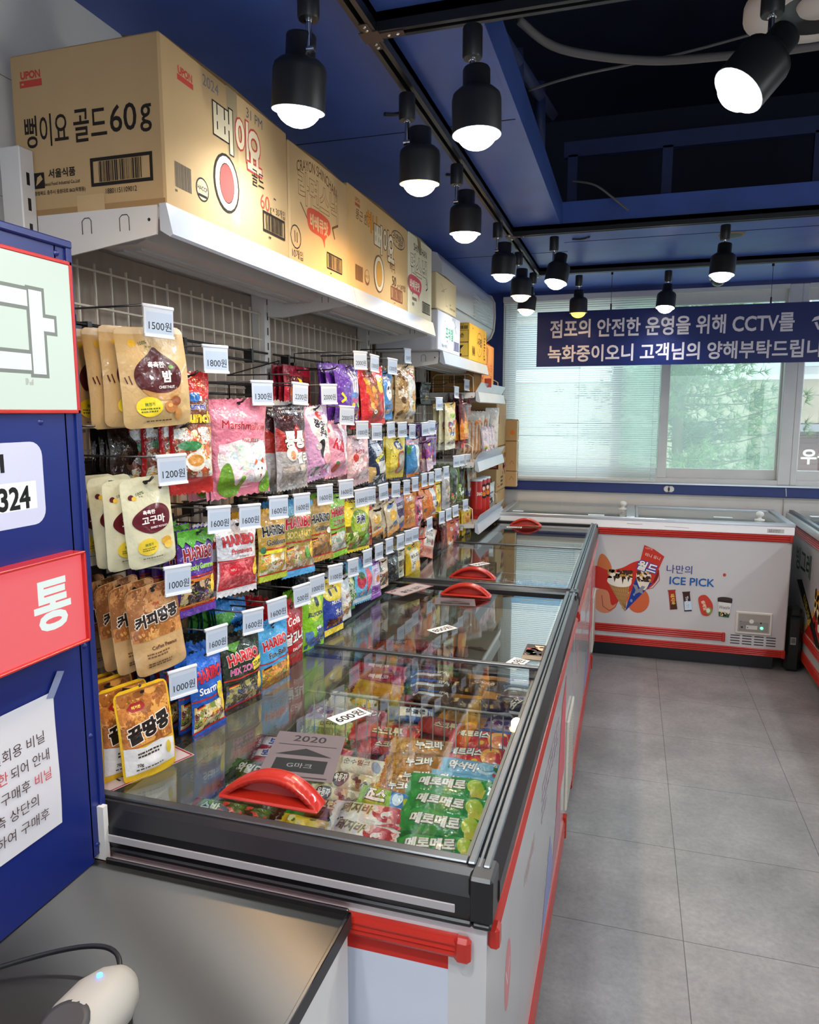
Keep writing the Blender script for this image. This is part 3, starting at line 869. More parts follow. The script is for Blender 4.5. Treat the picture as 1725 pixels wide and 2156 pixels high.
track_lamp('black track lamp tilted far sideways beside the ceiling opening', .222, 1.6, (-.553, -.195, -.698), BULB_COOL, (.028, .0), 1.0, COOL)
for yy, c_, col in ((.75, BULB_WARM, WARM), (.1, BULB_COOL, COOL), (-.7, BULB_COOL, COOL)):  # unseen lamps, added for more light in the near part
    track_lamp('added unseen fill lamp on the main rail behind the viewer', -.577, yy, (.02, .02, -1), c_, (.03, .0), 1.2, col)
for xx, y_ in ((1.35, 1.6), (2.2, 1.6), (1.35, 3.5), (2.2, 3.5), (2.3, 4.5), (-.30, .3), (.6, .3), (1.5, .3)):  # added out of view as broad fill on the goods' aisle side
    track_lamp('added unseen fill lamp on a cross rail at the right of the shop', xx, y_, (-.35, -.02, -1), BULB_COOL, (.0, -.01), 3.0, COOL)

# cut cable holes and bits on the ceiling
for lb, (x, y) in (('curved slot in the navy ceiling behind the tilted lamp', (-.26, 3.75)),
                   ('curved slot in the navy ceiling beside the third lamp of the main rail', (-.62, 2.62)),
                   ('curved slot in the navy ceiling beside the second lamp of the main rail', (-.66, 2.05))):
    b = MB(); b.tube([(x + .05 * math.cos(a) - .02, y + .05 * math.sin(a), CEIL - .002) for a in [.3 + i * .2 for i in range(11)]], .006, 6)
    tag(b.build('ceiling_slot', BLACK_METAL), lb, 'ceiling hole')
b = MB(); b.lathe([(.062, 0), (.06, -.004), (.045, -.005)], (.43, 3.93, CEIL), (0, 0, 1), 24, 0); b.lathe([(.045, 0), (.001, .0005)], (.43, 3.93, CEIL - .006), (0, 0, -1), 24, 1)
tag(b.build('ceiling_hole', [solid('torn_board', '#8a7a6c', .8), BLACK_METAL]), 'round torn hole in the navy ceiling beyond the opening', 'ceiling hole')
dm = empty('dome_camera', (.49, 5.07, CEIL)); tag(dm, 'small dome security camera on the ceiling over the window', 'security camera')
MB().lathe([(.055, 0), (.055, -.02), (.05, -.024)], (0, 0, 0), (0, 0, 1), 24).build('base', WALL_WHITE, dm)
MB().lathe([(.044 * math.cos(a), -.024 - .040 * math.sin(a)) for a in (0, .3, .6, .9, 1.2, 1.5)], (0, 0, 0), (0, 0, 1), 24).build('dome', solid('smoked_dome', '#3a3c3e', .08, coat=.5), dm)
rf = empty('round_ceiling_fixture', (.38, 1.95, 2.47)); tag(rf, 'large round white fixture with dark ring in the ceiling opening, behind the sideways lamp', 'ceiling fixture')
MB().lathe([(.17, 0), (.17, -.02), (.13, -.03), (.105, -.03)], (0, 0, 0), (0, 0, 1), 40, caps=(True, False)).build('outer_ring', WALL_WHITE, rf)
MB().lathe([(.105, -.029), (.09, -.012), (.06, -.012)], (0, 0, 0), (0, 0, 1), 40, caps=(False, False)).build('dark_ring', BLACK_METAL, rf)
MB().lathe([(.06, -.012), (.055, -.022), (.001, -.026)], (0, 0, 0), (0, 0, 1), 32).build('centre_disc', WALL_WHITE, rf)
MB().cyl((0, 0, 0), (0, 0, .83), .012, 10).build('rod', NAVY_DARK2, rf)

# ================================================================== BANNER
bn = empty('hanging_banner', (.35, 4.66, 1.834)); tag(bn, 'long blue banner board with white Korean lettering hung before the window', 'banner')
b = MB(); b.box(-.586, 1.42, 4.655, 4.662, 1.832, 2.166, 0, '#16235f')
Wt = '#d9d2d6'
art(b, [('t', Wt, '점포의 안전한 운영을 위해 CCTV를', .765, .228, .110, 1.37, {'b': .034}), ('t', Wt, '녹화중이오니 고객님의 양해부탁드립니다', .880, .078, .102, 1.62, {'b': .034}),
        ('p', Wt, [(1.535, .225), (1.550, .248), (1.670, .285), (1.690, .262)]), ('p', Wt, [(1.550, .22), (1.565, .222), (1.580, .18), (1.570, .178)]), ('p', Wt, [(1.585, .222), (1.600, .225), (1.615, .19), (1.600, .187)])],
    plane_P((-.586, 4.655, 1.832), (1, 0, 0), (0, 0, 1), (0, -1, 0), .0006))
o = b.build('board', PRINT, bn); o.location = -bn.location
for x in (-.145, .735):
    b = MB(); b.tube([(x, 4.658, 2.166), (x, 4.658, CEIL)], .0015, 5, 0); b.cyl((x, 4.658, 2.166), (x, 4.658, 2.20), .005, 8); b.cyl((x, 4.658, 2.37), (x, 4.658, 2.40), .007, 8)
    o = b.build('hanging_wire', BLACK_METAL, bn); o.location = -bn.location

# ================================================================== LEFT ROW OF CHEST FREEZERS
def attach(o, root):
    o.parent = root; o.location = Vector(o.location) - Vector(root.location); return o
def part(mb, name, mats, root, **k):
    return attach(mb.build(name, mats, **k), root)
def sub(mb, name, mats, prt, root):
    o = mb.build(name, mats); o.parent = prt
    return o     # parts share the root's frame: prt.location cancels root.location

def handle_mb(cx, cy, z):
    """red moon-shaped grip: arched band over a recess, resting on the glass"""
    b = MB(); n = 18; hw, hh = .098, .040
    def arc(s, inset=0.0): 
        return [(-hw * s + 2 * hw * s * i / n, (hh - inset) * (1 - (abs(-1 + 2 * i / n)) ** 2.1)) for i in range(n + 1)]
    fn = lambda u, v, d: Vector((cx + u, cy + d + v * .35, z + v))
    outer = arc(1.0); inner = arc(.84, .010)
    # back plate
    b.extrude(outer + [(hw, -.004), (-hw, -.004)], fn, .012, .017, 0, sm=False)
    # band
    for i in range(n):
        (a, p), (c, q) = outer[i], outer[i + 1]; (e, r), (g, s_) = inner[i], inner[i + 1]
        p = max(p, 0) ; q = max(q, 0)
        V = [fn(a, p, -.016), fn(c, q, -.016), fn(c, q, .014), fn(a, p, .014), fn(e, r, -.016), fn(g, s_, -.016), fn(g, s_, .014), fn(e, r, .014)]
        b.add(V, [(0, 1, 2, 3), (4, 7, 6, 5), (0, 4, 5, 1)], 0, sm=True)
    b.box(cx - hw, cx + hw, cy - .020, cy + .015, z - .006, z + .001, 0, bev=.003)
    return b

def price_sticker(cx, cy, z, txt, ro):
    b = MB(); cr, sr = math.cos(ro), math.sin(ro)
    b2 = plane_P((cx, cy, z), (cr, sr, 0), (-sr, cr, 0), (0, 0, 1), .0005)
    art(b, [('r', '#ece9e4', -.046, -.025, .046, .025), ('t', '#1a1a1a', txt, 0, 0, .032, .078, {'b': .03})], b2)
    return b

def chest_freezer(label, y0, y1, near, handles, stickers, notices, group='dark rimmed chest freezers along the left'):
    root = empty('chest_freezer', (-.58, (y0 + y1) / 2, 0)); tag(root, label, 'freezer', group)
    X0, X1 = -1.0, -.178
    b = MB()
    b.box(X1 - .035, X1, y0, y1, .10, .79, 0); b.box(X0, X0 + .035, y0, y1, .10, .79, 0)
    b.box(X0 + .035, X1 - .035, y0, y0 + .035, .10, .79, 0); b.box(X0 + .035, X1 - .035, y1 - .035, y1, .10, .79, 0)
    b.box(X0, X1, y0, y1, .07, .10, 0)
    b.box(X0 + .05, X1 - .04, y0 + .05, y1 - .03, 0.0, .07, 1)
    part(b, 'cabinet', [WHITE_ENAMEL, BLACK_METAL], root)
    b = MB(); i0, i1, j0, j1 = X0 + .036, X1 - .036, y0 + .036, y1 - .036
    b.box(i0, i0 + .012, j0, j1, .42, .845, 0); b.box(i1 - .012, i1, j0, j1, .42, .845, 0)
    b.box(i0, i1, j0, j0 + .012, .42, .845, 0); b.box(i0, i1, j1 - .012, j1, .42, .845, 0)
    b.box(i0, i1, j0, j1, .40, .42, 0)
    for z in (.60, .72): b.box(i0 + .012, i0 + .016, j0 + .02, j1 - .02, z, z + .006, 0)
    part(b, 'liner', LINER, root)
    # dark moulded rim: sloped profile swept round the top
    b = MB()
    ya, yb = y0 - .005, y1 + (.0 if near else .0)
    prof = [(0, .787), (-.004, .80), (-.004, .828), (.012, .852), (.020, .8605), (.050, .8605), (.050, .787)]
    b.extrude(prof, lambda u, v, d: Vector((d, ya + u, v)), X0 - .004, -.199, 0)
    b.box(-.206, -.1685, ya - .0052, ya + .052, .7868, .8612, 0, bev=.0045)
    b.extrude(prof, lambda u, v, d: Vector((d, yb - u, v)), -.172, X0 - .004, 0)
    profx = [(0, .787), (.004, .80), (.004, .828), (-.010, .852), (-.016, .857), (-.044, .857), (-.044, .787)]
    b.extrude(profx, lambda u, v, d: Vector((-.170 + u, d, v)), yb, ya + .045, 0)
    b.extrude([(0, .787), (0, .857), (.115, .857), (.115, .845), (.05, .845), (.05, .787)], lambda u, v, d: Vector((X0 + u, d, v)), yb, ya, 0)
    b.box(X0, -.2005, ya - .003, ya + .02, .776, .7865, 0, bev=.003)
    b.box(-.2, -.171, ya - .0032, yb, .7758, .7862, 0, bev=.003)
    part(b, 'rim', DARK_RIM, root)
    b = MB()
    for (x0, x1, z) in ((-.190, -.178, .864), (-.1995, -.1915, .8615), (-.214, -.201, .866)):
        b.box(x0, x1, y0 + .02, y1 - .01, .853, z, 0, bev=.002)
    b.box(-.90, -.214, y0 + .022, y0 + .040, .853, .8645, 0, bev=.002)
    part(b, 'lid_track', ALU, root)
    if near:
        b = MB(); b.box(X0, -.226, ya - .006, ya + .002, .799, .813, 0, bev=.001); part(b, 'white_stripe', STRIPE, root)
        b = MB()
        prof = [(0, .722), (.012, .726), (.0145, .731), (.012, .735), (.0145, .739), (.012, .743), (.0145, .749), (.010, .756), (0, .758)]
        b.extrude([(u, v) for u, v in prof], lambda u, v, d: Vector((d, y0 - u, v)), X0, -.222, 0)
        b.box(-.226, -.200, y0 - .018, y0, .719, .761, 0, bev=.006)
        part(b, 'end_bumper', RED_PLASTIC, root)
        b = MB(); P = plane_P((0, y0, 0), (1, 0, 0), (0, 0, 1), (0, -1, 0), .0006)
        art(b, [('r', '#c22a20', X0, .694, -.238, .722), ('r', '#c9cedb', X0, .10, -.238, .694)], P); part(b, 'end_sticker', PRINT, root)
    # red side bumpers, upper and kick
    b = MB()
    prof = [(0, .742), (.010, .746), (.013, .752), (.010, .757), (.013, .763), (.008, .770), (0, .772)]
    b.extrude(prof, lambda u, v, d: Vector((X1 + u, d, v)), y1 - .03, y0 + .022, 0)
    b.box(X1, X1 + .018, y0 + .004, y0 + .03, .737, .775, 0, bev=.005)
    part(b, 'side_bumper', RED_PLASTIC, root)
    b = MB()
    prof = [(-.005, .035), (.006, .04), (.009, .05), (.006, .06), (.009, .07), (.006, .08), (.009, .09), (.004, .105), (-.005, .108)]
    b.extrude(prof, lambda u, v, d: Vector((X1 + u, d, v)), y1 - .30, y0 + .01, 0)
    b.box(X1 - .002, X1 + .013, y1 - .32, y1 - .29, .03, .113, 0, bev=.003)
    part(b, 'kick_bumper', RED_PLASTIC, root)
    b = MB(); g0, g1 = y1 - .29, y1 - .04
    b.box(X1, X1 + .010, g0, g1, .12, .46, 0, '#d8d2c2', bev=.003)
    for i in range(9):
        for j in range(14):
            y_ = g0 + .02 + i * .026; z_ = .14 + j * .022
            b.add([(X1 + .0105, y_ - .006, z_ - .004), (X1 + .0105, y_ + .006, z_ - .004), (X1 + .0105, y_ + .006, z_ + .004), (X1 + .0105, y_ - .006, z_ + .004)], [(0, 1, 2, 3)], 0, '#6a645a')
    part(b, 'vent_grille', PRINT, root)
    b = MB(); P = plane_P((X1, 0, 0), (0, 1, 0), (0, 0, 1), (1, 0, 0), .0006)
    art(b, [('e', '#c98083', y0 + .22, .52, .035, .07), ('k', '#e9d9d8', [(y0 + .20, .54), (y0 + .22, .50), (y0 + .24, .54)], .004), ('t', '#c7a9a0', 'topping', y0 + .52, .56, .05, .30, {'sk': .3}),
            ('p', '#8e93bd', [(y0 + .8, .12), (y0 + 1.0, .33), (y0 + 1.15, .12)]), ('p', '#b4868f', [(y0 + 1.05, .12), (y0 + 1.3, .42), (y0 + 1.38, .12)]), ('l', '#b9a7b4', 4, y0 + .75, .5, y0 + 1.2, .62, 4),
            ('p', '#d9606a', [(y1 - .62, .30), (y1 - .5, .6), (y1 - .36, .66), (y1 - .33, .3)])], P)
    part(b, 'side_print', PRINT, root)
    # sliding lids
    mid = (y0 + y1) / 2
    spans = ((y0 + .042, mid + .03, .8545), (mid - .03, y1 - .042, .8475))
    for n, (a, c, z) in enumerate(spans):
        lid = part(MB().box(-.905, -.212, a, c, z, z + .004, 0), 'sliding_lid', LID_GLASS, root)
        b = MB()
        if n == 0: b.box(-.905, -.205, c - .012, c + .004, z - .003, z + .008, 0, bev=.002)
        else: b.box(-.905, -.205, a - .004, a + .008, z - .004, z + .006, 0, bev=.002)
        b.box(-.215, -.203, a, c, z - .002, z + .007, 0)
        sub(b, 'lid_edge', ALU if n == 0 else DARK_RIM, lid, root)
        hx, hy = handles[n]
        sub(handle_mb(hx, hy, z + .011), 'lid_handle', RED_PLASTIC, lid, root)
        for (sx, sy, t, ro) in stickers[n]:
            sub(price_sticker(sx, sy, z + .005, t, ro), 'price_sticker', PRINT, lid, root)
        for (q, mats, zoff) in notices[n]:
            sub(q, 'notice_sticker', mats, lid, root)
    return root

STRIPE = solid('dull_white_stripe', '#aaa4a5', .4)
STICK = printed('clear_sticker', .3, 0, 1)
def notice2020(cx, cy, z, w, h):
    b = MB(); P = plane_P((cx, cy, z), (1, .10, 0), (-.25, 1, 0), (0, 0, 1), .0005)
    art(b, [('r', '#6f6568', -w / 2, -h / 2, w / 2, h / 2), ('t', '#2c2a2e', '2020', 0, h * .36, h * .14, w * .6, {'b': .02}), ('r', '#2f2d31', -w * .42, h * .20, w * .42, h * .215), ('p', '#26272b', [(-w * .4, -.02 * h), (0, h * .14), (w * .4, -.02 * h)]),
            ('p', '#1f2326', [(-w * .36, -h * .36), (w * .36, -h * .36), (w * .36, -h * .1), (-w * .36, -h * .1)]), ('r', '#2f2d31', -w * .42, -h * .46, w * .42, -h * .44), ('t', '#85888b', 'G마크', 0, -h * .23, h * .1, w * .4)], P)
    return b
def rear_label(cx, cy, z, txt):
    b = MB(); P = plane_P((cx, cy, z), (.35, .94, 0), (-.94, .35, 0), (0, 0, 1), .0005)
    art(b, [('r', '#b8a9a9', -.10, -.045, .10, .045)] + frame('#8e2b2b', -.098, -.043, .098, .043, .004) + [('t', '#201d1d', txt, 0, -.01, .03, .15, {'b': .02}), ('l', '#353030', 1, -.08, .02, .08, .035, 3)], P)
    return b
def picture_sticker(x0, x1, y0, y1, z):
    b = MB(); P = plane_P((x0, y0, z), (1, 0, 0), (0, 1, 0), (0, 0, 1), .0005); w, h = x1 - x0, y1 - y0
    art(b, [('r', '#3a1f1b', 0, 0, w, h), ('b', ['#6b2a22', '#8d7a58', '#47603a', '#a63a2a', '#d9c7a0', '#211512'], 40, .005, h * .3, w - .005, h - .01, .018, 7), ('r', '#8e7f68', 0, 0, w, h * .25)], P)
    return b
chest_freezer('nearest dark rimmed chest freezer, full of ice cream bars under glass lids', .985, 2.785, True,
              ((-.590, 1.085), (-.58, 2.640)),
              ([(-.592, 1.467, '600원', 1.05)], [(-.560, 2.20, '800원', 1.0), (-.285, 1.915 + .03, '700원', 1.25)]),
              ([(notice2020(-.610, 1.262, .8595, .15, .19), PRINT, 0), (rear_label(-.90, 1.12, .8595, '1등 삼립'), PRINT, 0)],
               [(picture_sticker(-.275, -.218, 1.99, 2.13, .8525), PRINT, 0), (notice2020(-.60, 2.545, .8525, .15, .10), PRINT, 0)]))
chest_freezer('second dark rimmed chest freezer, glass lids mirroring the blind', 2.80, 4.595, False,
              ((-.61, 2.905), (-.60, 4.43)),
              ([(-.64, 3.20, '900원', 1.0)], [(-.66, 4.36, '500원', .1)]), ([], []))
tag(rear_label(-.80, 2.62, .8675, '출입 금지').build('warning_card', PRINT), 'small white card with red oval lying on the back corner of the nearest freezer rim', 'card')

# ================================================================== FAR FREEZER (across the end of the aisle)
fr = empty('chest_freezer', (.06, 4.95, 0)); tag(fr, 'white chest freezer across the aisle end with red cone picture and ICE PICK lettering', 'freezer')
fx0, fx1, fy0, fy1 = -.80, .93, 4.62, 5.275
b = MB()
b.box(fx0, fx1, fy0, fy1, .095, .835, 0, bev=.006); b.box(fx0 + .05, fx1 - .05, fy0 + .06, fy1 - .03, 0, .095, 1)
part(b, 'cabinet', [WHITE_ENAMEL, BLACK_METAL], fr)
b = MB()
w = .05
b.box(fx0 - .004, fx1 + .006, fy0 - .006, fy0 + w, .836, .886, 0, bev=.004); b.box(fx0 - .004, fx1 + .006, fy1 - w, fy1 + .004, .836, .886, 0, bev=.004)
b.box(fx0 - .004, fx0 + w, fy0 + w, fy1 - w, .836, .886, 0); b.box(fx1 - w, fx1 + .006, fy0 + w, fy1 - w, .836, .886, 0)
art(b, [('r', '#c9c6c2', .79, .848, .88, .872), ('l', '#7d7873', 2, .80, .851, .86, .869, 5), ('k', '#5d554d', [(.0, .868), (.05, .866), (.09, .868)], .002), ('k', '#6b635b', [(.22, .860), (.36, .856)], .0015), ('l', '#6a5c44', 1, -.79, .838, -.70, .846, 2)],
    plane_P((0, fy0 - .006, 0), (1, 0, 0), (0, 0, 1), (0, -1, 0), .0005))
part(b, 'top_frame', PRINT, fr)
b = MB()
b.box(fx0 - .006, fx1 + .008, fy0 - .008, fy0 + .028, .886, .905, 0, bev=.002); b.box(fx0 - .006, fx1 + .008, fy1 - .028, fy1 + .006, .886, .905, 0, bev=.002)
b.box(fx0 - .006, fx0 + .03, fy0 + .02, fy1 - .02, .886, .905, 0, bev=.002); b.box(fx1 - .03, fx1 + .008, fy0 + .02, fy1 - .02, .886, .905, 0, bev=.002)
b.box(-.005, .045, fy0 + .01, fy1 - .01, .89, .909, 0, bev=.002); b.box(.052, .066, fy0 + .01, fy1 - .01, .89, .903, 0, bev=.002); b.box(fx1 - .075, fx1 - .04, fy0 + .02, fy1 - .02, .886, .895, 0, bev=.002)
part(b, 'lid_track', ALU_X, fr)
b = MB(); b.box(fx0 + .04, fx1 - .04, fy0 + .04, fy1 - .04, .70, .72, 0)
for (x0, x1, y0, y1) in ((fx0 + .035, fx0 + .045, fy0 + .04, fy1 - .04), (fx1 - .045, fx1 - .035, fy0 + .04, fy1 - .04), (fx0 + .04, fx1 - .04, fy0 + .035, fy0 + .045), (fx0 + .04, fx1 - .04, fy1 - .045, fy1 - .035)):
    b.box(x0, x1, y0, y1, .72, .88, 0)
part(b, 'liner', LINER, fr)
for (x0, x1, z, kx, ky, st) in ((fx0 + .02, .02, .897, -.03, 5.05, [(-.73, 4.72, .07), (-.24, 4.68, .10)]), (.04, fx1 - .04, .893, .773, 4.79, [(.52, 4.83, .11)])):
    lid = part(MB().box(x0, x1, fy0 + .03, fy1 - .03, z, z + .004, 0), 'sliding_lid', LID_GLASS, fr)
    b = MB(); b.lathe([(.030, .004), (.030, .009), (.012, .013), (.010, .024), (.020, .030), (.024, .040), (.020, .052), (.008, .058), (.001, .059)], (kx, ky, z), (0, 0, 1), 24)
    sub(b, 'lid_knob', OFFWHITE, lid, fr)
    for (sx, sy, sw) in st:
        b = MB(); art(b, [('r', '#dfe3e6', 0, 0, sw, .05), ('l', '#b9c3cc', 2, .01, .01, sw - .01, .04, 8)], plane_P((sx, sy, z + .0045), (1, 0, 0), (0, 1, 0), (0, 0, 1), .0003)); sub(b, 'notice_sticker', PRINT, lid, fr)
def ribbed(x0, x1, y, z0, z1, n, endcap=None):
    b = MB(); prof = [(0, z0)]
    for i in range(n):
        a = z0 + (z1 - z0) * i / n; c = z0 + (z1 - z0) * (i + 1) / n
        prof += [(.007, a + .001), (.0115, (a + c) / 2), (.007, c - .001)]
    prof += [(0, z1)]
    b.extrude(prof, lambda u, v, d: Vector((d, y - u, v)), x0, x1, 0)
    if endcap: b.box(x1 - .014, x1 + .006, y - .014, y, z0 - .003, z1 + .003, 0, bev=.004)
    return b
part(ribbed(fx0, fx1 - .004, fy0, .794, .834, 3, True), 'upper_bumper', RED_PLASTIC, fr)
part(ribbed(fx0, .592, fy0, .170, .221, 4, True), 'middle_bumper', RED_PLASTIC, fr)
part(ribbed(fx0, fx1 - .004, fy0, .095, .141, 4, True), 'lower_bumper', RED_PLASTIC, fr)
# printed front
def curve2(pts, n=6):
    P = [Vector(q) for q in pts]; out = []
    N = len(P)
    for i in range(N):
        p0, p1, p2, p3 = P[i - 1], P[i], P[(i + 1) % N], P[(i + 2) % N]
        for k in range(n):
            t = k / n
            q = 0.5 * ((2 * p1) + (p2 - p0) * t + (2 * p0 - 5 * p1 + 4 * p2 - p3) * t * t + (3 * p1 - p0 - 3 * p2 + p3) * t ** 3)
            out.append((q.x, q.y))
    return out
b = MB(); P = plane_P((0, fy0, 0), (1, 0, 0), (0, 0, 1), (0, -1, 0), .0005)
L = [('p', '#d2743f', curve2([(-.17, .60), (-.15, .665), (-.115, .65), (-.08, .58), (-.10, .50), (-.17, .45)])),
     ('e', '#d98a63', -.115, .37, .075, .085),
     ('p', '#c92c1d', curve2([(-.19, .585), (-.10, .565), (-.02, .585), (.06, .63), (.15, .64), (.20, .55), (.14, .46), (.02, .43), (-.04, .36), (-.075, .345), (-.10, .43), (-.19, .46)])),
     ('e', '#d2643a', .085, .385, .068, .082), ('e', '#7e1418', .14, .565, .062, .075),
     ('k', '#b8403a', [(.20, .585), (.205, .52), (.17, .47), (.12, .455)], .004), ('k', '#a8342f', [(-.135, .40), (-.125, .33), (-.085, .305), (-.05, .33), (-.035, .37)], .004),
     # waffle cone
     ('p', '#b98950', [(-.095, .478), (.030, .470), (.008, .305)]), ]
for i in range(7): L.append(('k', '#7d5528', [(-.09 + i * .018, .475), (.008 + (i - 3) * .0 - .0 + .001 * i, .33 - .0 * i)], .0016))
for i in range(6): L.append(('k', '#8a6030', [(-.085 + i * .014, .46 - i * .026), (.028 - i * .0035, .45 - i * .026)], .0016))
L += [('p', '#efe6d3', curve2([(-.105, .50), (-.085, .475), (-.03, .462), (.03, .472), (.042, .51), (.02, .545), (-.03, .555), (-.08, .545)])),
      ('b', ['#b98a3c', '#3a2118', '#d7ae62', '#efe6d3', '#4a2b1d'], 60, -.105, .515, .045, .572, .014, 3),
      ('p', '#3a2118', [(-.07, .53), (-.06, .49), (-.05, .53)]), ('p', '#3a2118', [(-.02, .53), (-.012, .48), (-.002, .53)]), ('p', '#3a2118', [(.015, .53), (.022, .495), (.032, .53)]),
      # wrapped cone: blue foil with red mouth
      ('p', '#1d3b8f', [(.010, .308), (.065, .525), (.165, .50)]), ('p', '#c8321f', [(.065, .525), (.108, .738), (.165, .715), (.228, .672), (.165, .50)]),
      ('p', '#e9ddc7', curve2([(.068, .54), (.08, .565), (.12, .575), (.155, .55), (.15, .51), (.125, .455), (.09, .47)])), ('b', ['#3a2118', '#c99a4a', '#efe6d3', '#54301f'], 40, .072, .505, .155, .572, .012, 9),
      ('p', '#8a8c93', [(.05, .485), (.075, .48), (.085, .455), (.105, .48), (.125, .475), (.11, .45), (.115, .425), (.09, .437), (.06, .42), (.068, .45)]), ('e', '#7c8fc4', .045, .38, .008, .01), ('e', '#7c8fc4', .06, .42, .006, .008),
      ('t', '#f6f1ea', '월드', .130, .60, .062, .115, {'b': .05, 'rot': -14, 'oc': '#2745a0', 'ow': .11, 'sk': .15}), ('t', '#f2ded6', '미니 유니', .16, .668, .022, .09, {'rot': -16}), ('t', '#e7cfc7', 'LOTTE', .137, .716, .010, .05, {'rot': -14}),
      ('t', '#2b2f86', '나만의', .318, .597, .052, .165, {'b': .0}), ('t', '#2260a8', 'ICE PICK', .393, .525, .050, .31, {'b': .03}), ('e', '#c8432c', .574, .580, .009, .010),
      ('l', '#a8a29e', 1, -.19, .70, -.16, .71, 3)]
# four treats: two bars, a round pack and a tub
def rotp(cx, cy, pts, d):
    a = math.radians(d); return [(cx + x * math.cos(a) - y * math.sin(a), cy + x * math.sin(a) + y * math.cos(a)) for x, y in pts]
bar = [(-.022, -.062), (.022, -.062), (.020, -.05), (.020, .05), (.024, .062), (-.024, .062), (-.020, .05), (-.020, -.05)]
L += [('p', '#a82c20', rotp(.288, .405, bar, 8)), ('p', '#4c2417', rotp(.295, .372, [(-.02, -.028), (.02, -.028), (.018, .022), (-.018, .015)], 8)), ('t', '#f0c65a', '돼지바', .289, .408, .024, .085, {'rot': -80, 'b': .05, 'oc': '#3a1410'}),
      ('p', '#3d2018', rotp(.372, .400, bar, 8)), ('p', '#c9dff0', rotp(.379, .372, [(-.021, -.025), (.021, -.025), (.02, .03), (-.02, .03)], 8)), ('t', '#ffffff', 'Tiramisu', .374, .395, .016, .08, {'rot': -80, 'b': .02, 'oc': '#3d2018'}),
      ('p', '#c9402f', curve2([(.436, .43), (.475, .448), (.515, .40), (.518, .35), (.495, .32), (.462, .325), (.445, .37)])), ('e', '#79a04a', .498, .352, .018, .022), ('e', '#e5e0dc', .495, .353, .011, .014), ('t', '#f4e2c0', '설레임', .47, .385, .022, .075, {'rot': -72, 'b': .04}),
      ('p', '#eae6df', [(.548, .415), (.622, .410), (.612, .318), (.556, .322)]), ('p', '#2e5a35', [(.553, .352), (.617, .345), (.612, .318), (.556, .322)]), ('p', '#30201b', [(.543, .436), (.627, .430), (.625, .408), (.545, .413)]), ('e', '#41302a', .585, .434, .042, .010), ('t', '#3d2a23', 'Weezle', .585, .380, .020, .06, {'b': .0, 'sk': .2}),
      ('b', ['#e9d9b8', '#caa766', '#56351f', '#e9d9b8'], 14, .565, .325, .612, .352, .010, 4)]
art(b, L, P)
part(b, 'front_print', PRINT, fr)
# thermostat panel and louvres
b = MB()
b.box(.650, .852, fy0 - .010, fy0, .225, .365, 0, '#d9d4ca', bev=.006)
art(b, [('r', '#a39c93', .664, .240, .838, .352), ('r', '#8f8a86', .672, .245, .830, .305), ('e', '#e3e0d8', .738, .307, .013, .013), ('r', '#d6d2c9', .710, .258, .772, .282), ('l', '#57534f', 1, .675, .300, .715, .308, 3), ('e', '#2c2a29', .687, .268, .006, .006), ('e', '#2c2a29', .79, .300, .005, .005), ('l', '#6b6a6a', 1, .715, .262, .765, .275, 2)],
    plane_P((0, fy0 - .0101, 0), (1, 0, 0), (0, 0, 1), (0, -1, 0), .0005))
pn = part(b, 'thermostat_panel', PRINT, fr)
sub(MB().lathe([(.008, 0), (.008, .004), (.004, .006)], (.795, fy0 - .0105, .270), (0, -1, 0), 14), 'power_light', LED_GREEN, pn, fr)
b = MB()
for i in range(4):
    for j in range(4): b.box(.628 + i * .066, .680 + i * .066, fy0 - .002, fy0 + .001, .160 + j * .0165, .165 + j * .0165, 0)
part(b, 'louvres', BLACK_METAL, fr)

# dark case leaning in the gap
cs = empty('tool_case', (.985, 4.70, 0)); tag(cs, 'tall dark green case standing in the gap right of the ICE PICK freezer', 'case')
b = MB(); b.box(-.045, .042, -.04, .05, 0, .34, 0, bev=.018); b.box(-.038, .036, -.032, .042, .33, .40, 0, bev=.018)
b.build('body', CASE_GREEN, cs)
b = MB(); b.box(-.046, .043, .002, .006, .01, .38, 0); b.build('seam', BLACK_METAL, cs)
b = MB(); art(b, [('r', '#a7a9a4', 0, 0, .03, .045), ('bar', '#1a1a1a', .003, .008, .027, .04, 5)], plane_P((-.02, -.0405, .17), (1, 0, 0), (0, 0, 1), (0, -1, 0), .0005)); b.build('barcode_label', PRINT, cs)

# right freezer, seen by its printed left side
rfz = empty('chest_freezer', (1.45, 4.2, 0)); tag(rfz, 'white and red chest freezer at the right edge with green Korean lettering', 'freezer')
rx0, rx1, ry0, ry1 = 1.045, 1.80, 3.25, 5.24
b = MB(); b.box(rx0, rx1, ry0, ry1, .06, .85, 0, bev=.005); b.box(rx0 + .05, rx1 - .05, ry0 + .05, ry1 - .05, 0, .06, 1); part(b, 'cabinet', [WHITE_ENAMEL, BLACK_METAL], rfz)
b = MB(); b.box(rx0 - .045, rx1, ry0, ry1, .852, .90, 0, bev=.006); part(b, 'top_frame', ALU_X, rfz)
b = MB()
for x0, x1 in ((rx0 - .03, rx0 - .005), (rx1 - .05, rx1 - .02)): b.box(x0, x1, ry0 + .02, ry1 - .02, .90, .915, 0, bev=.002)
part(b, 'lid_track', ALU, rfz)
lid = part(MB().box(rx0 - .01, rx1 - .04, ry0 + .03, ry1 - .03, .902, .907, 0), 'sliding_lid', LID_GLASS, rfz)
b = MB(); art(b, [('r', '#dfe3e6', 0, 0, .12, .06)], plane_P((1.09, 4.95, .9075), (1, 0, 0), (0, 1, 0), (0, 0, 1), .0004)); sub(b, 'notice_sticker', PRINT, lid, rfz)
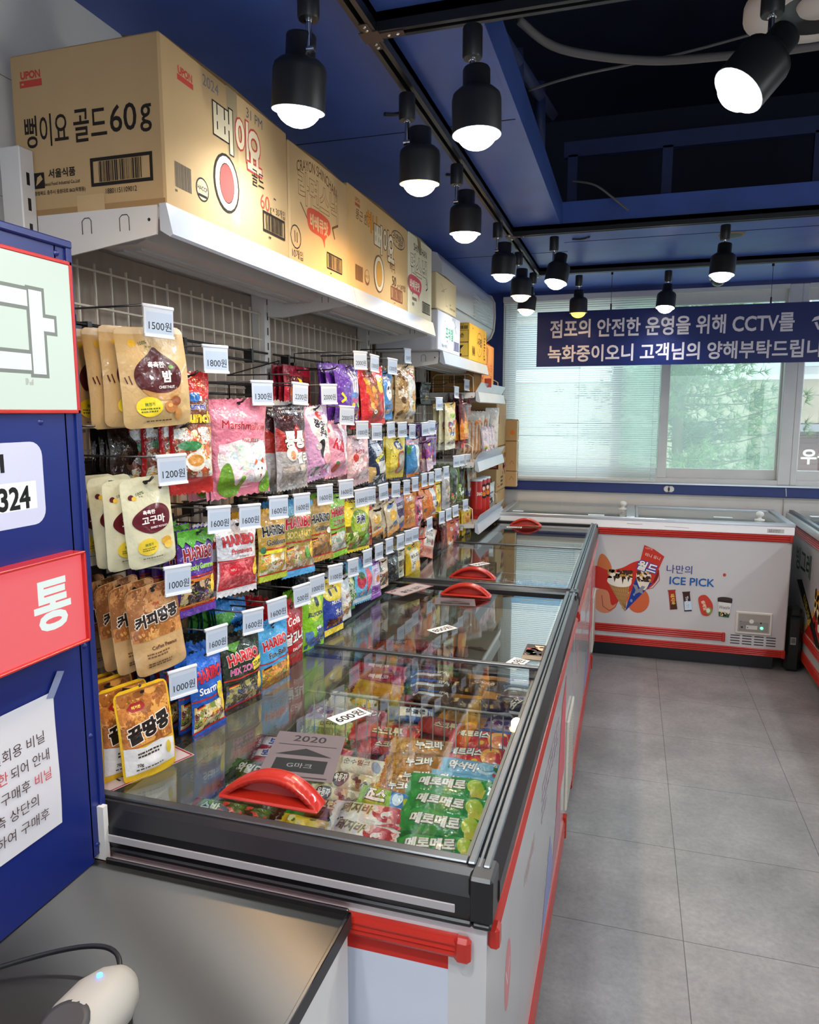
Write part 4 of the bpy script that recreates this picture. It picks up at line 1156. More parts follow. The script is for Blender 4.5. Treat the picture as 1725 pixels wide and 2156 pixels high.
def ribbed_x(x, y0, y1, z0, z1, n):
    b = MB(); prof = [(0, z0)]
    for i in range(n):
        a = z0 + (z1 - z0) * i / n; c = z0 + (z1 - z0) * (i + 1) / n
        prof += [(.007, a + .001), (.0115, (a + c) / 2), (.007, c - .001)]
    prof += [(0, z1)]
    b.extrude(prof, lambda u, v, d: Vector((x - u, d, v)), y1, y0, 0)
    return b
part(ribbed_x(rx0, ry0, ry1, .775, .825, 4), 'upper_bumper', RED_PLASTIC, rfz)
part(ribbed_x(rx0, ry0, ry1, .185, .235, 3), 'middle_bumper', RED_PLASTIC, rfz)
part(ribbed_x(rx0, ry0, ry1, .062, .125, 4), 'lower_bumper', RED_PLASTIC, rfz)
b = MB(); P = plane_P((rx0, 0, 0), (0, -1, 0), (0, 0, 1), (-1, 0, 0), .0006)
art(b, [('t', '#23472f', '빙그레', -4.86, .640, .145, .50, {'b': .035}), ('p', '#c39a5e', [(-4.75, .25), (-4.30, .62), (-3.6, .62), (-3.6, .25)]), ('p', '#b02418', [(-4.70, .245), (-4.28, .58), (-3.6, .58), (-3.6, .24)]), ('p', '#1a1716', [(-5.0, .50), (-4.86, .53), (-4.30, .25), (-4.42, .24)]),
        ('t', '#d8bf3c', '더위사냥', -4.68, .385, .06, .45, {'rot': -30, 'b': .03}), ('b', ['#e8cf6a', '#3a2118', '#efe6d3', '#d79a2e'], 60, -4.52, .32, -4.2, .56, .03, 3), ('b', ['#e8cf6a', '#8d3b20', '#efe6d3'], 50, -4.2, .3, -3.7, .5, .03, 6)], P)
part(b, 'side_print', PRINT, rfz)

# ================================================================== STEEL COUNTER, SCANNER, SIGN CABINET
ct = empty('counter', (-.64, .40, 0)); tag(ct, 'brushed steel checkout counter in the near left corner', 'counter')
cx0, cx1, cy0, cy1, cz = -1.13, -.392, -.4, .966, .768
b = MB(); b.box(cx0, cx1, cy0, cy1, cz - .018, cz, 0, bev=.002); part(b, 'steel_top', STEEL, ct)
b = MB(); b.box(-.850, cx1 - .002, cy1 - .006, cy1, cz - .002, cz + .010, 0, bev=.002); b.box(cx1 - .004, cx1 + .002, cy0, cy1, cz - .025, cz + .003, 0, bev=.001); part(b, 'raised_edge', STEEL, ct)
b = MB(); b.box(cx0, cx1 - .004, cy0, cy1 - .004, .0, cz - .019, 0); part(b, 'cabinet', OFFWHITE, ct)
sc = empty('barcode_scanner', (-.615, .655, cz)); tag(sc, 'grey handheld barcode scanner with a blue light lying on the steel counter', 'barcode scanner')
b = MB()
secs = [(-.085, .030, .016), (-.06, .040, .026), (-.02, .047, .036), (.02, .045, .036), (.045, .036, .030), (.062, .022, .020), (.070, .006, .008)]
V = []; Fs = []; n = 18
for (y, rx, rz) in secs:
    for i in range(n):
        q = 2 * math.pi * i / n
        V.append((rx * math.cos(q), y, .036 + rz * math.sin(q) if math.sin(q) > 0 else .036 + min(rz, .034) * math.sin(q)))
for k in range(len(secs) - 1):
    for i in range(n): Fs.append((k * n + i, k * n + (i + 1) % n, (k + 1) * n + (i + 1) % n, (k + 1) * n + i))
Fs.append(tuple(range(n))[::-1][::-1]); Fs.append(tuple((len(secs) - 1) * n + i for i in range(n))[::-1])
b.add(V, [f[::-1] for f in Fs], 0, WHITE, True); b.build('body', solid('scanner_grey', '#a39f97', .45), sc)
b = MB(); b.lathe([(.030, 0), (.031, .004), (.024, .006)], (0, -.045, .060), (0, -.25, 1), 24); b.build('dark_grip', solid('scanner_dark', '#3a393b', .5), sc)
MB().lathe([(.004, 0), (.004, .003), (.002, .004)], (-.004, .022, .071), (0, .1, 1), 12).build('status_light', LED_BLUE, sc)
cb = MB(); pts = []
for i in range(25):
    t = i / 24
    p0, p1, p2, p3 = Vector((-.012, .064, .035)), Vector((-.04, .13, .06)), Vector((-.16, .10, .01)), Vector((-.30, -.04, .006))
    pts.append((1 - t) ** 3 * p0 + 3 * t * (1 - t) ** 2 * p1 + 3 * t * t * (1 - t) * p2 + t ** 3 * p3)
cb.tube(pts, .0035, 8); cb.build('cord', BLACK_METAL, sc)

# tall blue sign cabinet on the counter's left
sg = empty('sign_cabinet', (-.99, .45, cz)); tag(sg, 'tall blue cabinet with lit sign boxes standing at the left edge', 'sign cabinet')
sx = -.866
b = MB(); b.box(-1.12, sx, -.4, .955, cz + .001, 1.812, 0, bev=.002); b.box(-1.0, sx, .95, .978, cz + .012, 1.811, 0); part(b, 'cabinet', SIGN_BLUE, sg)
b = MB(); b.box(-1.125, sx + .006, -.4, .984, 1.806, 1.818, 0, bev=.002); b.box(sx - .01, sx + .004, .972, .984, cz + .012, 1.81, 0, bev=.001); part(b, 'edge_trim', SIGN_BLUE, sg)
b = MB()
for z in (1.30, 1.16, 1.0, .80): b.lathe([(.005, 0), (.003, .003), (.0005, .0035)], (sx, .962, z), (1, 0, 0), 10)
for y, z in ((.955, 1.795), (.90, 1.535)): b.lathe([(.005, 0), (.003, .003), (.0005, .0035)], (sx, y, z), (1, 0, 0), 10)
part(b, 'screw', SIGN_BLUE, sg)
def lightbox(y0, y1, z0, z1, d, frame_w, layers, nm):
    b = MB()
    b.box(sx, sx + d, y0, y1, z0, z0 + frame_w, 0, bev=.001); b.box(sx, sx + d, y0, y1, z1 - frame_w, z1, 0, bev=.001)
    b.box(sx, sx + d, y0, y0 + frame_w, z0, z1, 0, bev=.001); b.box(sx, sx + d, y1 - frame_w, y1, z0, z1, 0, bev=.001)
    fr_ = part(b, nm, SIGN_RED, sg)
    b = MB(); art(b, layers, plane_P((sx + d * .75, 0, 0), (0, 1, 0), (0, 0, 1), (1, 0, 0), .0004))
    b.box(sx + .001, sx + d * .75 - .0005, y0 + .003, y1 - .003, z0 + .003, z1 - .003, 0, layers[0][1])
    sub(b, 'lit_panel', LIT, fr_, sg)
G = '#6f7a70'
def rr(c, a, b_, c_, d_, g=0): return ('r', c, a - g, b_ - g, c_ + g, d_ + g)
DA_ = [(.80, 1.705, .884, 1.728), (.80, 1.612, .884, 1.636), (.80, 1.612, .82, 1.728), (.887, 1.607, .912, 1.730), (.905, 1.672, .934, 1.692)]
DA = [rr(G, *q, .0055) for q in DA_] + [rr('#f2fbff', *q) for q in DA_]
lightbox(.30, .978, 1.548, 1.785, .008, .006, [('r', '#dcefe1', .30, 1.548, .978, 1.785), *DA, ('b', ['#b9c4b6'], 5, .87, 1.59, .885, 1.60, .004, 3)], 'upper_lightbox')
lightbox(.30, .945, 1.178, 1.328, .03, .004, [('r', '#f2525a', .30, 1.178, .945, 1.328), ('t', '#e9f7f2', '통', .876, 1.256, .080, .10, {'b': .045})], 'lower_lightbox')
b = MB(); P = plane_P((sx + .0003, 0, 0), (0, 1, 0), (0, 0, 1), (1, 0, 0), .0005)
r_ = .022; y1_, z0_, z1_ = .898, 1.380, 1.506
outl = [(.5, z0_)] + [(y1_ - r_ + r_ * math.sin(a), z0_ + r_ - r_ * math.cos(a)) for a in [i * .314 for i in range(6)]] + [(y1_ - r_ + r_ * math.cos(a), z1_ - r_ + r_ * math.sin(a)) for a in [i * .314 for i in range(6)]] + [(.5, z1_)]
art(b, [('p', '#bfc4dc', outl), ('r', '#dfe0e4', .5, 1.405, .882, 1.447), ('t', '#17181a', '324', .8405, 1.4235, .035, .058, {'b': .05}), ('r', '#17181a', .819, 1.463, .826, 1.49)], P); part(b, 'phone_sticker', PRINT, sg)
# paper notice taped to the cabinet
pp = empty('paper_notice', (sx, .75, .88)); tag(pp, 'white paper notice with black and red Korean lines taped to the blue cabinet', 'paper notice')
b = MB(); n = 8
def pap(u, v, k=0): return Vector((sx + .0022 + k * .0003 + .004 * max(0, (v - .5)) * u * u + .002 * math.sin(v * 5) * u, .45 + .435 * u, .886 + .224 * v))
V = [pap(i / n, j / n) for j in range(n + 1) for i in range(n + 1)]
b.add(V, [(j * (n + 1) + i, j * (n + 1) + i + 1, (j + 1) * (n + 1) + i + 1, (j + 1) * (n + 1) + i) for j in range(n) for i in range(n)], 0, '#d3d1d6', True)
K, R2 = '#4a3a38', '#c64a50'
art(b, [('t', K, '일회용 비닐', .83, .715, .085, .265), ('t', R2, '한', .755, .575, .085, .040), ('t', K, '되어 안내', .872, .575, .085, .17), ('t', K, '구매후', .80, .435, .085, .125), ('t', R2, '비닐', .92, .435, .085, .075), ('t', K, '측 상단의', .80, .295, .085, .20), ('t', K, '하여 구매후', .82, .155, .085, .245)], lambda u, v, k: pap(u, v, k + 1), .435, .224, mx=.03)
o = b.build('sheet', PRINT, pp); o.location = -pp.location
b = MB(); b.add([pap(.965, .97, 3), pap(1.0, .95, 3), Vector((sx + .0035, .91, 1.135)), Vector((sx + .0035, .895, 1.14))], [(0, 1, 2, 3)], 0, '#7f88a8'); o = b.build('tape', PRINT, pp); o.location = -pp.location
tag(MB().box(-.90, -.853, .966, .977, cz + .001, .868, 0).build('trim_board', OFFWHITE), 'narrow cream board strip between the blue cabinet and the nearest freezer', 'board')

# ================================================================== GONDOLA
gd = empty('gondola', (-1.11, 2.9, 0)); tag(gd, 'white wire grid gondola frame along the left wall behind the freezers', 'display rack')
posts = (1.135, 2.05, 2.95, 3.83, 4.74)
for y in posts:
    b = MB(); b.box(-1.128, -1.082, y - .017, y + .017, 0, 2.03, 0, bev=.002)
    z = .12
    while z < 2.0:
        b.box(-1.0822, -1.0815, y - .0035, y + .0035, z, z + .022, 1); z += .045
    b2 = part(b, 'upright', [OFFWHITE, BLACK_METAL], gd)
b = MB(); b.box(-1.142, -1.130, 1.13, 4.74, .0, 1.90, 0); part(b, 'wall_shade_sheet', WALL_SHADE, gd)  # added sheet: its darker colour stands for shade on the wall behind
for y0, y1 in zip(posts[:-1], posts[1:]):
    b = MB(); y = y0 + .03
    while y < y1 - .02:
        b.box(-1.1005, -1.0965, y - .002, y + .002, .70, 1.86); y += .0505
    z = .72
    while z < 1.87:
        b.box(-1.097, -1.093, y0 + .018, y1 - .018, z - .002, z + .002); z += .075
    part(b, 'wire_grid', WIRE_WHITE, gd)

def shelf(label, y0, y1, z, xf=-.80, xb=-1.08, rail_h=.05, lamp=True, lip=False, fence=False, group=None, bd=1.0):
    root = empty('display_shelf', ((xf + xb) / 2, (y0 + y1) / 2, z)); tag(root, label, 'shelf', group)
    b = MB(); b.box(xb, xf - .016, y0 + .004, y1 - .004, z - .020, z, 0, bev=.002)
    b.box(xb, xf - .02, y0 + .004, y1 - .004, z - .021, z - .0195, 0)
    part(b, 'deck', GREY_ENAMEL, root)
    b = MB(); prof = [(xf - .014, z + .004), (xf, z + .004), (xf + .012, z - rail_h), (xf + .006, z - rail_h - .004), (xf - .014, z - rail_h + .008)]
    b.extrude(prof, lambda u, v, d: Vector((u, d, v)), y1, y0, 0)
    part(b, 'price_rail', RAIL_PLASTIC, root)
    for y in (y0, y1 - .004):
        b = MB(); prof = [(xb, z - .072 * bd), (xb + .05, z - .076 * bd), (xf - .05, z - .052 * bd), (xf - .022, z - .048 * bd), (xf - .018, z + .002), (xb, z + .002)]
        b.extrude(prof, lambda u, v, d: Vector((u, d, v)), y + .004, y, 0)
        yy = y - .0006
        b.add([(xf - .10, yy, z - .036), (xf - .082, yy, z - .036), (xf - .082, yy, z - .012), (xf - .10, yy, z - .012)], [(0, 1, 2, 3)], 0)
        for xx in (xf - .098, xb + .10): b.tube([(xx, yy, z - .038), (xx, yy, z - .015), (xx + .006, yy, z - .010), (xx + .016, yy, z - .010), (xx + .020, yy, z - .015), (xx + .020, yy, z - .038)], .0008, 4, 1)
        b.lathe([(.003, 0), (.003, .001)], (xf - .036, yy + .001, z - .022), (0, -1, 0), 10, 1)
        part(b, 'bracket', [OFFWHITE, BLACK_METAL], root)
    if lamp:
        b = MB(); prof = [(xf - .20, z - .021), (xf - .195, z - .045), (xf - .175, z - .052), (xf - .095, z - .052), (xf - .075, z - .045), (xf - .07, z - .021)]
        b.extrude(prof, lambda u, v, d: Vector((u, d, v)), y1 - .10, y0 + .04, 0)
        for q in (xf - .155, xf - .115): b.box(q - .008, q + .008, y0 + .07, y1 - .14, z - .056, z - .051, 1)
        part(b, 'light_batten', [GREY_ENAMEL, ALU_X], root)
    if lip:
        b = MB(); b.extrude([(xf - .02, z + .002), (xf + .012, z + .055), (xf + .015, z + .055), (xf - .014, z + .002)], lambda u, v, d: Vector((u, d, v)), y1 - .01, y0 + .01, 0)
        part(b, 'front_lip', RAIL_PLASTIC, root)
    if fence:
        for y in (y0 + .02, y1 - .03):
            b = MB(); b.tube([(xb + .02, y, z), (xb + .02, y, z + .085), (xb + .04, y, z + .10), (xf - .06, y, z + .10), (xf - .035, y, z + .085), (xf - .03, y, z)], .003, 6)
            for xx in (xb + .08, xb + .14, xb + .20): b.tube([(xx, y, z), (xx, y, z + .10)], .002, 5)
            part(b, 'side_fence', WIRE_WHITE, root)
    return root
s1 = shelf('long white top shelf under the tall brown cartons, nearest section', 1.15, 2.052, 1.912)
s2 = shelf('white top shelf carrying the orange lit carton, second section', 2.056, 2.955, 1.912)
s3 = shelf('white upper shelf under the white pretzel carton and the yellow carton', 3.12, 4.13, 1.81, xf=-.80)
shelf('small white shelf with upright lip at the far end, uppermost of three', 3.90, 4.72, 1.655, lamp=False, lip=True, fence=True, bd=.55)
shelf('small white shelf with upright lip holding clear stick bags, middle of three', 3.90, 4.72, 1.275, lamp=False, lip=True, fence=True, bd=.55)
shelf('small white shelf with upright lip holding red snack cans, lowest of three', 3.92, 4.74, .926, lamp=False, lip=True, fence=True, bd=.4)
b = MB(); art(b, [('r', '#e9ebef', 0, 0, .12, .046), ('t', '#8a8f99', '경 고', .06, .038, .006, .03), ('l', '#9aa0aa', 3, .02, .004, .10, .030, 3)], plane_P((-.7955, 1.53, 1.862), (0, 1, 0), (-.23, 0, .97), (.97, 0, .23), .0004))
part(b, 'warning_label', PRINT, s1)
b = MB(); art(b, [('r', '#e9ebef', 0, 0, .14, .046), ('t', '#8a8f99', '경 고', .07, .038, .006, .03), ('l', '#9aa0aa', 3, .02, .004, .12, .030, 4)], plane_P((-.7955, 1.83, 1.862), (0, 1, 0), (-.23, 0, .97), (.97, 0, .23), .0004))
part(b, 'warning_label', PRINT, s1)
# black cross rails that carry the hooks
for i, (y0, y1, zs, w) in enumerate(((1.16, 2.03, (1.70, 1.60, 1.42, 1.29, 1.20, 1.03), 'nearest bay'), (2.07, 2.93, (1.70, 1.46, 1.24, 1.02), 'second bay'), (2.97, 3.81, (1.64, 1.46, 1.27, 1.02), 'third bay'), (3.85, 4.2, (1.28, 1.02), 'far bay'))):
    for j, z in enumerate(zs):
        b = MB()
        for dz in (0, .028): b.cyl((-1.075, y0, z + dz), (-1.075, y1, z + dz), .0035, 8)
        for y in (y0 + .1, (y0 + y1) / 2, y1 - .1): b.box(-1.098, -1.07, y - .006, y + .006, z - .006, z + .034)
        od = ('topmost', 'second', 'third', 'fourth', 'fifth', 'lowest')[j if j < len(zs) - 1 or len(zs) == 6 else 5]
        tag(b.build('hook_rail', WIRE_BLACK), f'black double wire rail behind the snack hooks of the {w}, {od} in that bay', 'hook rail', 'hook rails on the gondola')

# ================================================================== CARTONS
def carton(label, x0, x1, y0, y1, z0, z1, col, front, side, flaps=True, tape=None, lean=0.0, topcol=None):
    root = empty('carton', ((x0 + x1) / 2, (y0 + y1) / 2, z0)); tag(root, label, 'cardboard box')
    b = MB(); b.box(x0, x1, y0, y1, z0, z1, 0, col, bev=.004)
    P = plane_P((x0, y0, z0), (1, 0, 0), (0, 0, 1), (0, -1, 0), .0004); art(b, front, P)
    P = plane_P((x1, y0, z0), (0, 1, 0), (0, 0, 1), (1, 0, 0), .0004); art(b, side, P)
    part(b, 'box', CARD, root)
    if flaps:
        b = MB()
        b.add([(x0 + .004, y0 + .004, z1), (x1 - .004, y0 + .004, z1), (x1 - .004, (y0 + y1) / 2, z1 + .008), (x0 + .004, (y0 + y1) / 2, z1 + .008), (x0 + .004, y1 - .004, z1), (x1 - .004, y1 - .004, z1)], [(0, 1, 2, 3), (3, 2, 5, 4)], 0, col)
        b.add([(x1 - .002, y0 + .02, z1), (x1 - .002, y1 - .02, z1), (x1 - .10, y1 - .03, z1 + .018), (x1 - .10, y0 + .03, z1 + .018)], [(0, 1, 2, 3)], 0, col)
        part(b, 'flap', CARD, root)
    if tape:
        b = MB(); a, c, tcol = tape
        art(b, [('r', tcol, a, .0, c, z1 - z0 - .002)], plane_P((x1, y0, z0), (0, 1, 0), (0, 0, 1), (1, 0, 0), .0003), k0=6)
        part(b, 'packing_tape', TAPE, root)
    return root
TAPE = printed('packing_tape', .2, 0.3, 30, coat=.5)
K = '#2a2420'; RD = '#c64a3e'
def popcorn(cx, cz, s, c1, c2, fill, txt):
    return [('t', '#d6c6a4', '뻐', cx - .004, cz + .052 * s, .082 * s, .092 * s, {'b': .05, 'oc': c1, 'ow': .05}), ('t', '#d6c6a4', '이', cx + .066 * s, cz + .055 * s, .078 * s, .05 * s, {'b': .05, 'oc': c2, 'ow': .06}), ('t', '#d6c6a4', '요', cx + .114 * s, cz + .045 * s, .080 * s, .058 * s, {'b': .05, 'oc': c2, 'ow': .06}),
            ('e', c1, cx + .002, cz - .048 * s, .046 * s, .054 * s), ('e', '#d6c6a4', cx + .002, cz - .048 * s, .041 * s, .049 * s), ('e', c1, cx + .002, cz - .048 * s, .027 * s, .037 * s), ('e', fill, cx + .002, cz - .048 * s, .025 * s, .035 * s),
            ('t', c1, txt, cx + .126 * s, cz - .005 * s, .032 * s, .05 * s)]
carton('tall brown carton with big black Korean words and barcode, nearest on the top shelf', -1.125, -.802, 1.153, 1.638, 1.913, 2.200, '#c2a274',
       [('r', RD, .022, .228, .072, .240), ('t', RD, 'UPON', .047, .249, .014, .045, {'b': .07}), ('l', '#c2a274', 1, .026, .231, .068, .237, 2),
        ('t', K, '뻥이요', .075, .150, .056, .098, {'b': .018}), ('t', K, '골드', .172, .150, .056, .072, {'b': .018}), ('t', K, '60', .243, .154, .046, .056, {'b': .012}), ('t', K, 'g', .290, .148, .046, .024, {'b': .012}),
        ('r', K, .038, .050, .064, .078), ('p', '#c2a274', [(.044, .055), (.048, .07), (.056, .074), (.060, .066), (.052, .060)]), ('t', K, '서울식품', .104, .074, .016, .068, {'b': .04}), ('t', K, 'Seoul Food Industrial Co.,Ltd', .103, .056, .007, .080, {'b': .02}), ('t', K, '충청북도 충주시 충원대로 862(목행동)', .097, .041, .009, .115, {'b': .02})]
       + frame(K, .168, .043, .300, .092, .006) + [('bar', K, .186, .050, .278, .085, 8), ('t', K, '18801151109012', .232, .033, .009, .066, {'b': .01})] + [('r', '#a58358', .0, .0, .323, .012), ('r', '#caab7e', .135, .0, .195, .030)],
       [('r', RD, .050, .228, .100, .238), ('t', RD, 'UPON', .075, .246, .014, .045, {'b': .07}), ('t', '#7c7d80', '2024', .160, .262, .020, .058, {}), ('t', '#5d5f63', '31 PM', .330, .262, .020, .080, {'rot': -2}),
        ('bar', '#5d574e', .030, .040, .082, .084, 4), ('l', '#5d574e', 1, .03, .03, .082, .037, 2), ('e', K, .118, .058, .022, .022), ('e', '#b9a98a', .118, .058, .019, .019), ('t', K, 'HACCP', .118, .060, .008, .034, {'b': .03}), ('r', K, .103, .044, .133, .049),
        ('t', RD, '60', .368, .100, .032, .045), ('t', K, 'g × 30개입', .428, .093, .022, .075), ('l', K, 1, .41, .116, .46, .123, 7)] + popcorn(.205, .145, 1.05, K, '#b8433c', '#c94a44', '골드') + frame(K, .355, .038, .462, .082, .005) + [('bar', K, .368, .044, .450, .077, 5), ('l', K, 1, .38, .026, .435, .033, 3)],
       tape=(.217, .258, '#b5a078'))
carton('brown carton with crayon lettering and red speech bubble, second on the top shelf', -1.125, -.803, 1.648, 2.022, 1.913, 2.192, '#c6a678', [],
       [('t', '#6a4d33', 'CRAYON SHINCHAN', .168, .254, .026, .25, {'b': .01, 'arc': 1.5}), ('t', '#c6a678', '라면스낵', .175, .190, .078, .25, {'b': .03, 'oc': '#6a4d33', 'ow': .03}), ('k', '#6a4d33', [(.06, .15), (.10, .12), (.11, .125)], .004), ('k', '#6a4d33', [(.30, .15), (.26, .135), (.275, .11)], .006),
        ('p', '#c4543c', curve2([(.10, .145), (.16, .155), (.235, .148), (.245, .118), (.21, .095), (.205, .072), (.185, .092), (.11, .10)])), ('t', '#c8ab80', '바베큐맛', .172, .122, .038, .115, {'b': .05}),
        ('k', K, [(.03 + .028 * math.cos(a), .062 + .027 * math.sin(a)) for a in [i * .45 for i in range(15)]], .003), ('k', K, [(.024, .075), (.025, .050)], .003), ('k', K, [(.036, .073), (.037, .050)], .003), ('t', K, '10개입', .038, .022, .022, .06, {})] + frame(K, .218, .022, .325, .066, .004) + [('bar', K, .228, .027, .316, .061, 6), ('l', K, 1, .24, .010, .31, .016, 2)])
carton('orange lit carton with scribbled pen notes and ring logo, third on the top shelf', -1.125, -.805, 2.032, 2.612, 1.913, 2.205, '#cba670', [],
       [('r', '#a85f35', .055, .243, .095, .252), ('t', '#a85f35', 'UPON', .075, .262, .012, .04, {'b': .05}), ('t', '#4d3a2c', '뚱근 한', .11, .222, .030, .10, {'sk': .2}), ('t', '#d98f2c', '허니', .20, .225, .060, .10, {'b': .05, 'oc': '#7e5230', 'ow': .03}),
        ('k', '#4a4a55', [(.47 + .075 * math.cos(a), .232 + .028 * math.sin(a)) for a in [i * .35 for i in range(19)]], .003), ('t', '#4a4a55', '라면매콤', .47, .236, .030, .12, {'sk': .3}), ('t', '#4a4a55', '맛임', .49, .214, .02, .06, {'sk': .3}),
        ('bar', '#7e5230', .05, .03, .115, .075, 4), ('e', '#7e5230', .152, .052, .022, .024), ('e', '#cba670', .152, .055, .018, .019), ('t', '#6a4930', 'HACCP', .152, .055, .009, .032, {})] + popcorn(.262, .135, 1.1, '#7e5230', '#7e5230', '#cf953f', '허니')
       + [('t', '#5d412c', '50', .42, .085, .032, .055), ('t', '#5d412c', 'g × 30개입', .50, .076, .024, .10)] + frame('#8c4c36', .385, .022, .515, .066, .005) + [('bar', '#8c4c36', .40, .028, .50, .060, 9), ('l', '#8c4c36', 1, .42, .010, .49, .016, 2)])
carton('pale carton with black lettering and pink bubble, last tall box on the top shelf', -1.125, -.802, 2.622, 2.938, 1.913, 2.205, '#ddd2b2', [],
       [('t', '#3a3230', 'SHINCHAN', .15, .250, .026, .20, {'b': .02}), ('t', '#ddd2b2', '면스낵', .13, .182, .085, .22, {'b': .04, 'oc': '#37343a', 'ow': .04}), ('k', '#37343a', [(.24, .16), (.25, .125), (.23, .115)], .006),
        ('p', '#c9505c', curve2([(.0, .135), (.07, .145), (.155, .135), (.16, .105), (.135, .08), (.13, .06), (.11, .08), (.01, .085)])), ('t', '#e5d9bd', '바베큐맛', .075, .110, .036, .13, {'b': .05}), ('p', '#8d7a58', [(.10, .292), (.15, .285), (.16, .25), (.14, .23), (.12, .255)])] + frame(K, .175, .025, .290, .068, .004) + [('bar', K, .185, .030, .280, .063, 6), ('l', '#7a705e', 3, .04, .03, .12, .09, 2)])
carton('white carton with green pretzel lettering on the second shelf', -1.08, -.80, 3.03, 3.45, 1.813, 1.982, '#bfc0c6', [('p', '#a9abb2', [(.24, .10), (.26, .13), (.255, .06)])],
       [('t', '#2f8a63', '프레첼', .21, .085, .055, .14, {'b': .03}), ('l', '#7b8288', 1, .12, .128, .19, .138, 3), ('t', '#4b4f55', '85g × 18개입', .12, .025, .018, .16, {}), ('l', '#4b4f55', 1, .16, .045, .24, .055, 3), ('k', '#4b4f55', [(.30, .15), (.33, .13), (.31, .12), (.34, .10)], .003), ('t', '#4b4f55', '버거 한', .29, .155, .018, .10, {'sk': .2})] + frame('#3d4674', .29, .020, .40, .060, .003) + [('bar', '#3d4674', .30, .024, .39, .056, 6)])
carton('beige carton stacked on the white pretzel carton', -1.08, -.805, 3.02, 3.385, 1.986, 2.135, '#c6b48e', [('l', '#6d5c40', 3, .2, .03, .25, .10, 3)], [('k', '#a08d68', [(.08, .11), (.14, .085), (.09, .08), (.18, .105)], .003), ('k', '#a08d68', [(.17, .07), (.17, .03), (.20, .03)], .004), ('l', '#8a7751', 2, .24, .02, .35, .05, 3)])
carton('yellow carton with black printing at the far end of the second shelf', -1.03, -.80, 3.665, 4.105, 1.813, 2.000, '#d9b34c',
       frame(K, .135, .02, .225, .09, .002) + frame(K, .135, .09, .225, .15, .002) + [('bar', K, .14, .155, .22, .172, 4), ('t', K, '취급주의', .18, .178, .010, .07), ('t', K, '파손', .18, .125, .022, .06, {'b': .03}), ('p', K, [(.16, .075), (.20, .075), (.183, .055), (.183, .04), (.177, .04), (.177, .055)]), ('e', K, .18, .028, .010, .007)],
       [('k', K, [(.25 + .075 * math.cos(a), .095 + .062 * math.sin(a)) for a in [i * .35 for i in range(19)]], .003), ('t', K, '사각팝', .25, .108, .045, .12, {'b': .05}), ('t', K, '콘', .25, .065, .02, .05), ('l', K, 1, .07, .158, .14, .172, 3)] + frame(K, .06, .03, .14, .075, .002) + [('bar', K, .068, .035, .132, .07, 3), ('l', K, 9, .37, .02, .41, .165, 7), ('t', K, '3', .23, .018, .016, .03)], flaps=False)
carton('orange brown carton with red print behind the yellow carton', -1.06, -.828, 4.12, 4.50, 1.66, 1.945, '#c08d56', [('r', '#a0453a', .25, .03, .29, .08)],
       [('e', '#c0483c', .03, .15, .05, .075), ('e', '#c08d56', .03, .15, .042, .065), ('t', '#b5503c', '고소한', .22, .14, .08, .22, {'b': .0}), ('t', '#b5503c', '콘칩', .24, .07, .05, .12), ('l', '#b5503c', 4, .04, .215, .16, .265, 6), ('p', '#8a6a3f', [(.14, .28), (.2, .26), (.18, .17), (.15, .18)])])
carton('brown carton with a dark label lying on the small top shelf of the far end', -1.08, -.83, 3.93, 4.10, 1.66, 1.80, '#96703f', frame('#2a1e14', .11, .05, .20, .085, .003) + [('bar', '#2a1e14', .12, .055, .19, .08, 3)], [], flaps=False)
for lb, z0, z1, x1, lay in (('brown carton with faint pink drawing, top of the far end stack', 1.322, 1.64, -.82, [('k', '#b98a80', [(.10, .20), (.14, .14), (.2, .16), (.30, .10)], .004), ('r', '#c49a92', .04, .24, .07, .28), ('l', '#c09088', 3, .14, .18, .33, .28, 3)]),
                            ('brown carton with a pink face print, middle of the far end stack', 1.02, 1.318, -.815, [('b', ['#b5606a', '#a85a52', '#b8996c'], 30, .22, .1, .34, .25, .025, 3), ('k', '#5d6a52', [(.12, .22), (.15, .25), (.13, .1)], .004), ('l', '#a84a44', 2, .03, .02, .13, .06, 3), ('l', '#4a3f30', 3, .16, .02, .25, .1, 4)]),
                            ('plain brown carton with faint print at the bottom of the far end stack', .70, 1.016, -.82, [('l', '#a38a5f', 6, .05, .05, .33, .26, 3)]),
                            ('brown carton under the plain one at the end of the gondola', .0, .696, -.825, [('l', '#a38a5f', 6, .05, .05, .33, .26, 5)])):
    carton(lb, -1.12, x1 - .03, 4.76, 5.135, z0, z1, '#b8986a', [('t', '#6a2a20', '콘칩', .20, .20, .09, .18, {'oc': '#8d5a4a', 'ow': .05})] + frame(K, .16, .05, .24, .09, .003) + ([('r', '#a37a44', 0, 0, .30, .002)]), lay, flaps=z1 > 1.6)
for i, (z0, z1) in enumerate(((1.02, 1.13), (1.133, 1.345), (1.348, 1.492))):
    carton(('tan carton with round mark, lowest of the narrow stack against the blind', 'tan carton wrapped in clear film, middle of the narrow stack against the blind', 'tan carton with orange mark, top of the narrow stack against the blind')[i], -1.13, -.772, 5.14, 5.232, z0, z1, '#b39468',
           [('k', '#8a5c2a', [(.31, .05), (.325, .075), (.34, .05)], .003)] + ([('e', '#cf7a2c', .325, .06, .014, .018)] if i == 2 else []), [('r', '#cfc7b2', .012, .0, .05, z1 - z0 - .003), ('l', '#7d6b4a', 3, .055, .01, .088, z1 - z0 - .01, i)], flaps=i == 2)

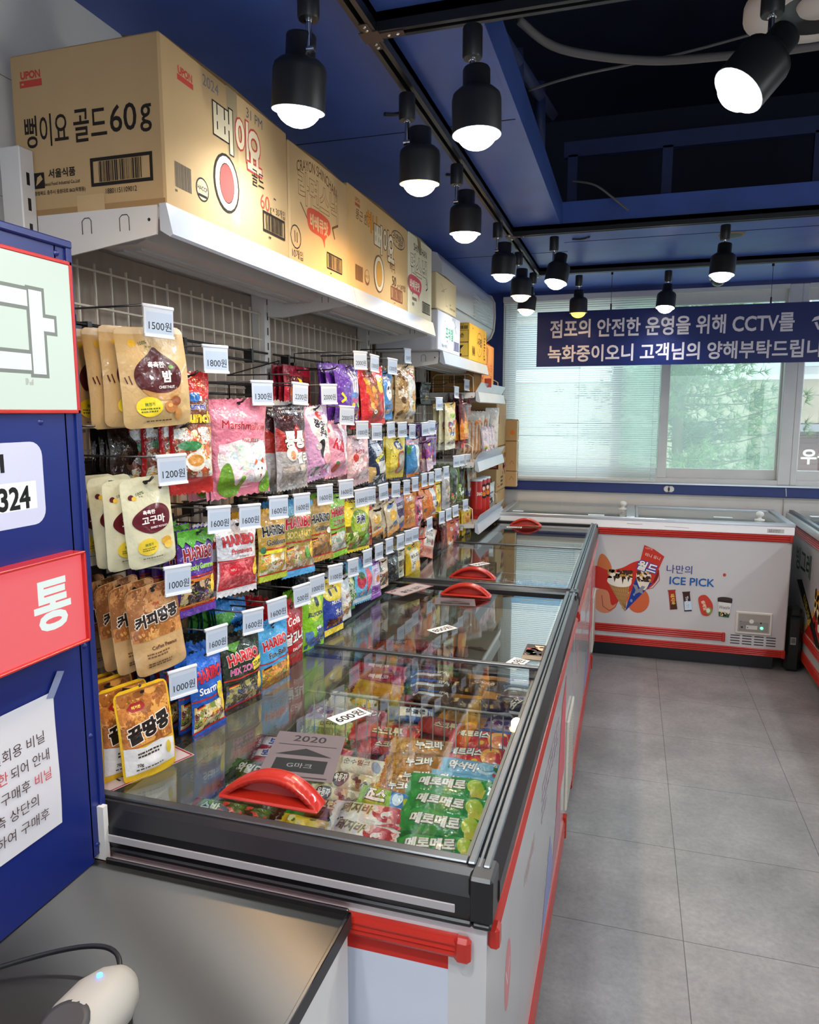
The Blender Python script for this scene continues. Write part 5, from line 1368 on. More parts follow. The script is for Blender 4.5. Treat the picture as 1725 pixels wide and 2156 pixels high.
# ================================================================== AIR CONDITIONER
ac = empty('air_conditioner', (-1.04, 4.3, 2.02)); tag(ac, 'white wall air conditioner high on the left wall beyond the cartons', 'air conditioner')
prof = [(LW + .001, 2.02), (-1.00, 2.025), (-.955, 2.06), (-.935, 2.11), (-.928, 2.20), (-.932, 2.29), (-.955, 2.335), (-1.02, 2.355), (LW + .001, 2.355)]
b = MB(); b.extrude(prof, lambda u, v, d: Vector((u, d, v)), 5.02, 3.60, 0, WHITE, True); part(b, 'housing', solid('ac_white', '#d5d3d2', .22, coat=.3), ac)
b = MB(); b.extrude([(u + (.006 if u > -1.1 else 0), v + (.004 if v > 2.2 else -.004)) for u, v in prof], lambda u, v, d: Vector((u, d, v)), 5.06, 5.02, 0); part(b, 'end_cap', solid('ac_cream', '#cbb9a8', .4), ac)
b = MB()
b.tube([(-.9265, 3.6, 2.105), (-.9265, 5.02, 2.105)], .0018, 5); art(b, [('l', '#7d7f82', 1, 0, 0, .10, .012, 2)], plane_P((-.9275, 4.85, 2.18), (0, 1, 0), (0, 0, 1), (1, 0, 0), .001)); part(b, 'panel_seam', BLACK_METAL, ac)
b = MB()
for k in range(9): b.tube([(-.9262 - .0002 * k, 4.35 + i * .06, 2.12 + k * .016 + .005 * math.sin(i * .9 + k)) for i in range(11)], .0016, 4)
part(b, 'film_creases', ALU_X, ac)

# ================================================================== SNACK BAGS ON HOOKS
WH = '#f1eee8'; BKs = '#1b1a1c'; RED = '#c8202a'; YL = '#f2cf2a'; NUT = ['#b9763a', '#8f5526', '#d19a55', '#a56a33', '#c58a4a']
GUM = ['#d9b04a', '#c24a3a', '#7a9a44', '#e2cf8a', '#b9603a', '#d9cfa8']
def gummy(base, namec, sub_, subc, cols, band=None, extra=None, bottom=None, tc=RED, oc=WH):
    L = [('r', base, -1, .40, 1, .93)]
    if band: L.append(('r', band, -1, .40, 1, .44))
    L += [('r', cols[0], -.93, .10, .93, .40), ('b', cols, 90, -.92, .10, .92, .40, .011, 5),
          ('t', tc, 'HARIBO', 0, .73, .15, 1.6, {'b': .08, 'oc': oc, 'ow': .05, 'arc': 1.2}), ('t', subc, sub_, .05, .56, .085, 1.6, {'b': .03, 'oc': oc, 'ow': .03})]
    L += [('r', '#b3261f', -1, .455, 1, .475), ('r', '#b3261f', -1, .085, 1, .105), ('e', '#f0c233', .72, .30, .16, .075), ('e', '#f0c233', .74, .40, .12, .045), ('p', '#1a1a1a', [(-.85, .40), (-.45, .42), (-.45, .405), (-.85, .385)]), ('p', '#c3272b', [(-.85, .385), (-.45, .405), (-.45, .39), (-.85, .37)]), ('p', '#e6b92e', [(-.85, .37), (-.45, .39), (-.45, .375), (-.85, .355)])]
    if extra: L += extra
    if bottom: L.append(('r', bottom, -1, .0, 1, .085))
    return L
PR = {}
def prod(key, desc, style, base, layers, T=.028, mat=None, back=None): PR[key] = (desc, style, base, layers, T, mat, back)
prod('chestnut', 'tan pouch with dark chestnut picture', 'pouch', '#c9a873',
     [('r', '#d9c09a', -1, .93, 1, 1), ('t', '#4a5a2a', '100%', -.25, .845, .035, .5, {'b': .03, 'rot': 12}), ('l', '#8a7449', 1, -.2, .79, .7, .82, 3), ('e', '#e0b030', -.55, .84, .12, .035),
      ('p', '#4e1518', curve2([(.02, .80), (.2, .74), (.62, .62), (.72, .50), (.55, .38), (.0, .33), (-.5, .38), (-.66, .50), (-.58, .62), (-.2, .73)])), ('p', '#b98a4e', curve2([(-.5, .385), (-.25, .30), (.1, .27), (.5, .29), (.68, .40), (.3, .345), (-.1, .345)])),
      ('t', WH, '촉촉한', -.02, .625, .065, .78, {'b': .06}), ('t', WH, '밤', .26, .505, .12, .50, {'b': .07}), ('t', WH, 'CHESTNUT', .22, .40, .028, .6, {'b': .04}), ('e', '#6a9a35', .40, .60, .08, .02), ('k', '#4e1518', [(-.80, .52), (-.74, .44)], .0022), ('k', '#4e1518', [(-.90, .51), (-.85, .45)], .0022),
      ('e', '#f0d22e', -.35, .21, .36, .10), ('t', '#3f7a2a', '無첨가', -.33, .235, .038, .45, {'b': .04}), ('l', '#5a6a20', 2, -.6, .15, -.08, .205, 4), ('e', '#b9763a', .28, .20, .20, .062), ('e', '#8f4a22', .45, .255, .14, .05), ('e', '#c58a4a', .5, .12, .12, .06), ('e', '#d9a35a', .24, .215, .08, .02), ('l', '#5d4a30', 1, -.45, .055, .3, .078, 6)], .030, MATTE_FILM)
prod('lunch', 'red clear topped gummy meal bag', 'pillow', '#b8241f',
     [('r', '#7d4a34', -.9, .14, .9, .78), ('b', ['#c2452e', '#d9a23a', '#e8d6a8', '#7a3a22', '#c9683a', '#e0e0d8'], 100, -.88, .14, .88, .55, .012, 3), ('t', '#2f3a8a', 'gummi', .1, .71, .065, 1.2, {'b': .06, 'oc': WH, 'ow': .05}), ('t', '#f0c52c', 'Lunch', .15, .63, .10, 1.6, {'b': .08, 'oc': '#3a2018', 'ow': .05}), ('e', '#3f8a50', -.3, .40, .5, .04), ('e', '#e8dfd0', -.1, .27, .45, .08), ('e', '#c98a3a', -.1, .28, .35, .05), ('r', '#d8d5cf', -.9, .76, .4, .80), ('e', '#2f6ab0', .0, .79, .3, .04)], .05)
prod('marsh', 'pink marshmallow bag with green print', 'pillow', '#e07f92',
     [('p', '#e8e0dc', curve2([(-.75, .52), (.0, .60), (.7, .55), (.85, .35), (.6, .12), (-.4, .10), (-.8, .3)])), ('b', ['#f2d9de', '#d9ead9', '#f2ecd2', '#d5e4ee', '#f4eef0', '#efc9d2'], 60, -.8, .12, .85, .56, .018, 7), ('t', '#b8202e', 'Marshmallow', .1, .73, .085, 1.7, {'b': .03, 'rot': -6, 'oc': '#f5d8dc', 'ow': .03}), ('t', '#b8202e', 'Fruit JELLY', .2, .575, .05, 1.2, {'b': .03, 'rot': -6, 'oc': '#f5d8dc', 'ow': .03}),
      ('p', '#6a9a1f', curve2([(-.75, .33), (-.55, .36), (-.45, .2), (-.25, .12), (-.2, .22), (-.05, .2), (-.15, .03), (-.6, .02), (-.85, .15)])), ('p', '#6a9a1f', curve2([(.75, .22), (.95, .2), (.95, .03), (.6, .02)])), ('e', '#f2efe8', .48, .25, .26, .10), ('p', '#d9602e', [(.25, .32), (.33, .39), (.42, .345)]), ('p', '#d9602e', [(.70, .32), (.66, .39), (.55, .345)]), ('e', BKs, .40, .27, .035, .014), ('e', BKs, .58, .275, .035, .014), ('p', '#b8202e', [(.42, .22), (.52, .22), (.47, .17)])], .055, None, '#b8606e')
prod('sweet', 'pale cream pouch with dark red sweet potato picture', 'pouch', '#d3cfae',
     [('t', '#4a5a2a', '100%', -.25, .83, .035, .5, {'b': .03, 'rot': 10}), ('l', '#8f8a62', 1, -.3, .785, .5, .81, 3), ('e', '#5a1a22', -.62, .80, .12, .03), ('e', '#e0b83c', -.50, .785, .10, .025), ('e', '#5a1a22', .62, .86, .07, .022),
      ('p', '#5c1220', curve2([(-.75, .52), (-.55, .62), (.1, .70), (.6, .68), (.85, .58), (.7, .45), (.1, .38), (-.4, .42)])), ('t', WH, '촉촉한', -.05, .62, .05, .75, {'b': .06}), ('t', WH, '고구마', .1, .53, .095, 1.15, {'b': .06}), ('t', WH, 'SWEET POTATO', .3, .445, .022, .7, {'b': .04}), ('e', '#e3c53a', -.25, .245, .42, .095), ('t', '#5f7a2a', '無첨가', -.22, .27, .035, .45, {'b': .04}), ('l', '#7a7420', 2, -.5, .195, .05, .24, 4), ('e', '#d9a53a', .55, .27, .22, .05), ('e', '#e0b850', .62, .22, .20, .04), ('l', '#6d6a4a', 1, -.5, .105, .3, .125, 6)], .026, MATTE_FILM)
prod('coffee', 'brown coffee peanut pouch with black brush lettering', 'pouch', '#c09a68',
     [('r', '#8f5d36', -1, .46, 1, 1), ('b', ['#a56f42', '#7d4c2a', '#b98250', '#8f5d36', '#c39262'], 110, -.98, .70, .98, .995, .013, 3), ('b', NUT, 46, -.97, .40, .97, .55, .015, 8), ('t', '#241a16', '커피땅콩', .02, .635, .150, 1.85, {'b': .09, 'rot': 6, 'oc': '#f1e9da', 'ow': .07, 'sk': .15}), ('t', '#b5402c', '머거본', .08, .78, .03, .5, {'b': .05}), ('t', '#5d3a20', 'Coffee Peanut', .1, .30, .042, 1.45, {'b': .05}), ('l', '#6a4a2c', 2, -.6, .19, .25, .255, 4), ('l', '#6a4a2c', 2, -.6, .085, .3, .145, 5)], .026, MATTE_FILM)
prod('honey', 'yellow edged honey peanut pouch with white base', 'pouch', '#e2b41c',
     [('r', '#a5652c', -.93, .38, .93, .97), ('b', ['#c47a35', '#8f5322', '#d99a4a', '#b06a2c', '#a86428'], 110, -.93, .40, .93, .95, .017, 4), ('p', '#d9d6d4', [(-.93, .10), (.93, .10), (.93, .35), (.4, .39), (-.2, .36), (-.93, .41)]), ('t', '#1d1512', '꿀땅콩', .05, .555, .19, 1.6, {'b': .09, 'rot': 12, 'oc': '#f1e9da', 'ow': .07, 'sk': .15}), ('p', '#9a1d20', [(-.62, .80), (-.45, .845), (-.05, .845), (.05, .80), (-.05, .755), (-.45, .755)]), ('t', '#f3d24a', '머거본', -.28, .80, .035, .5, {'b': .05}), ('l', '#3a2c1c', 2, -.5, .26, .4, .33, 4), ('t', '#3a2c1c', '70g', -.45, .185, .045, .4, {'b': .04}), ('l', '#3a2c1c', 1, -.6, .13, .4, .155, 5), ('e', '#c9b23a', .66, .27, .10, .07)], .026, MATTE_FILM)
prod('spooky', 'purple gummy bag with green dripping top', 'pillow', '#4e2a86', gummy('#4e2a86', 0, 'Spooky Gummies', '#8fd02c', ['#3a2a20', '#d98a2a', '#5a3a7a', '#8aa02a', '#c9b08a', '#2a1a2a'], '#d9782a', [('r', '#4f9a28', -1, .86, 1, 1), ('p', '#4f9a28', [(-1, .88), (-.8, .80), (-.6, .87), (-.3, .79), (-.05, .87), (.3, .81), (.6, .87), (.85, .80), (1, .88)]), ('r', '#d9782a', -1, .115, 1, .14)], '#5a2f96', tc='#8a1a2a'))
prod('prima', 'white topped red strawberry gummy bag', 'pillow', '#d9d5d8', [('r', '#c63a44', -.95, .10, .95, .47), ('b', ['#d9545c', '#c2323e', '#e87a7c', '#b82a38'], 90, -.94, .10, .94, .46, .016, 5), ('t', '#c22a2c', 'HARIBO', 0, .75, .14, 1.6, {'b': .08, 'oc': '#5a2a22', 'ow': .035, 'arc': 1.0}), ('t', '#c22a2c', 'Primavera', .05, .60, .075, 1.5, {'b': .03}), ('t', '#5a3a3a', 'Erdbeeren', .15, .525, .03, .6), ('r', '#b3261f', -1, .475, 1, .495), ('r', '#b3261f', -1, .09, 1, .105), ('e', '#f0c233', .75, .32, .16, .09), ('e', '#f0c233', .75, .43, .11, .045), ('e', '#d02030', -.45, .36, .18, .06), ('t', WH, 'NEU', -.45, .36, .03, .25)], .034)
prod('gold', 'gold bear gummy bag with yellow green foot', 'pillow', '#c9a03c', gummy('#b8923a', 0, 'Goldbears', '#1d1a18', ['#d8c07a', '#e8e0c4', '#c9503a', '#8aa84a', '#e0a83a', '#f0ead8'], '#e8d83a', [('r', '#d8cf2c', -1, .40, 1, .45), ('e', '#2f6a4a', -.85, .46, .14, .05)], '#a8b82a', tc='#1d1a18'))
prod('soda', 'blue edged soda gummy bag with red lettering', 'pillow', '#4a9ad0', gummy('#9a8a3a', 0, 'SODA PARTY', '#e8c82c', ['#a8865a', '#d8c8a0', '#8aa84a', '#7a5a44', '#c98a5a', '#cfc6b0'], None, [('p', '#5a9ac0', [(-1, .95), (1, .95), (.3, .82), (-.2, .84), (-.8, .80)]), ('e', '#4f9a30', .35, .30, .14, .08)], '#4a9ad0'))
prod('goldb', 'solid gold gummy bag with black lettering', 'pillow', '#a8843a', gummy('#b08c3c', 0, 'Goldbären', '#1d1a18', ['#7a5a3a', '#a8684a', '#8a7a3a', '#6a4a3a', '#b88a4a', '#94683a'], None, [('e', '#e9e6e0', .55, .50, .25, .05)], '#a8843a', tc='#1d1a18'))
prod('star', 'bright blue starmix gummy bag', 'pillow', '#1f5fc0', gummy('#1f5fc0', 0, 'Starmix', '#f1f1f4', ['#d8b44a', '#f0ead8', '#b8443a', '#5a3a3a', '#8a9a4a', '#e0d0a0'], None, [('e', '#e8d22c', .55, .50, .2, .10)], '#1c4fb0', oc='#14307a'))
prod('mix', 'black sour mix gummy bag', 'pillow', '#1a1c18', gummy('#23301f', 0, 'MIX ZOURR', '#d84a9a', ['#5a5a4a', '#8a7a6a', '#b8a88a', '#4a5a8a', '#a8a05a', '#3a3a3a'], None, [('p', '#4f8a28', [(-1, .93), (-.4, .80), (0, .93)]), ('p', '#e8d22c', [(.3, .62), (1, .68), (1, .52), (.35, .50)]), ('t', '#1d1a18', 'ZOURR', .66, .58, .06, .6, {'b': .05})], '#151713'))
prod('fun', 'sky blue gummy ball bag', 'pillow', '#3f9ad8', gummy('#4aa3d8', 0, 'Fun-Balls', '#1d1a18', ['#d8a03a', '#c25a3a', '#7aa04a', '#e8c85a', '#8a6a3a', '#d88a4a'], None, None, '#3f9ad8'))
prod('cola', 'red cola toffee bag with white lettering', 'pillow', '#a8141c', [('t', WH, 'Cola', .0, .74, .12, 1.3, {'b': .02, 'sk': .3, 'rot': 6}), ('t', WH, '달고나', .0, .48, .20, 1.5, {'b': .06, 'oc': '#2a1412', 'ow': .06, 'rot': 4}), ('t', WH, 'DALGONA', .25, .30, .05, 1.0, {'b': .05, 'rot': 4}), ('p', '#e8d8d4', [(-1, .36), (-.55, .41), (-1, .40)]), ('k', '#e8b0a8', [(-.6, .6), (-.9, .68)], .001), ('k', '#e8b0a8', [(.5, .62), (.9, .72)], .001), ('k', '#e8b0a8', [(-.2, .62), (-.3, .85)], .001)])
prod('jelly', 'lime green grape jelly bag', 'pillow', '#86c428', [('e', '#c8d83a', .0, .72, .62, .22), ('e', '#1d2a4a', .15, .80, .16, .08), ('t', '#1d2a6a', 'JELLYCIOUS', .05, .60, .085, 1.6, {'b': .06, 'arc': -3}), ('t', WH, '잼', .2, .33, .16, .7, {'b': .06, 'oc': '#2f4a7a', 'ow': .06}), ('b', ['#3f5a9a', '#2a4a7a', '#4f7ab0'], 30, -.85, .08, .85, .36, .014, 3), ('r', '#2f4a8a', -1, .0, 1, .05)])
prod('milkyo', 'blue and yellow milk candy bag', 'pillow', '#2a3f9a', [('p', '#e8cf3a', curve2([(-.9, 1), (-.8, .72), (-.2, .66), (.3, .62), (.9, .70), (.95, 1)])), ('e', '#1d1a18', -.3, .82, .12, .07), ('e', '#1d1a18', .35, .84, .1, .06), ('t', '#e8e8f0', 'MILKYO', .1, .62, .07, 1.5, {'b': .06, 'oc': '#2a3a8a', 'ow': .05}), ('t', WH, '가나', .2, .42, .12, .9, {'b': .05, 'oc': '#1c2a6a', 'ow': .05}), ('b', ['#5a3020', '#8a5030', '#3a1a14'], 24, -.8, .16, .8, .32, .014, 3), ('r', '#e8cf2a', -1, 0, 1, .12)])
prod('whitem', 'white silver foil candy bag', 'pillow', '#d5d7d8', [('t', '#a86a2c', '둥지', 0, .55, .10, 1.2, {'b': .06}), ('b', ['#b98a4a', '#8a5a2a', '#e8dcc0'], 24, -.7, .1, .7, .40, .010, 3), ('e', '#b8c4c8', 0, .8, .5, .1)])
prod('greenm', 'green leafy candy bag', 'pillow', '#4f8a3f', [('b', ['#6fa04a', '#3a6a2a', '#b8c88a', '#d8dcc0'], 40, -.8, .1, .8, .85, .012, 3), ('t', WH, '민트', 0, .5, .1, 1.2, {'b': .06, 'oc': '#1f4a2a', 'ow': .06})])
prod('six', 'light blue bag with pink bear shape', 'pillow', '#6ab4dc', [('e', '#b8344a', -.45, .60, .4, .2), ('e', '#3a5a2a', -.4, .72, .3, .08), ('p', '#e0506a', curve2([(.1, .75), (.3, .85), (.6, .82), (.75, .6), (.65, .3), (.2, .28), (.0, .45)])), ('t', '#e8d8e0', '60', -.35, .28, .13, .6, {'b': .06, 'oc': '#a82a4a', 'ow': .08}), ('e', '#a8c8e0', .55, .3, .3, .15), ('r', '#cfe3ee', -1, .05, 1, .16)])
prod('purp', 'lilac and orange jelly bag', 'pillow', '#9a6ac0', [('r', '#d8c8dc', -.95, .35, .95, .85), ('t', '#7a2a9a', 'JUICY', 0, .72, .09, 1.5, {'b': .06}), ('e', '#d8803a', .1, .5, .4, .09), ('r', '#8a4ab0', -1, 0, 1, .3), ('l', '#e0c8e8', 3, -.7, .08, .7, .25, 3)])
prod('bw', 'cream and black nut snack bag', 'pillow', '#cfc0a8', [('r', '#2a2522', -.95, .62, -.2, .95), ('t', WH, 'SS', .0, .72, .16, .9, {'b': .06, 'oc': '#3a2a20', 'ow': .08}), ('b', ['#4a3a2c', '#e0d4bc', '#8a6a44', '#1f1c1a'], 40, -.85, .1, .85, .55, .010, 3), ('l', '#8a3a2a', 2, -.5, .45, .5, .55, 4)])
prod('blk', 'black seaweed snack bag', 'pillow', '#1f1f21', [('b', ['#33373a', '#121314', '#4a5054', '#2a2f2a'], 60, -.85, .1, .85, .8, .014, 3), ('t', '#e0e0e0', '김', .2, .72, .14, .6, {'b': .05}), ('e', '#9aa060', .3, .3, .15, .06)])
prod('olive', 'ivory nut bag with dark emblem', 'pillow', '#c9c2a6', [('t', '#2a261e', 'LEEU', 0, .80, .10, 1.4, {'b': .05}), ('b', ['#5a4428', '#7a5a30', '#3a2c1a'], 20, -.5, .42, .6, .62, .013, 3), ('e', '#4a3c28', .2, .22, .15, .05), ('l', '#6a5f48', 2, -.5, .08, .5, .15, 3)])
prod('yel', 'yellow dried mango pouch with white label', 'pillow', '#dcb81a', [('p', '#d9d5c8', [(-.6, .78), (.55, .84), (.75, .34), (-.5, .26)]), ('t', '#2a2420', '깨끼-짜리', .05, .68, .11, 1.1, {'b': .03, 'rot': 5}), ('l', '#5a5040', 5, -.42, .34, .1, .58, 3), ('b', ['#e8b02a', '#d8982a', '#f0c84a'], 24, -.0, .28, .85, .5, .018, 3), ('p', '#4f8a2c', [(-.7, .92), (-.4, .84), (-.2, .9), (-.5, .97)]), ('e', '#b08a2a', .35, .9, .14, .04), ('r', '#e8d01a', -1, 0, 1, .16)])
prod('redg', 'red tomato snack bag with green tuft', 'pillow', '#c23a2a', [('e', '#d8503a', 0, .45, .7, .3), ('p', '#2f7a34', [(-.6, .85), (-.2, .78), (0, .95), (.3, .78), (.6, .86), (.1, .66)]), ('t', WH, '토마토', 0, .45, .12, 1.4, {'b': .05})])
prod('pinkj', 'peach coloured tilted pouch with white fruit label', 'pillow', '#d98a74', [('p', '#d8d0c4', [(-.8, .95), (.8, .98), (.9, .38), (-.85, .36)]), ('t', '#2a2420', '조끼-짜리', -.15, .78, .12, 1.2, {'b': .03}), ('e', '#c23a2a', .35, .52, .28, .09), ('e', '#3f7a34', .35, .61, .1, .03), ('l', '#6a5a50', 4, -.6, .45, .0, .65, 3)])
prod('strip', 'dark red dried meat strip pack', 'pillow', '#4a1612', [('r', '#6a241a', -.8, .1, .8, .7), ('k', '#a8442c', [(-.4, .1), (-.3, .7)], .004), ('k', '#8a3422', [(.2, .1), (.3, .7)], .004), ('t', '#d8b88a', '육포', 0, .82, .1, 1.2, {'b': .05})], .018)
prod('orap', 'orange and white dried squid pack', 'pillow', '#c9602c', [('b', ['#e8dcd0', '#3a2420', '#d88a4a'], 24, -.8, .1, .8, .5, .013, 3), ('t', WH, '쥐포', 0, .75, .14, 1.4, {'b': .06})], .018)
prod('pind', 'pink and black jerky pack', 'pillow', '#b8506a', [('b', ['#2a1a1c', '#e8c8d0', '#7a2a3a'], 30, -.8, .1, .8, .6, .013, 3), ('t', WH, '젤리', 0, .8, .12, 1.4, {'b': .06})], .018)
prod('yelb', 'yellow fried chicken snack bag with black label', 'pillow', '#e0bc2a', [('b', ['#c9742c', '#a8581f', '#e09a4a'], 26, -.45, .42, .5, .85, .012, 3), ('r', '#1c1a18', -.5, .14, .6, .36), ('t', WH, '닭다리', .05, .25, .10, .9, {'b': .04}), ('p', '#f0e6c8', [(-.9, 1), (.9, 1), (.6, .9), (-.5, .92)])], .02)
prod('zourr', 'green sour worm gummy bag', 'pillow', '#78b83a', gummy('#8abf4a', 0, 'ZOURR', '#a82a2a', ['#b8c4b8', '#d8e0d8', '#8aa08a', '#c9b0a0', '#e0e4e0'], None, None, '#7fc02c'))
prod('pinkb', 'dusty pink bag hidden behind the kiwi jelly', 'pillow', '#b87a94', [('l', '#e8d0d8', 3, -.6, .5, .6, .8, 3)])
prod('kiwi', 'yellow and green kiwi jelly bag', 'pillow', '#e8d22a', [('r', '#6a5a24', -.97, .06, .97, .55), ('e', '#7aa028', .0, .58, .72, .27), ('e', '#a8bf3a', .05, .60, .58, .20), ('b', ['#6f9a30', '#a8bf5a', '#e0e4b0', '#4a6a1a'], 26, -.92, .12, -.2, .42, .014, 3), ('t', '#241c5a', '키위', .0, .66, .19, 1.15, {'b': .09, 'oc': WH, 'ow': .09}), ('t', '#f2ecc0', '알맹이', .15, .46, .075, .8, {'b': .04, 'oc': '#4a5a1a', 'ow': .04}), ('e', '#4fa02c', .45, .22, .32, .13), ('e', '#8ac84a', .38, .26, .12, .05), ('p', '#a8743a', [(-.7, .22), (-.1, .20), (-.2, .12), (-.6, .10)]), ('e', '#3f8a24', -.2, .13, .22, .06), ('t', '#1d1a18', 'ORION', -.4, .885, .03, .5, {'b': .05})], .036)
prod('oran', 'orange edged bag beside the kiwi jelly', 'pillow', '#e2592a', [('r', '#e8c8b8', -.9, .55, .9, .9), ('e', '#4f9a34', 0, .82, .5, .08), ('l', WH, 3, -.6, .2, .6, .5, 2)])
prod('beia', 'slim beige pack with yellow fruit, leaning', 'pillow', '#d8c4a0', [('e', '#e0b03a', 0, .6, .6, .16), ('b', ['#3f7ac0', '#d84a3a', '#e8c83a', '#4f9a4a'], 12, -.7, .2, .7, .36, .010, 3), ('r', '#d98a2a', -1, 0, 1, .12)], .016)
prod('beib', 'beige pack with blue cup and colour dots, leaning', 'pillow', '#d9c9aa', [('e', '#e6b43a', 0, .58, .55, .17), ('e', '#4a7ab8', 0, .86, .5, .06), ('e', '#3f6ab0', .1, .34, .4, .05), ('b', ['#d84a3a', '#e8c83a', '#4f9a4a', '#5a3a8a'], 14, -.7, .17, .7, .3, .009, 3), ('r', '#dc942c', -1, 0, 1, .13)], .016)
prod('grape', 'violet grape candy bag', 'pillow', '#5a3a7a', [('r', '#b8a0c0', -.9, .78, .9, .95), ('e', '#3a2458', .2, .58, .5, .2), ('t', WH, '그레이프', 0, .66, .09, 1.4, {'b': .05, 'oc': '#2a1a4a', 'ow': .05}), ('e', '#d8c8b0', .3, .28, .45, .12), ('p', '#cfc8d8', [(-.9, .6), (-.6, .66), (.2, .15), (-.1, .1)])], .03)
prod('toff', 'orange toffee bag with white lettering', 'pillow', '#d9822c', [('t', WH, 'Toffix', .0, .80, .12, 1.5, {'b': .06, 'oc': '#7a3a14', 'ow': .05, 'rot': 4}), ('e', '#e8c04a', .2, .60, .3, .05), ('b', ['#e0a04a', '#c9742a', '#efc27a', '#b8602a'], 40, -.75, .12, .75, .52, .011, 3)])
prod('swirl', 'pink and white swirl candy bag', 'pillow', '#d86a80', [('b', ['#f0dce0', '#c23a50', '#e8a0b0', '#3a3a4a'], 30, -.8, .1, .8, .8, .012, 3), ('t', WH, 'A', .2, .85, .1, .4, {'b': .06})])
prod('oraa', 'plain orange snack pack', 'pillow', '#d97a24', [('e', '#2a3a6a', .2, .25, .35, .07), ('e', '#e0c03a', .3, .14, .2, .04), ('r', '#e89a4a', -.9, .6, .9, .65)])
prod('orab', 'orange snack bag with slanted white band', 'pillow', '#d9742a', [('p', '#e2e0dc', [(-.3, .95), (.5, .9), (.9, .1), (.2, .12)]), ('t', '#2a3a8a', '보리', .25, .62, .14, .9, {'b': .06, 'rot': -8}), ('b', ['#d84a3a', '#3f6ab0', '#e8c83a'], 10, .0, .2, .7, .4, .01, 3)])
prod('yelk', 'bright yellow snack bag with black print', 'pillow', '#e6c81e', [('p', '#1d1a18', [(-.9, .35), (-.3, .42), (-.3, .1), (-.9, .1)]), ('t', '#1d1a18', 'X', .1, .7, .14, .6, {'b': .06}), ('e', '#d8603a', .4, .3, .3, .12)])
prod('silv', 'silver grey dried fish bag', 'pillow', '#a9a8a8', [('b', ['#c9b08a', '#a88a5a', '#d8d2c8', '#8a8482'], 40, -.5, .25, .7, .85, .012, 3), ('k', '#4a4a4c', [(-.3, .9), (0, .96), (.3, .9)], .003), ('t', '#3a3a3c', '먹태', .0, .18, .07, 1.0, {})])
prod('gra', 'slim green and dark seaweed stick pack', 'pillow', '#4a5a3a', [('r', '#23261f', -.6, .3, .2, .85), ('b', ['#8ab04a', '#d8dcc8', '#b8403a'], 24, -.8, .08, .8, .35, .01, 3), ('r', '#c8ccc0', .4, .1, .6, .9)])
prod('grb', 'green and black striped snack bag', 'pillow', '#5f7f3a', [('r', '#1f211c', -.7, .25, .3, .9), ('p', '#b8d85a', [(.2, .1), (.9, .4), (.9, .1)]), ('b', ['#e0e4d8', '#3a5a24', '#8ab04a'], 30, -.8, .08, .8, .5, .01, 3)])
prod('bluy', 'clear and blue snack bag with yellow leaf', 'pillow', '#b8bcb0', [('b', ['#c98a3a', '#a8682a', '#e0b060', '#8a5a2a'], 50, -.8, .25, .8, .7, .014, 3), ('p', '#3f7a34', curve2([(-.8, .95), (-.3, .98), (.0, .8), (-.5, .65)])), ('p', '#e0d02c', curve2([(-.3, .7), (.1, .85), (.5, .95), (.2, .72)])), ('r', '#3f6ac0', -1, .0, 1, .16), ('b', ['#5a8ad8', '#dfe6f0'], 20, -.9, .02, .9, .2, .012, 3)])
prod('thong', 'clear jelly bag with dark red top', 'pillow', '#a9a3a0', [('r', '#2a1418', -1, .80, 1, .96), ('p', '#a8281f', [(-1, .45), (1, .42), (1, .82), (-1, .82)]), ('p', '#3a161a', [(-1, .72), (-.4, .6), (.0, .75), (.4, .6), (1, .74), (1, .84), (-1, .84)]), ('t', WH, '통통', -.1, .57, .20, 1.2, {'b': .08, 'oc': '#2a1a1c', 'ow': .06}), ('t', WH, '젤리', .3, .36, .13, 1.0, {'b': .07, 'oc': '#8a8a8a', 'ow': .05}), ('e', '#e8dcd4', -.35, .42, .3, .09), ('e', '#c98a5a', -.35, .40, .14, .05), ('b', ['#b8aca4', '#8f8682', '#c9beb4', '#a09488'], 30, -.85, .05, .85, .28, .018, 3)], .05)
prod('cow', 'pink and white milk bag with black patches, turned', 'pillow', '#cf9ac0', [('p', '#ece6e2', curve2([(-.6, .98), (.6, .98), (.7, .6), (.9, .2), (.5, .1), (.1, .3), (-.2, .55), (-.6, .7)])), ('t', '#1d1a2a', '쫑앗', .0, .76, .12, 1.0, {'b': .07, 'rot': -20}), ('t', '#1d1a2a', '우유', .25, .63, .10, .8, {'b': .07, 'rot': -20}), ('e', '#d84a3a', .2, .87, .2, .06), ('p', '#1d1a1c', curve2([(-.2, .5), (.2, .55), (.15, .4), (-.05, .3)])), ('e', '#b8aeb0', -.25, .47, .22, .05), ('e', '#e2a0a8', .35, .28, .3, .08), ('b', ['#d88ab8', '#e8c0d8', '#f0e8ec', '#3f7a5a'], 24, -.8, .05, .8, .2, .014, 3)], .045)
prod('kiss', 'pink strawberry candy bag with red lettering', 'pillow', '#e09ab0', [('b', ['#f0c8d4', '#d87a94', '#f4e2e6'], 20, -.9, .6, .9, .95, .018, 3), ('t', '#c22438', 'KISS', .1, .55, .20, 1.5, {'b': .08, 'sk': .2, 'rot': -20}), ('e', '#c23a2a', -.3, .18, .3, .09), ('e', '#3f7a34', -.3, .27, .15, .03), ('e', '#c23a2a', -.7, .86, .16, .05), ('p', '#f0e4e8', [(.2, .95), (.5, .95), (.6, .2), (.3, .2)])], .04)
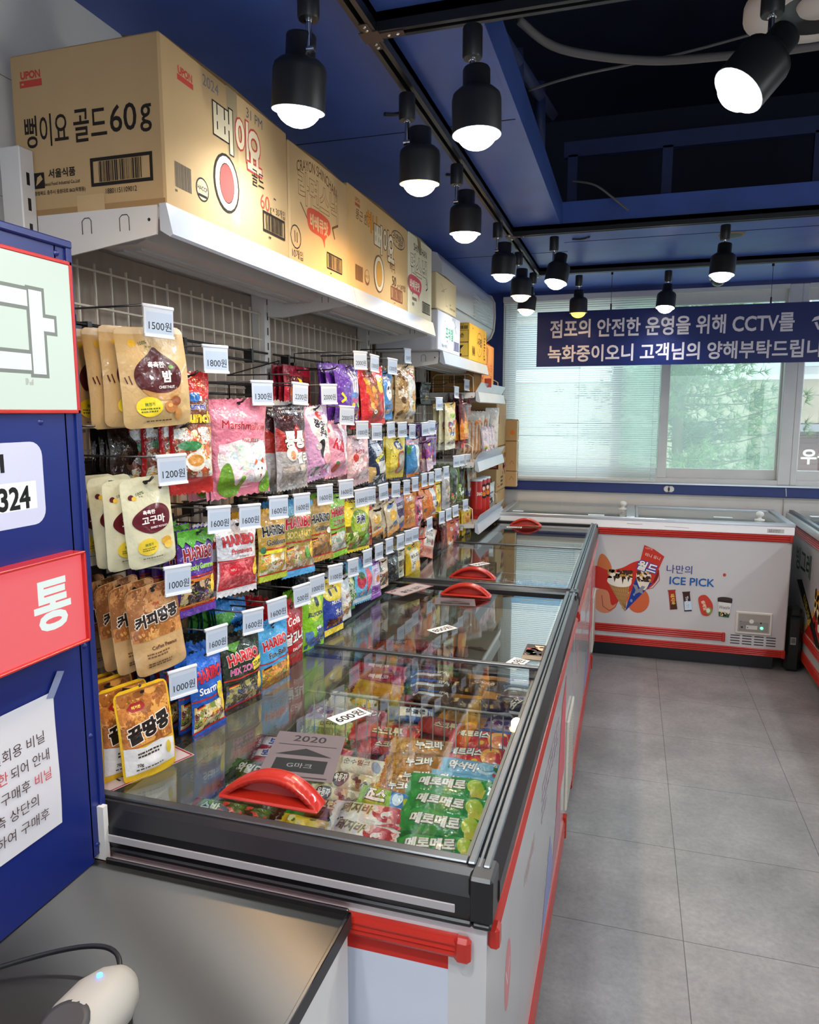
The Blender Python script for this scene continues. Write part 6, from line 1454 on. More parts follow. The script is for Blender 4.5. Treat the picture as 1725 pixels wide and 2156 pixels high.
prod('pale', 'pale pink clear candy bag', 'pillow', '#dcb8bc', [('b', ['#eedadb', '#d89aa4', '#c98a8a', '#f2e8e8'], 50, -.8, .1, .8, .6, .014, 3), ('t', '#a83a4a', 'AtMe', -.1, .72, .11, 1.2, {'b': .05, 'oc': WH, 'ow': .05}), ('e', '#c23a2a', -.5, .6, .2, .08)], .036)
prod('yelh', 'yellow bag edge showing beside the pale pink bag', 'pillow', '#d8b02a', [('b', ['#4a3a1a', '#e8d080'], 12, -.8, .2, .8, .8, .012, 3), ('r', '#e0b41e', -1, 0, 1, .2)])
prod('navy', 'navy and yellow twisted snack bag', 'pillow', '#1d2848', [('p', '#c9d0d8', [(-.5, .98), (.3, .98), (.4, .6), (-.3, .62)]), ('t', '#e8d82c', 'BINGO', .1, .60, .10, 1.4, {'b': .07, 'rot': 25}), ('p', '#cfcdc8', [(-.3, .5), (.9, .5), (.8, .22), (-.1, .25)]), ('p', '#c9a86a', [(-1, .45), (-.5, .4), (-.4, .1), (-1, .1)]), ('b', ['#1a1a1c', '#8a8c90', '#cfd2d6'], 20, -.5, .03, .7, .22, .012, 3)], .04)
prod('yels', 'yellow jelly bag with oval window', 'pillow', '#d8c23a', [('e', '#2a3a6a', .1, .80, .4, .11), ('t', WH, '80', .1, .80, .12, .5, {'b': .05}), ('p', '#b8501f', curve2([(.0, .64), (.6, .64), (.75, .4), (.6, .14), (.05, .14), (-.1, .4)])), ('p', '#a8a494', curve2([(.1, .60), (.55, .60), (.65, .4), (.5, .18), (.15, .18), (.0, .4)])), ('t', '#b8244a', 'Jelly', .4, .66, .06, .7, {'b': .06, 'oc': WH, 'ow': .05}), ('e', '#e6d24a', -.5, .45, .3, .3), ('e', BKs, -.6, .55, .04, .014), ('e', BKs, -.4, .55, .04, .014)], .036)
prod('blub', 'blue gum bag with rainbow header', 'pillow', '#3f8ac0', [('r', '#d8a0b0', -1, .82, 1, .95), ('t', WH, 'Gummi', .2, .88, .07, 1.2, {'b': .05, 'oc': '#a82a5a', 'ow': .05}), ('p', '#dfe6ea', [(.0, .82), (.6, .8), (.8, .15), (.2, .1)]), ('p', '#4f9a3a', [(-1, .82), (-.5, .82), (-.8, .6), (-1, .6)]), ('r', '#d8803a', -1, .04, 1, .12)], .036)
prod('maro', 'narrow maroon chocolate stick pack', 'pillow', '#6a2430', [('k', '#d8a03a', [(-.5, .9), (.5, .1)], .005), ('t', '#e8c84a', 'STICK', 0, .5, .10, 1.4, {'b': .05, 'rot': 80})], .016)
prod('pint', 'purple and pink stick pack leaning forward', 'pillow', '#8a3a8a', [('p', '#e8d0dc', [(-1, 0), (1, 0), (1, .35), (-1, .45)]), ('b', ['#c23a7a', '#e8c83a', '#5a2a7a'], 16, -.8, .4, .8, .9, .008, 3)], .016)
prod('belt', 'purple topped sour belt bag with pink stripes', 'pillow', '#b8a8c4', [('r', '#4a2470', -1, .68, 1, 1), ('t', WH, 'BELTO', 0, .78, .11, 1.6, {'b': .06, 'oc': '#b82a3a', 'ow': .06})] + [('p', ('#c23a5a', '#7a3a8a', '#3f5ab0')[i % 3], [(-.9 + i * .22, .08), (-.78 + i * .22, .08), (-.62 + i * .22, .66), (-.74 + i * .22, .66)]) for i in range(8)] + [('t', '#2a2a5a', 'CANDY', .2, .5, .08, 1.0, {'b': .06, 'oc': WH, 'ow': .05})], .024)
prod('crim', 'crimson snack bag at the back of the upper row', 'pillow', '#a81c34', [('r', '#5a1418', -.85, .08, .85, .82), ('p', '#e8c82c', [(-.2, .8), (.1, .75), (.3, .3), (.1, .2)]), ('b', ['#7a2418', '#3a1410', '#a8502a'], 30, -.8, .1, .8, .6, .014, 3)])
prod('wand', 'purple bag of white wand sweets', 'pillow', '#5a2a9a', [('r', '#7f6fb0', -.1, .15, .9, .85), ('k', '#eeeef2', [(.1, .85), (.2, .45)], .012), ('k', '#eeeef2', [(.35, .88), (.4, .45)], .012), ('k', '#eeeef2', [(.6, .85), (.58, .45)], .012), ('e', '#2f6ab8', .3, .48, .4, .05), ('t', '#d83a9a', 'POP', .3, .38, .09, .9, {'b': .07, 'oc': WH, 'ow': .05}), ('e', '#d8c83a', .1, .30, .14, .05), ('e', '#7ac04a', .5, .32, .14, .05), ('b', ['#c9a86a', '#a87a44', '#e0d0b0'], 24, -.5, .05, .85, .2, .013, 3), ('k', '#e8d02c', [(-.75, .5), (-.55, .42), (-.75, .36)], .008)], .04)
prod('redy', 'red and yellow chick shaped print candy bag', 'pillow', '#d02a30', [('p', '#8a4a1c', curve2([(-.6, .9), (.1, .95), (.2, .3), (-.4, .2)])), ('b', ['#d87a2a', '#b8501f', '#e8b03a'], 24, -.7, .3, .1, .88, .014, 3), ('e', '#f0cf2c', .5, .72, .35, .16), ('e', '#d8401f', .7, .70, .12, .03), ('e', BKs, .45, .75, .05, .018), ('e', BKs, .65, .77, .05, .018), ('p', '#e8c8cc', [(.6, .5), (.95, .45), (.95, .1), (.7, .12)]), ('e', WH, -.2, .27, .15, .04), ('e', BKs, -.2, .27, .06, .018)], .04)
prod('panda', 'bright blue chocolate bag with white face print', 'pillow', '#2a80c8', [('p', '#1a2a3a', [(-1, .98), (-.5, .98), (-.3, .4), (-1, .5)]), ('e', WH, .3, .60, .38, .20), ('e', BKs, .12, .66, .1, .04), ('e', BKs, .5, .66, .1, .04), ('e', BKs, .3, .56, .05, .02), ('t', WH, 'choco', .1, .88, .07, .9, {'b': .06}), ('t', '#1d2a5a', 'CHOCO', .1, .30, .07, 1.2, {'b': .06, 'oc': '#dfe8f0', 'ow': .05}), ('b', ['#d8c8a0', '#8a5a34'], 12, -.6, .12, .5, .22, .012, 3)], .036)
prod('goldc', 'clear gold foil bag with burger face print', 'pillow', '#b89a6a', [('b', ['#d8c08a', '#8a6a3a', '#e8dcc0', '#b88a4a', '#f0e8d8', '#6a4a2a'], 90, -.9, .06, .9, .95, .017, 3), ('p', '#e6e2d8', curve2([(-.1, .8), (.6, .85), (.9, .5), (.7, .15), (.1, .15), (-.2, .5)])), ('e', '#d8963a', .5, .46, .36, .11), ('e', BKs, .38, .48, .05, .02), ('e', BKs, .65, .49, .05, .02), ('r', '#5a8a2a', .15, .34, .85, .36), ('e', '#e8b03a', .5, .29, .34, .07), ('k', '#b82a2a', [(.1, .88), (.3, .8), (.45, .76)], .012)], .055)
prod('blks', 'black glossy bag at the back of the third bay', 'pillow', '#19181a', [('l', '#6a6a6c', 3, -.6, .4, .6, .8, 3), ('e', '#b8922a', .2, .3, .4, .1)], .016)
prod('yelw', 'white and yellow cartoon print long bag', 'pillow', '#d8d0a8', [('p', '#d8a82a', [(-1, 1), (-.2, .85), (-.1, 1)]), ('p', '#d8a82a', [(.3, 1), (.4, .86), (1, .94), (1, 1)]), ('t', '#7ab02c', 'POP', 0, .72, .10, 1.3, {'b': .08, 'oc': '#e8e83a', 'ow': .05}), ('b', ['#d8503a', '#3f6ab0', '#e8c83a', '#7a4a2a', '#e8e4d8'], 40, -.7, .12, .7, .62, .012, 3), ('r', '#e8e4d0', -1, 0, 1, .1)], .036)
prod('flame', 'tall dark red bag with orange flames', 'pillow', '#5a1a22', [('p', '#d87a1f', curve2([(-.9, .25), (-.8, .55), (-.5, .45), (-.2, .68), (.1, .48), (.4, .6), (.7, .4), (.9, .25)])), ('p', '#e8b02c', curve2([(-.6, .25), (-.4, .4), (-.1, .5), (.2, .36), (.5, .3)])), ('r', '#cf7a24', -1, .16, 1, .27), ('p', '#c2302a', [(-1, 0), (.2, 0), (.1, .12), (-.6, .16)]), ('l', '#e8dcd0', 2, -.6, .8, .3, .88, 3)], .034)
prod('redc', 'small red cola candy pack', 'pillow', '#c2303a', [('r', WH, -.9, .45, .9, .6), ('t', '#7a1a2a', 'C', 0, .75, .16, .6, {'b': .06})])
prod('darkb', 'dark brown clear bag below the chestnut pouches', 'pillow', '#2a211c', [('b', ['#4a382c', '#1c1613', '#5a4636', '#33281f'], 40, -.85, .08, .85, .8, .016, 3), ('r', '#c8b02a', .6, .1, .9, .9)])
prod('bluz', 'blue and green gummy bag lying in the upper layer', 'pillow', '#2f7ac0', [('p', '#4fa03a', [(-1, .8), (.2, .7), (-.3, .4), (-1, .3)]), ('t', '#1d1a18', 'HARIBO', 0, .3, .2, 1.6, {'b': .05})], .02)
prod('graph', 'grey and black candy pack row behind the gold bears', 'pouch', '#3a3a3d', [('r', '#b8bcbc', -1, .82, 1, 1), ('e', '#d8d8d8', .5, .45, .2, .1)], .012)

def price_hook(y, ty, tz, z, price, label):
    root = empty('display_hook', (-1.07, y, z)); tag(root, label, 'display hook', 'price hooks')
    b = MB()
    b.tube([(0, 0, -.02), (0, 0, 0), (.17, 0, .0), (.192, 0, .004), (.200, 0, .012)], .0024, 6)
    b.tube([(0, 0, 0), (0, 0, min(.07, max(.03, tz - z))), (.02, ty - y, tz - z + .002), (.205, ty - y, tz - z + .002)], .002, 6)
    b.box(-.012, .004, -.012, .012, -.01, .02)
    b.build('wire', WIRE_BLACK, root)
    if price is not None:
        b = MB(); w, h = .062, .052
        b.box(-.0008, .0008, -.002, w, -h, 0, 0, '#bfc6d1', bev=.0004)
        b.tube([(-.002, -.003, .002), (-.002, w + .001, .002)], .0042, 10, 0, '#d9dde6'); b.box(-.001, .0035, -.002, w, -h - .002, -h + .003, 0, '#e2e5ea')
        art(b, [('r', '#aebbcd', .003, -h + .006, w - .003, -.008), ('t', '#1c1d20', price, w * .52, -h * .62, .017, w * .80, {'b': .01})], plane_P((.0009, 0, 0), (0, 1, 0), (0, 0, 1), (1, 0, 0), .0003))
        o = b.build('price_tag', PRINT, root)
        o.location = (.206, ty - y, tz - z); o.rotation_euler = (math.radians(random.Random(int(y * 1000)).uniform(-3, 3)), 0, math.radians((-18 if y < 2.3 else -10) + random.Random(int(z * 1000)).uniform(-5, 5)))
    return root
PEGS = [
    ('chestnut', '1500원', 1.162, 1.743, 1.22, 1.713, 0.148, 0.192, 3, -0.902, 22, 3),
    ('lunch', '1800원', 1.352, 1.686, 1.337, 1.635, 0.104, 0.258, 3, -0.9, 25, 0),
    ('marsh', '1300원', 1.552, 1.62, 1.526, 1.581, 0.18, 0.231, 2, -0.89, 20, 2),
    ('sweet', '1200원', 1.18, 1.463, 1.171, 1.427, 0.1, 0.178, 3, -0.892, 25, 4),
    ('coffee', '1000원', 1.188, 1.243, 1.163, 1.218, 0.111, 0.176, 4, -0.882, 22, 4),
    ('honey', '1000원', 1.185, 1.03, 1.103, 1.037, 0.108, 0.181, 4, -0.872, 25, 2),
    ('spooky', '1600원', 1.346, 1.343, 1.332, 1.302, 0.117, 0.187, 4, -0.89, 8, -1),
    ('prima', '1600원', 1.477, 1.331, 1.498, 1.296, 0.131, 0.177, 2, -0.89, 15, -1),
    ('gold', '1600원', 1.623, 1.334, 1.671, 1.296, 0.125, 0.181, 2, -0.89, 8, -2),
    ('soda', '1600원', 1.763, 1.325, 1.829, 1.302, 0.155, 0.209, 2, -0.89, 10, -2),
    ('goldb', '1600원', 1.915, 1.334, 1.975, 1.285, 0.14, 0.18, 2, -0.89, 8, -1),
    ('star', '1600원', 1.321, 1.078, 1.311, 1.041, 0.099, 0.195, 5, -0.87, 12, 2),
    ('mix', '1600원', 1.478, 1.076, 1.479, 1.022, 0.134, 0.181, 3, -0.88, 12, -1),
    ('fun', '1600원', 1.598, 1.07, 1.642, 1.005, 0.124, 0.181, 5, -0.88, 12, 2),
    ('cola', '500원', 1.747, 1.072, 1.749, 1.029, 0.111, 0.177, 5, -0.88, 10, 0),
    ('jelly', '1000원', 1.852, 1.075, 1.903, 1.032, 0.116, 0.186, 2, -0.88, 10, -1),
    ('milkyo', '1100원', 1.989, 1.081, 2.038, 1.023, 0.111, 0.163, 2, -0.88, 10, 0),
    ('whitem', '', 2.059, 1.059, 2.155, 1.017, 0.07, 0.149, 2, -0.89, 10, 2),
    ('greenm', '', 2.126, 1.052, 2.246, 1.013, 0.059, 0.138, 2, -0.9, 10, 1),
    ('six', '700원', 2.148, 1.068, 2.318, 1.028, 0.127, 0.141, 2, -0.88, 10, -2),
    ('purp', '1000원', 2.288, 1.072, 2.466, 1.01, 0.078, 0.144, 3, -0.89, 10, 1),
    ('bw', '1000원', 2.409, 1.072, 2.547, 0.995, 0.096, 0.114, 3, -0.89, 10, 2),
    ('blk', '1000원', 2.531, 1.072, 2.673, 1.0, 0.101, 0.119, 3, -0.89, 10, 1),
    ('olive', '1000원', 2.664, 1.064, 2.782, 0.994, 0.089, 0.125, 2, -0.89, 10, 1),
    ('yel', '1000원', 2.771, 1.066, 2.922, 0.99, 0.121, 0.157, 2, -0.88, 15, 2),
    ('redg', '1000원', 2.872, 1.06, 3.112, 0.988, 0.111, 0.099, 2, -0.91, 10, 0),
    ('pinkj', '1000원', 3.102, 1.068, 3.233, 1.01, 0.131, 0.137, 2, -0.88, 12, -12),
    ('strip', '500원', 3.323, 1.071, 3.507, 1.016, 0.081, 0.157, 5, -0.89, 8, 0),
    ('orap', '500원', 3.454, 1.065, 3.66, 0.98, 0.121, 0.159, 3, -0.89, 8, 0),
    ('pind', '500원', 3.594, 1.064, 3.786, 0.977, 0.078, 0.159, 3, -0.89, 8, 0),
    ('yelb', '500원', 3.837, 1.068, 3.996, 1.003, 0.131, 0.175, 6, -0.88, 12, 0),
    ('zourr', '1600원', 2.08, 1.334, 2.138, 1.289, 0.111, 0.204, 2, -0.9, 8, 1),
    ('pinkb', '', 2.057, 1.329, 2.277, 1.257, 0.071, 0.161, 1, -0.94, 8, 0),
    ('kiwi', '1300원', 2.214, 1.29, 2.264, 1.249, 0.162, 0.168, 2, -0.88, 12, -1),
    ('oran', '', 2.316, 1.271, 2.491, 1.201, 0.061, 0.15, 1, -0.92, 8, 1),
    ('beia', '1000원', 2.317, 1.288, 2.498, 1.197, 0.074, 0.103, 2, -0.9, 15, 8),
    ('beib', '1000원', 2.454, 1.284, 2.64, 1.206, 0.086, 0.135, 3, -0.89, 15, 12),
    ('grape', '1000원', 2.602, 1.281, 2.73, 1.222, 0.129, 0.147, 2, -0.89, 10, 4),
    ('toff', '1000원', 2.753, 1.274, 2.91, 1.22, 0.129, 0.161, 3, -0.89, 12, 1),
    ('swirl', '1000원', 2.872, 1.275, 3.073, 1.178, 0.078, 0.149, 2, -0.9, 8, 0),
    ('oraa', '1000원', 3.015, 1.279, 3.169, 1.21, 0.091, 0.144, 2, -0.91, 8, 0),
    ('orab', '1000원', 3.132, 1.276, 3.241, 1.211, 0.124, 0.162, 2, -0.89, 10, 2),
    ('yelk', '1000원', 3.24, 1.283, 3.391, 1.212, 0.107, 0.153, 2, -0.9, 8, 2),
    ('silv', '1000원', 3.401, 1.282, 3.546, 1.247, 0.101, 0.188, 2, -0.89, 10, 0),
    ('gra', '1000원', 3.606, 1.323, 3.716, 1.271, 0.11, 0.221, 3, -0.89, 8, 0),
    ('grb', '1000원', 3.735, 1.32, 3.902, 1.271, 0.101, 0.218, 4, -0.89, 10, 0),
    ('bluy', '1000원', 3.885, 1.317, 4.178, 1.278, 0.131, 0.22, 2, -0.89, 12, 0),
    ('thong', '2200원', 1.772, 1.625, 1.793, 1.579, 0.134, 0.239, 3, -0.89, 12, 1),
    ('cow', '2000원', 1.955, 1.626, 1.953, 1.568, 0.121, 0.218, 1, -0.89, 15, 5),
    ('kiss', '2000원', 2.096, 1.566, 2.133, 1.525, 0.131, 0.181, 2, -0.9, 12, 3),
    ('pale', '1000원', 2.233, 1.516, 2.296, 1.467, 0.139, 0.165, 1, -0.89, 12, 4),
    ('yelh', '', 2.263, 1.5, 2.503, 1.451, 0.07, 0.167, 1, -0.94, 8, 0),
    ('navy', '1000원', 2.384, 1.506, 2.473, 1.458, 0.127, 0.173, 2, -0.89, 12, 4),
    ('yels', '1000원', 2.549, 1.508, 2.723, 1.453, 0.152, 0.162, 2, -0.89, 12, -1),
    ('blub', '1000원', 2.68, 1.506, 2.988, 1.445, 0.121, 0.178, 2, -0.9, 10, 1),
    ('maro', '1000원', 2.831, 1.498, 3.129, 1.423, 0.051, 0.138, 2, -0.91, 8, 2),
    ('pint', '1000원', 3.014, 1.501, 3.189, 1.421, 0.061, 0.14, 1, -0.89, 12, 10),
    ('belt', '1000원', 3.129, 1.508, 3.32, 1.499, 0.121, 0.202, 4, -0.9, 10, 0),
    ('crim', '', 1.754, 1.647, 2.095, 1.691, 0.141, 0.167, 4, -1.01, 10, 0),
    ('wand', '2000원', 2.218, 1.741, 2.207, 1.702, 0.154, 0.186, 2, -0.89, 8, 0),
    ('redy', '1300원', 2.375, 1.743, 2.43, 1.703, 0.164, 0.206, 2, -0.89, 12, 5),
    ('panda', '1200원', 2.563, 1.744, 2.585, 1.701, 0.131, 0.181, 2, -0.89, 10, 2),
    ('goldc', '1500원', 2.768, 1.796, 2.838, 1.74, 0.167, 0.233, 2, -0.89, 12, 0),
    ('blks', '', 2.941, 1.684, 3.495, 1.696, 0.121, 0.105, 6, -0.98, 8, 0),
    ('yelw', '1000원', 3.251, 1.613, 3.627, 1.598, 0.121, 0.238, 2, -0.89, 12, 2),
    ('flame', '1000원', 3.615, 1.676, 3.916, 1.652, 0.111, 0.296, 2, -0.89, 12, 3),
    ('redc', '1000원', 3.843, 1.721, 4.053, 1.635, 0.1, 0.096, 1, -0.89, 8, 0),
    ('darkb', '', 1.016, 1.525, 1.297, 1.528, 0.127, 0.11, 4, -1.01, 10, 0),
    ('bluz', '', 1.319, 1.163, 1.592, 1.069, 0.121, 0.093, 6, -0.97, 8, 0),
    ('graph', '', 1.7, 1.16, 2.051, 1.076, 0.101, 0.118, 8, -0.97, 8, 0),
]

ORD = ('frontmost on its hook', 'second on its hook', 'third on its hook', 'fourth on its hook', 'fifth on its hook', 'sixth on its hook', 'seventh on its hook', 'eighth on its hook', 'ninth on its hook')
rnd = random.Random(21)
for (key, price, ty, tz, by, bz, bw, bh, nb_, bx, yaw, roll) in PEGS:
    desc, style, base, lay, T, mat, back = PR[key]
    price_hook(by, ty, tz, bz - .011, price or None, f'wire hook{" tagged " + price[:-1] + " won" if price else ""} with the {desc}')
    o = bag('snack_bag', bw, bh, T, style, base, lay, seed=sum(map(ord, key)), mat=mat, back=back)
    for k in range(nb_ + 1):
        c = o if k == 0 else o.copy()
        if k: COL.objects.link(c)
        sp = min(.034, (bx + 1.055) / (nb_ + .5), T * 1.05 + .004)
        if key in ('chestnut', 'sweet', 'coffee', 'honey'): sp = .040
        j = 0 if k == 0 else 1
        c.location = (bx - k * sp, by + j * rnd.uniform(-.005, .005), bz + j * rnd.uniform(-.006, .004))
        c.rotation_euler = (math.radians(roll * (1.4 if k == 0 else .5) + j * rnd.uniform(-2.5, 2.5)), math.radians(rnd.uniform(-3, 3)), math.radians(-yaw * (1 if k == 0 else .6) + j * rnd.uniform(-7, 7)))
        tag(c, f'{desc}, {ORD[k]}', 'snack bag', f'{desc} row')

# things on the small end shelves
rnd = random.Random(4)
CLEARB = [('clear bag of brown snack rods', 'pillow', '#c9b8a4', [('k', '#b5763a', [(-.7 + i * .28, .10), (-.7 + i * .28, .78)], .012) for i in range(6)] + [('r', '#d8cfc4', -1, .84, 1, 1), ('e', '#d87a2a', -.5, .8, .3, .05), ('e', '#d87a2a', .4, .8, .3, .05)], .05)]
d = CLEARB[0]
for k, (y, w, h, lb) in enumerate(((4.24, .20, .27, 'clear bag of brown snack rods at the back of the middle end shelf'), (4.42, .20, .28, 'clear bag of brown snack rods beside the white stick bag'))):
    o = bag('snack_bag', w, h, .06, 'pillow', d[2], d[3], seed=k, hole=False); o.location = (-.91, y, 1.277 + h); o.rotation_euler = (0, math.radians(3), math.radians(-42)); tag(o, lb, 'snack bag')
o = bag('snack_bag', .10, .30, .05, 'pillow', '#e6e4de', [('k', '#cfcbc2', [(-.6 + i * .3, .05), (-.5 + i * .28, .9)], .004) for i in range(5)], seed=9, hole=False); o.location = (-.85, 4.60, 1.277 + .30); o.rotation_euler = (0, math.radians(3), math.radians(-50)); tag(o, 'white stick bag standing at the right of the middle end shelf', 'snack bag')
for k, (y, lb) in enumerate(((4.27, 'slim lilac toy packet leaning on the lip of the middle end shelf, left one'), (4.37, 'slim lilac toy packet leaning on the lip of the middle end shelf, middle one'), (4.46, 'slim lilac toy packet leaning on the lip of the middle end shelf, right one'))):
    o = bag('toy_packet', .055, .19, .022, 'pouch', '#b8b0c4', [('r', '#d8d4de', -.7, .1, .7, .9), ('t', '#8a4a9a', 'GUM', 0, .7, .08, 1.1, {'rot': 80}), ('b', ['#e0b03a', '#4f9a4a', '#b86aa8'], 10, -.6, .1, .6, .4, .008, k)], seed=k, hole=False); o.location = (-.835, y, 1.275 + .19); o.rotation_euler = (math.radians(8), math.radians(4), math.radians(-45)); tag(o, lb, 'toy packet')
CANR = solid('can_red', '#b3201c', .3, coat=.2)
for k, (x, y, lb) in enumerate(((-.86, 4.16, 'red snack can at the near end of the lowest end shelf'), (-.855, 4.26, 'red and black snack can in the middle of the lowest end shelf'), (-.85, 4.355, 'red and orange snack can at the far end of the lowest end shelf'))):
    t_ = empty('snack_can', (x, y, .926)); tag(t_, lb, 'snack can')
    MB().lathe([(.036, 0), (.037, .004), (.037, .222), (.036, .226)], (0, 0, 0), (0, 0, 1), 28).build('tube', CANR, t_)
    b = MB(); P = lambda u, v, kk: Vector((math.cos(u) * (.0372 + kk * .0002), math.sin(u) * (.0372 + kk * .0002), v))
    if k: art(b, [('r', '#1a1718', -1.6, .11, .4, .20), ('e', '#d8742c', -.7, .155, .5, .03), ('e', '#e8dfd4', -.75, .172, .2, .012), ('b', ['#d8742c', '#e09a4a', '#b8501f'], 24, -1.6, .01, .4, .10, .0004, k)], P, .037, 1, mx=.02, sm=True)
    else: art(b, [('t', '#f1e6da', 'SNACK', -.6, .15, .02, 1.2, {'b': .05}), ('r', '#8a1512', -1.6, .02, .6, .06)], P, .037, 1, mx=.02, sm=True)
    b.build('print', PRINT, t_)
    MB().lathe([(.0385, .224), (.0385, .234), (.034, .236)], (0, 0, 0), (0, 0, 1), 28).build('lid', CLEAR_WHITE, t_)
o = bag('snack_bag', .15, .17, .05, 'pillow', '#cfd4d2', [('b', ['#8a6a4a', '#e8e8e4', '#3a2a24'], 20, -.8, .1, .3, .5, .014, 2), ('l', '#5a6a7a', 3, -.2, .5, .8, .85, 2)], seed=3, hole=False); o.location = (-.865, 4.55, .926 + .165); o.rotation_euler = (math.radians(12), math.radians(8), math.radians(-25)); tag(o, 'pale blue white pouch leaning beside the cans on the lowest end shelf', 'snack bag')

# ================================================================== ICE CREAM IN THE FREEZERS
IP = {}
def ice(key, desc, base, layers): IP[key] = (desc, base, layers)
def name_(t, c, oc, u=.0, v=.55, h=.42, w=1.1, **k):
    d_ = {'b': .07, 'oc': oc, 'ow': .08}; d_.update(k); return ('t', c, t, u, v, h, w, d_)
ice('mero', 'green melon ice bar', '#1f8a34', [('p', '#2fa042', [(-.9, .95), (.9, .95), (.9, .7), (-.9, .6)]), name_('메로메로', WH, '#4a4030', -.15, .55, .40, 1.15), ('e', '#b8cf3a', .66, .55, .20, .30), ('p', '#d8d24a', [(.55, .35), (.9, .6), (.85, .2), (.6, .12)]), ('r', '#1a6a28', -.98, .02, .98, .12)])
ice('wak', 'light blue ice bar', '#6ab0d8', [name_('와삭바', WH, '#1d4a8a', -.3, .5, .45, .95, sk=.2), ('e', '#9ccbe2', .45, .5, .35, .28), ('e', '#4a86b4', .45, .5, .25, .18), ('e', '#7fbbdc', .45, .52, .22, .15), ('b', ['#3f7a34', '#c8402a', '#e8d8c0'], 8, .65, .2, .95, .8, .008, 3)])
ice('tet', 'red and yellow fruit ice bar', '#c2281f', [name_('테트리스', WH, '#2a4a34', -.25, .62, .38, 1.0), ('e', '#e8a82c', .5, .5, .3, .42), ('e', '#e0762a', .55, .42, .22, .28), ('e', '#d9501f', .05, .22, .2, .14), ('e', '#e8c23a', .05, .22, .1, .08), ('b', ['#d02a2a', '#cfe0ee', '#e8c83a'], 10, .6, .1, .95, .8, .010, 3)])
ice('nuk', 'orange brown nougat ice bar', '#b87a1f', [('b', ['#8a5a24', '#c9923a', '#a86a2a', '#d8a84a'], 30, -.9, .1, -.2, .8, .010, 3), name_('누크바', WH, '#5a3014', .25, .55, .45, .9, rot=4), ('r', '#8a5a1a', -.95, .05, .95, .14)])
ice('jaw', 'lime and blue ice bar', '#8ab830', [name_('죠스', WH, '#1d2a24', -.35, .5, .6, .8), ('p', '#2f78c0', [(.15, .95), (.95, .95), (.95, .05), (.3, .05)]), ('e', '#cfe0ea', .5, .5, .2, .3), ('e', '#e2d23a', .85, .5, .14, .25)])
ice('okd', 'cream and black cookie ice bar', '#d6cba0', [('e', '#241f1c', -.4, .5, .32, .42), ('t', WH, '옥동자', -.4, .5, .42, .5, {'b': .06}), ('b', ['#3a302a', '#efe8d4', '#8a7a5a'], 20, .0, .1, .9, .9, .010, 3)])
ice('milk', 'ivory milk ice bar', '#d2c6a8', [('t', '#3a302a', '순수밀크', -.05, .5, .34, 1.1, {'b': .02}), ('l', '#6a5a4a', 1, -.7, .78, .2, .88, 3), ('e', '#7f8aa0', .75, .45, .18, .3), ('e', '#3f7a34', .3, .8, .1, .08)])
ice('doe', 'white and pink strawberry crunch ice bar', '#dcd4cc', [name_('돼지바', '#5a4a1c', '#d8c88a', -.35, .62, .42, .85, sk=.2), ('e', '#c23a44', .5, .55, .42, .34), ('b', ['#d8707a', '#f0e4e0', '#b82a3a', '#e8b0a8'], 26, .1, .2, .95, .9, .009, 3), ('p', '#c83a4a', [(.2, .1), (.9, .25), (.9, .1)]), ('l', '#7a3a3a', 1, -.8, .14, .1, .24, 3)])
ice('crun', 'brown crunchy ice bar', '#6a4424', [name_('크런키', '#e8c88a', '#2a1810', 0, .5, .45, 1.2)])
ice('bana', 'yellow banana ice bar', '#d8b420', [('e', '#e8d04a', 0, .5, .6, .25), ('b', ['#4f7a2a', '#e8dca0'], 12, -.8, .2, .8, .8, .009, 3)])
ice('wild', 'dark green wild ice bar', '#24361c', [('b', ['#3a5226', '#1a2614', '#5a3a1c', '#4a6a2a'], 30, -.9, .1, .9, .9, .014, 3), name_('와일드바디', '#d8d8d0', '#3a3a34', -.05, .5, .42, 1.3, rot=-4)])
ice('suba', 'green watermelon ice bar with red seam', '#2f5a24', [('p', '#8ab04a', [(-.6, .9), (-.2, .95), (-.1, .1), (-.5, .05)]), name_('수박', '#d8e0c0', '#1f3a18', -.2, .5, .5, .7), ('e', '#c23a2a', .45, .35, .35, .25), ('p', '#a8242a', [(-1, 0), (-.8, 0), (-.7, 1), (-1, 1)]), ('b', ['#1f2a18', '#4f7a2a', '#d8402a'], 14, .2, .1, .95, .9, .010, 3)])
ice('gem', 'maroon ice bar with blue lettering', '#8a1f3a', [('p', '#c9b8c0', [(-.9, .8), (.9, .9), (.9, .45), (-.9, .3)]), name_('보석바', '#3a4a9a', '#dcd4dc', 0, .58, .40, 1.2, rot=3), ('r', '#a82a44', -.95, .05, .95, .2)])
ice('ruby', 'red and pink jelly ice bar', '#c2303a', [('b', ['#d84a3a', '#e8903a', '#b81f44', '#d8607a', '#8a1f2a'], 40, -.95, .05, .95, .95, .014, 3), ('p', '#dccfd6', [(.2, .6), (.6, .5), (.5, .1), (.1, .15)])])
ice('red', 'plain red ice bar', '#b8201c', [name_('스크류', '#d8c8a0', '#4a1010', .1, .45, .36, 1.1), ('r', '#7a1414', -.95, .7, .95, .9)])
ice('cook', 'white cookie ice sandwich', '#cfcac2', [('l', '#5a5048', 2, -.8, .5, .2, .9, 3), ('b', ['#3a302c', '#e0d8cc', '#7a5a3a'], 24, .0, .1, .95, .6, .008, 3), ('e', '#c89a3a', .5, .35, .4, .2)])
ice('lila', 'lilac and white ice pack', '#a894b0', [('b', ['#c9bccf', '#6a4a8a', '#e6e0e6', '#8a3a5a'], 30, -.9, .1, .9, .9, .012, 3)])
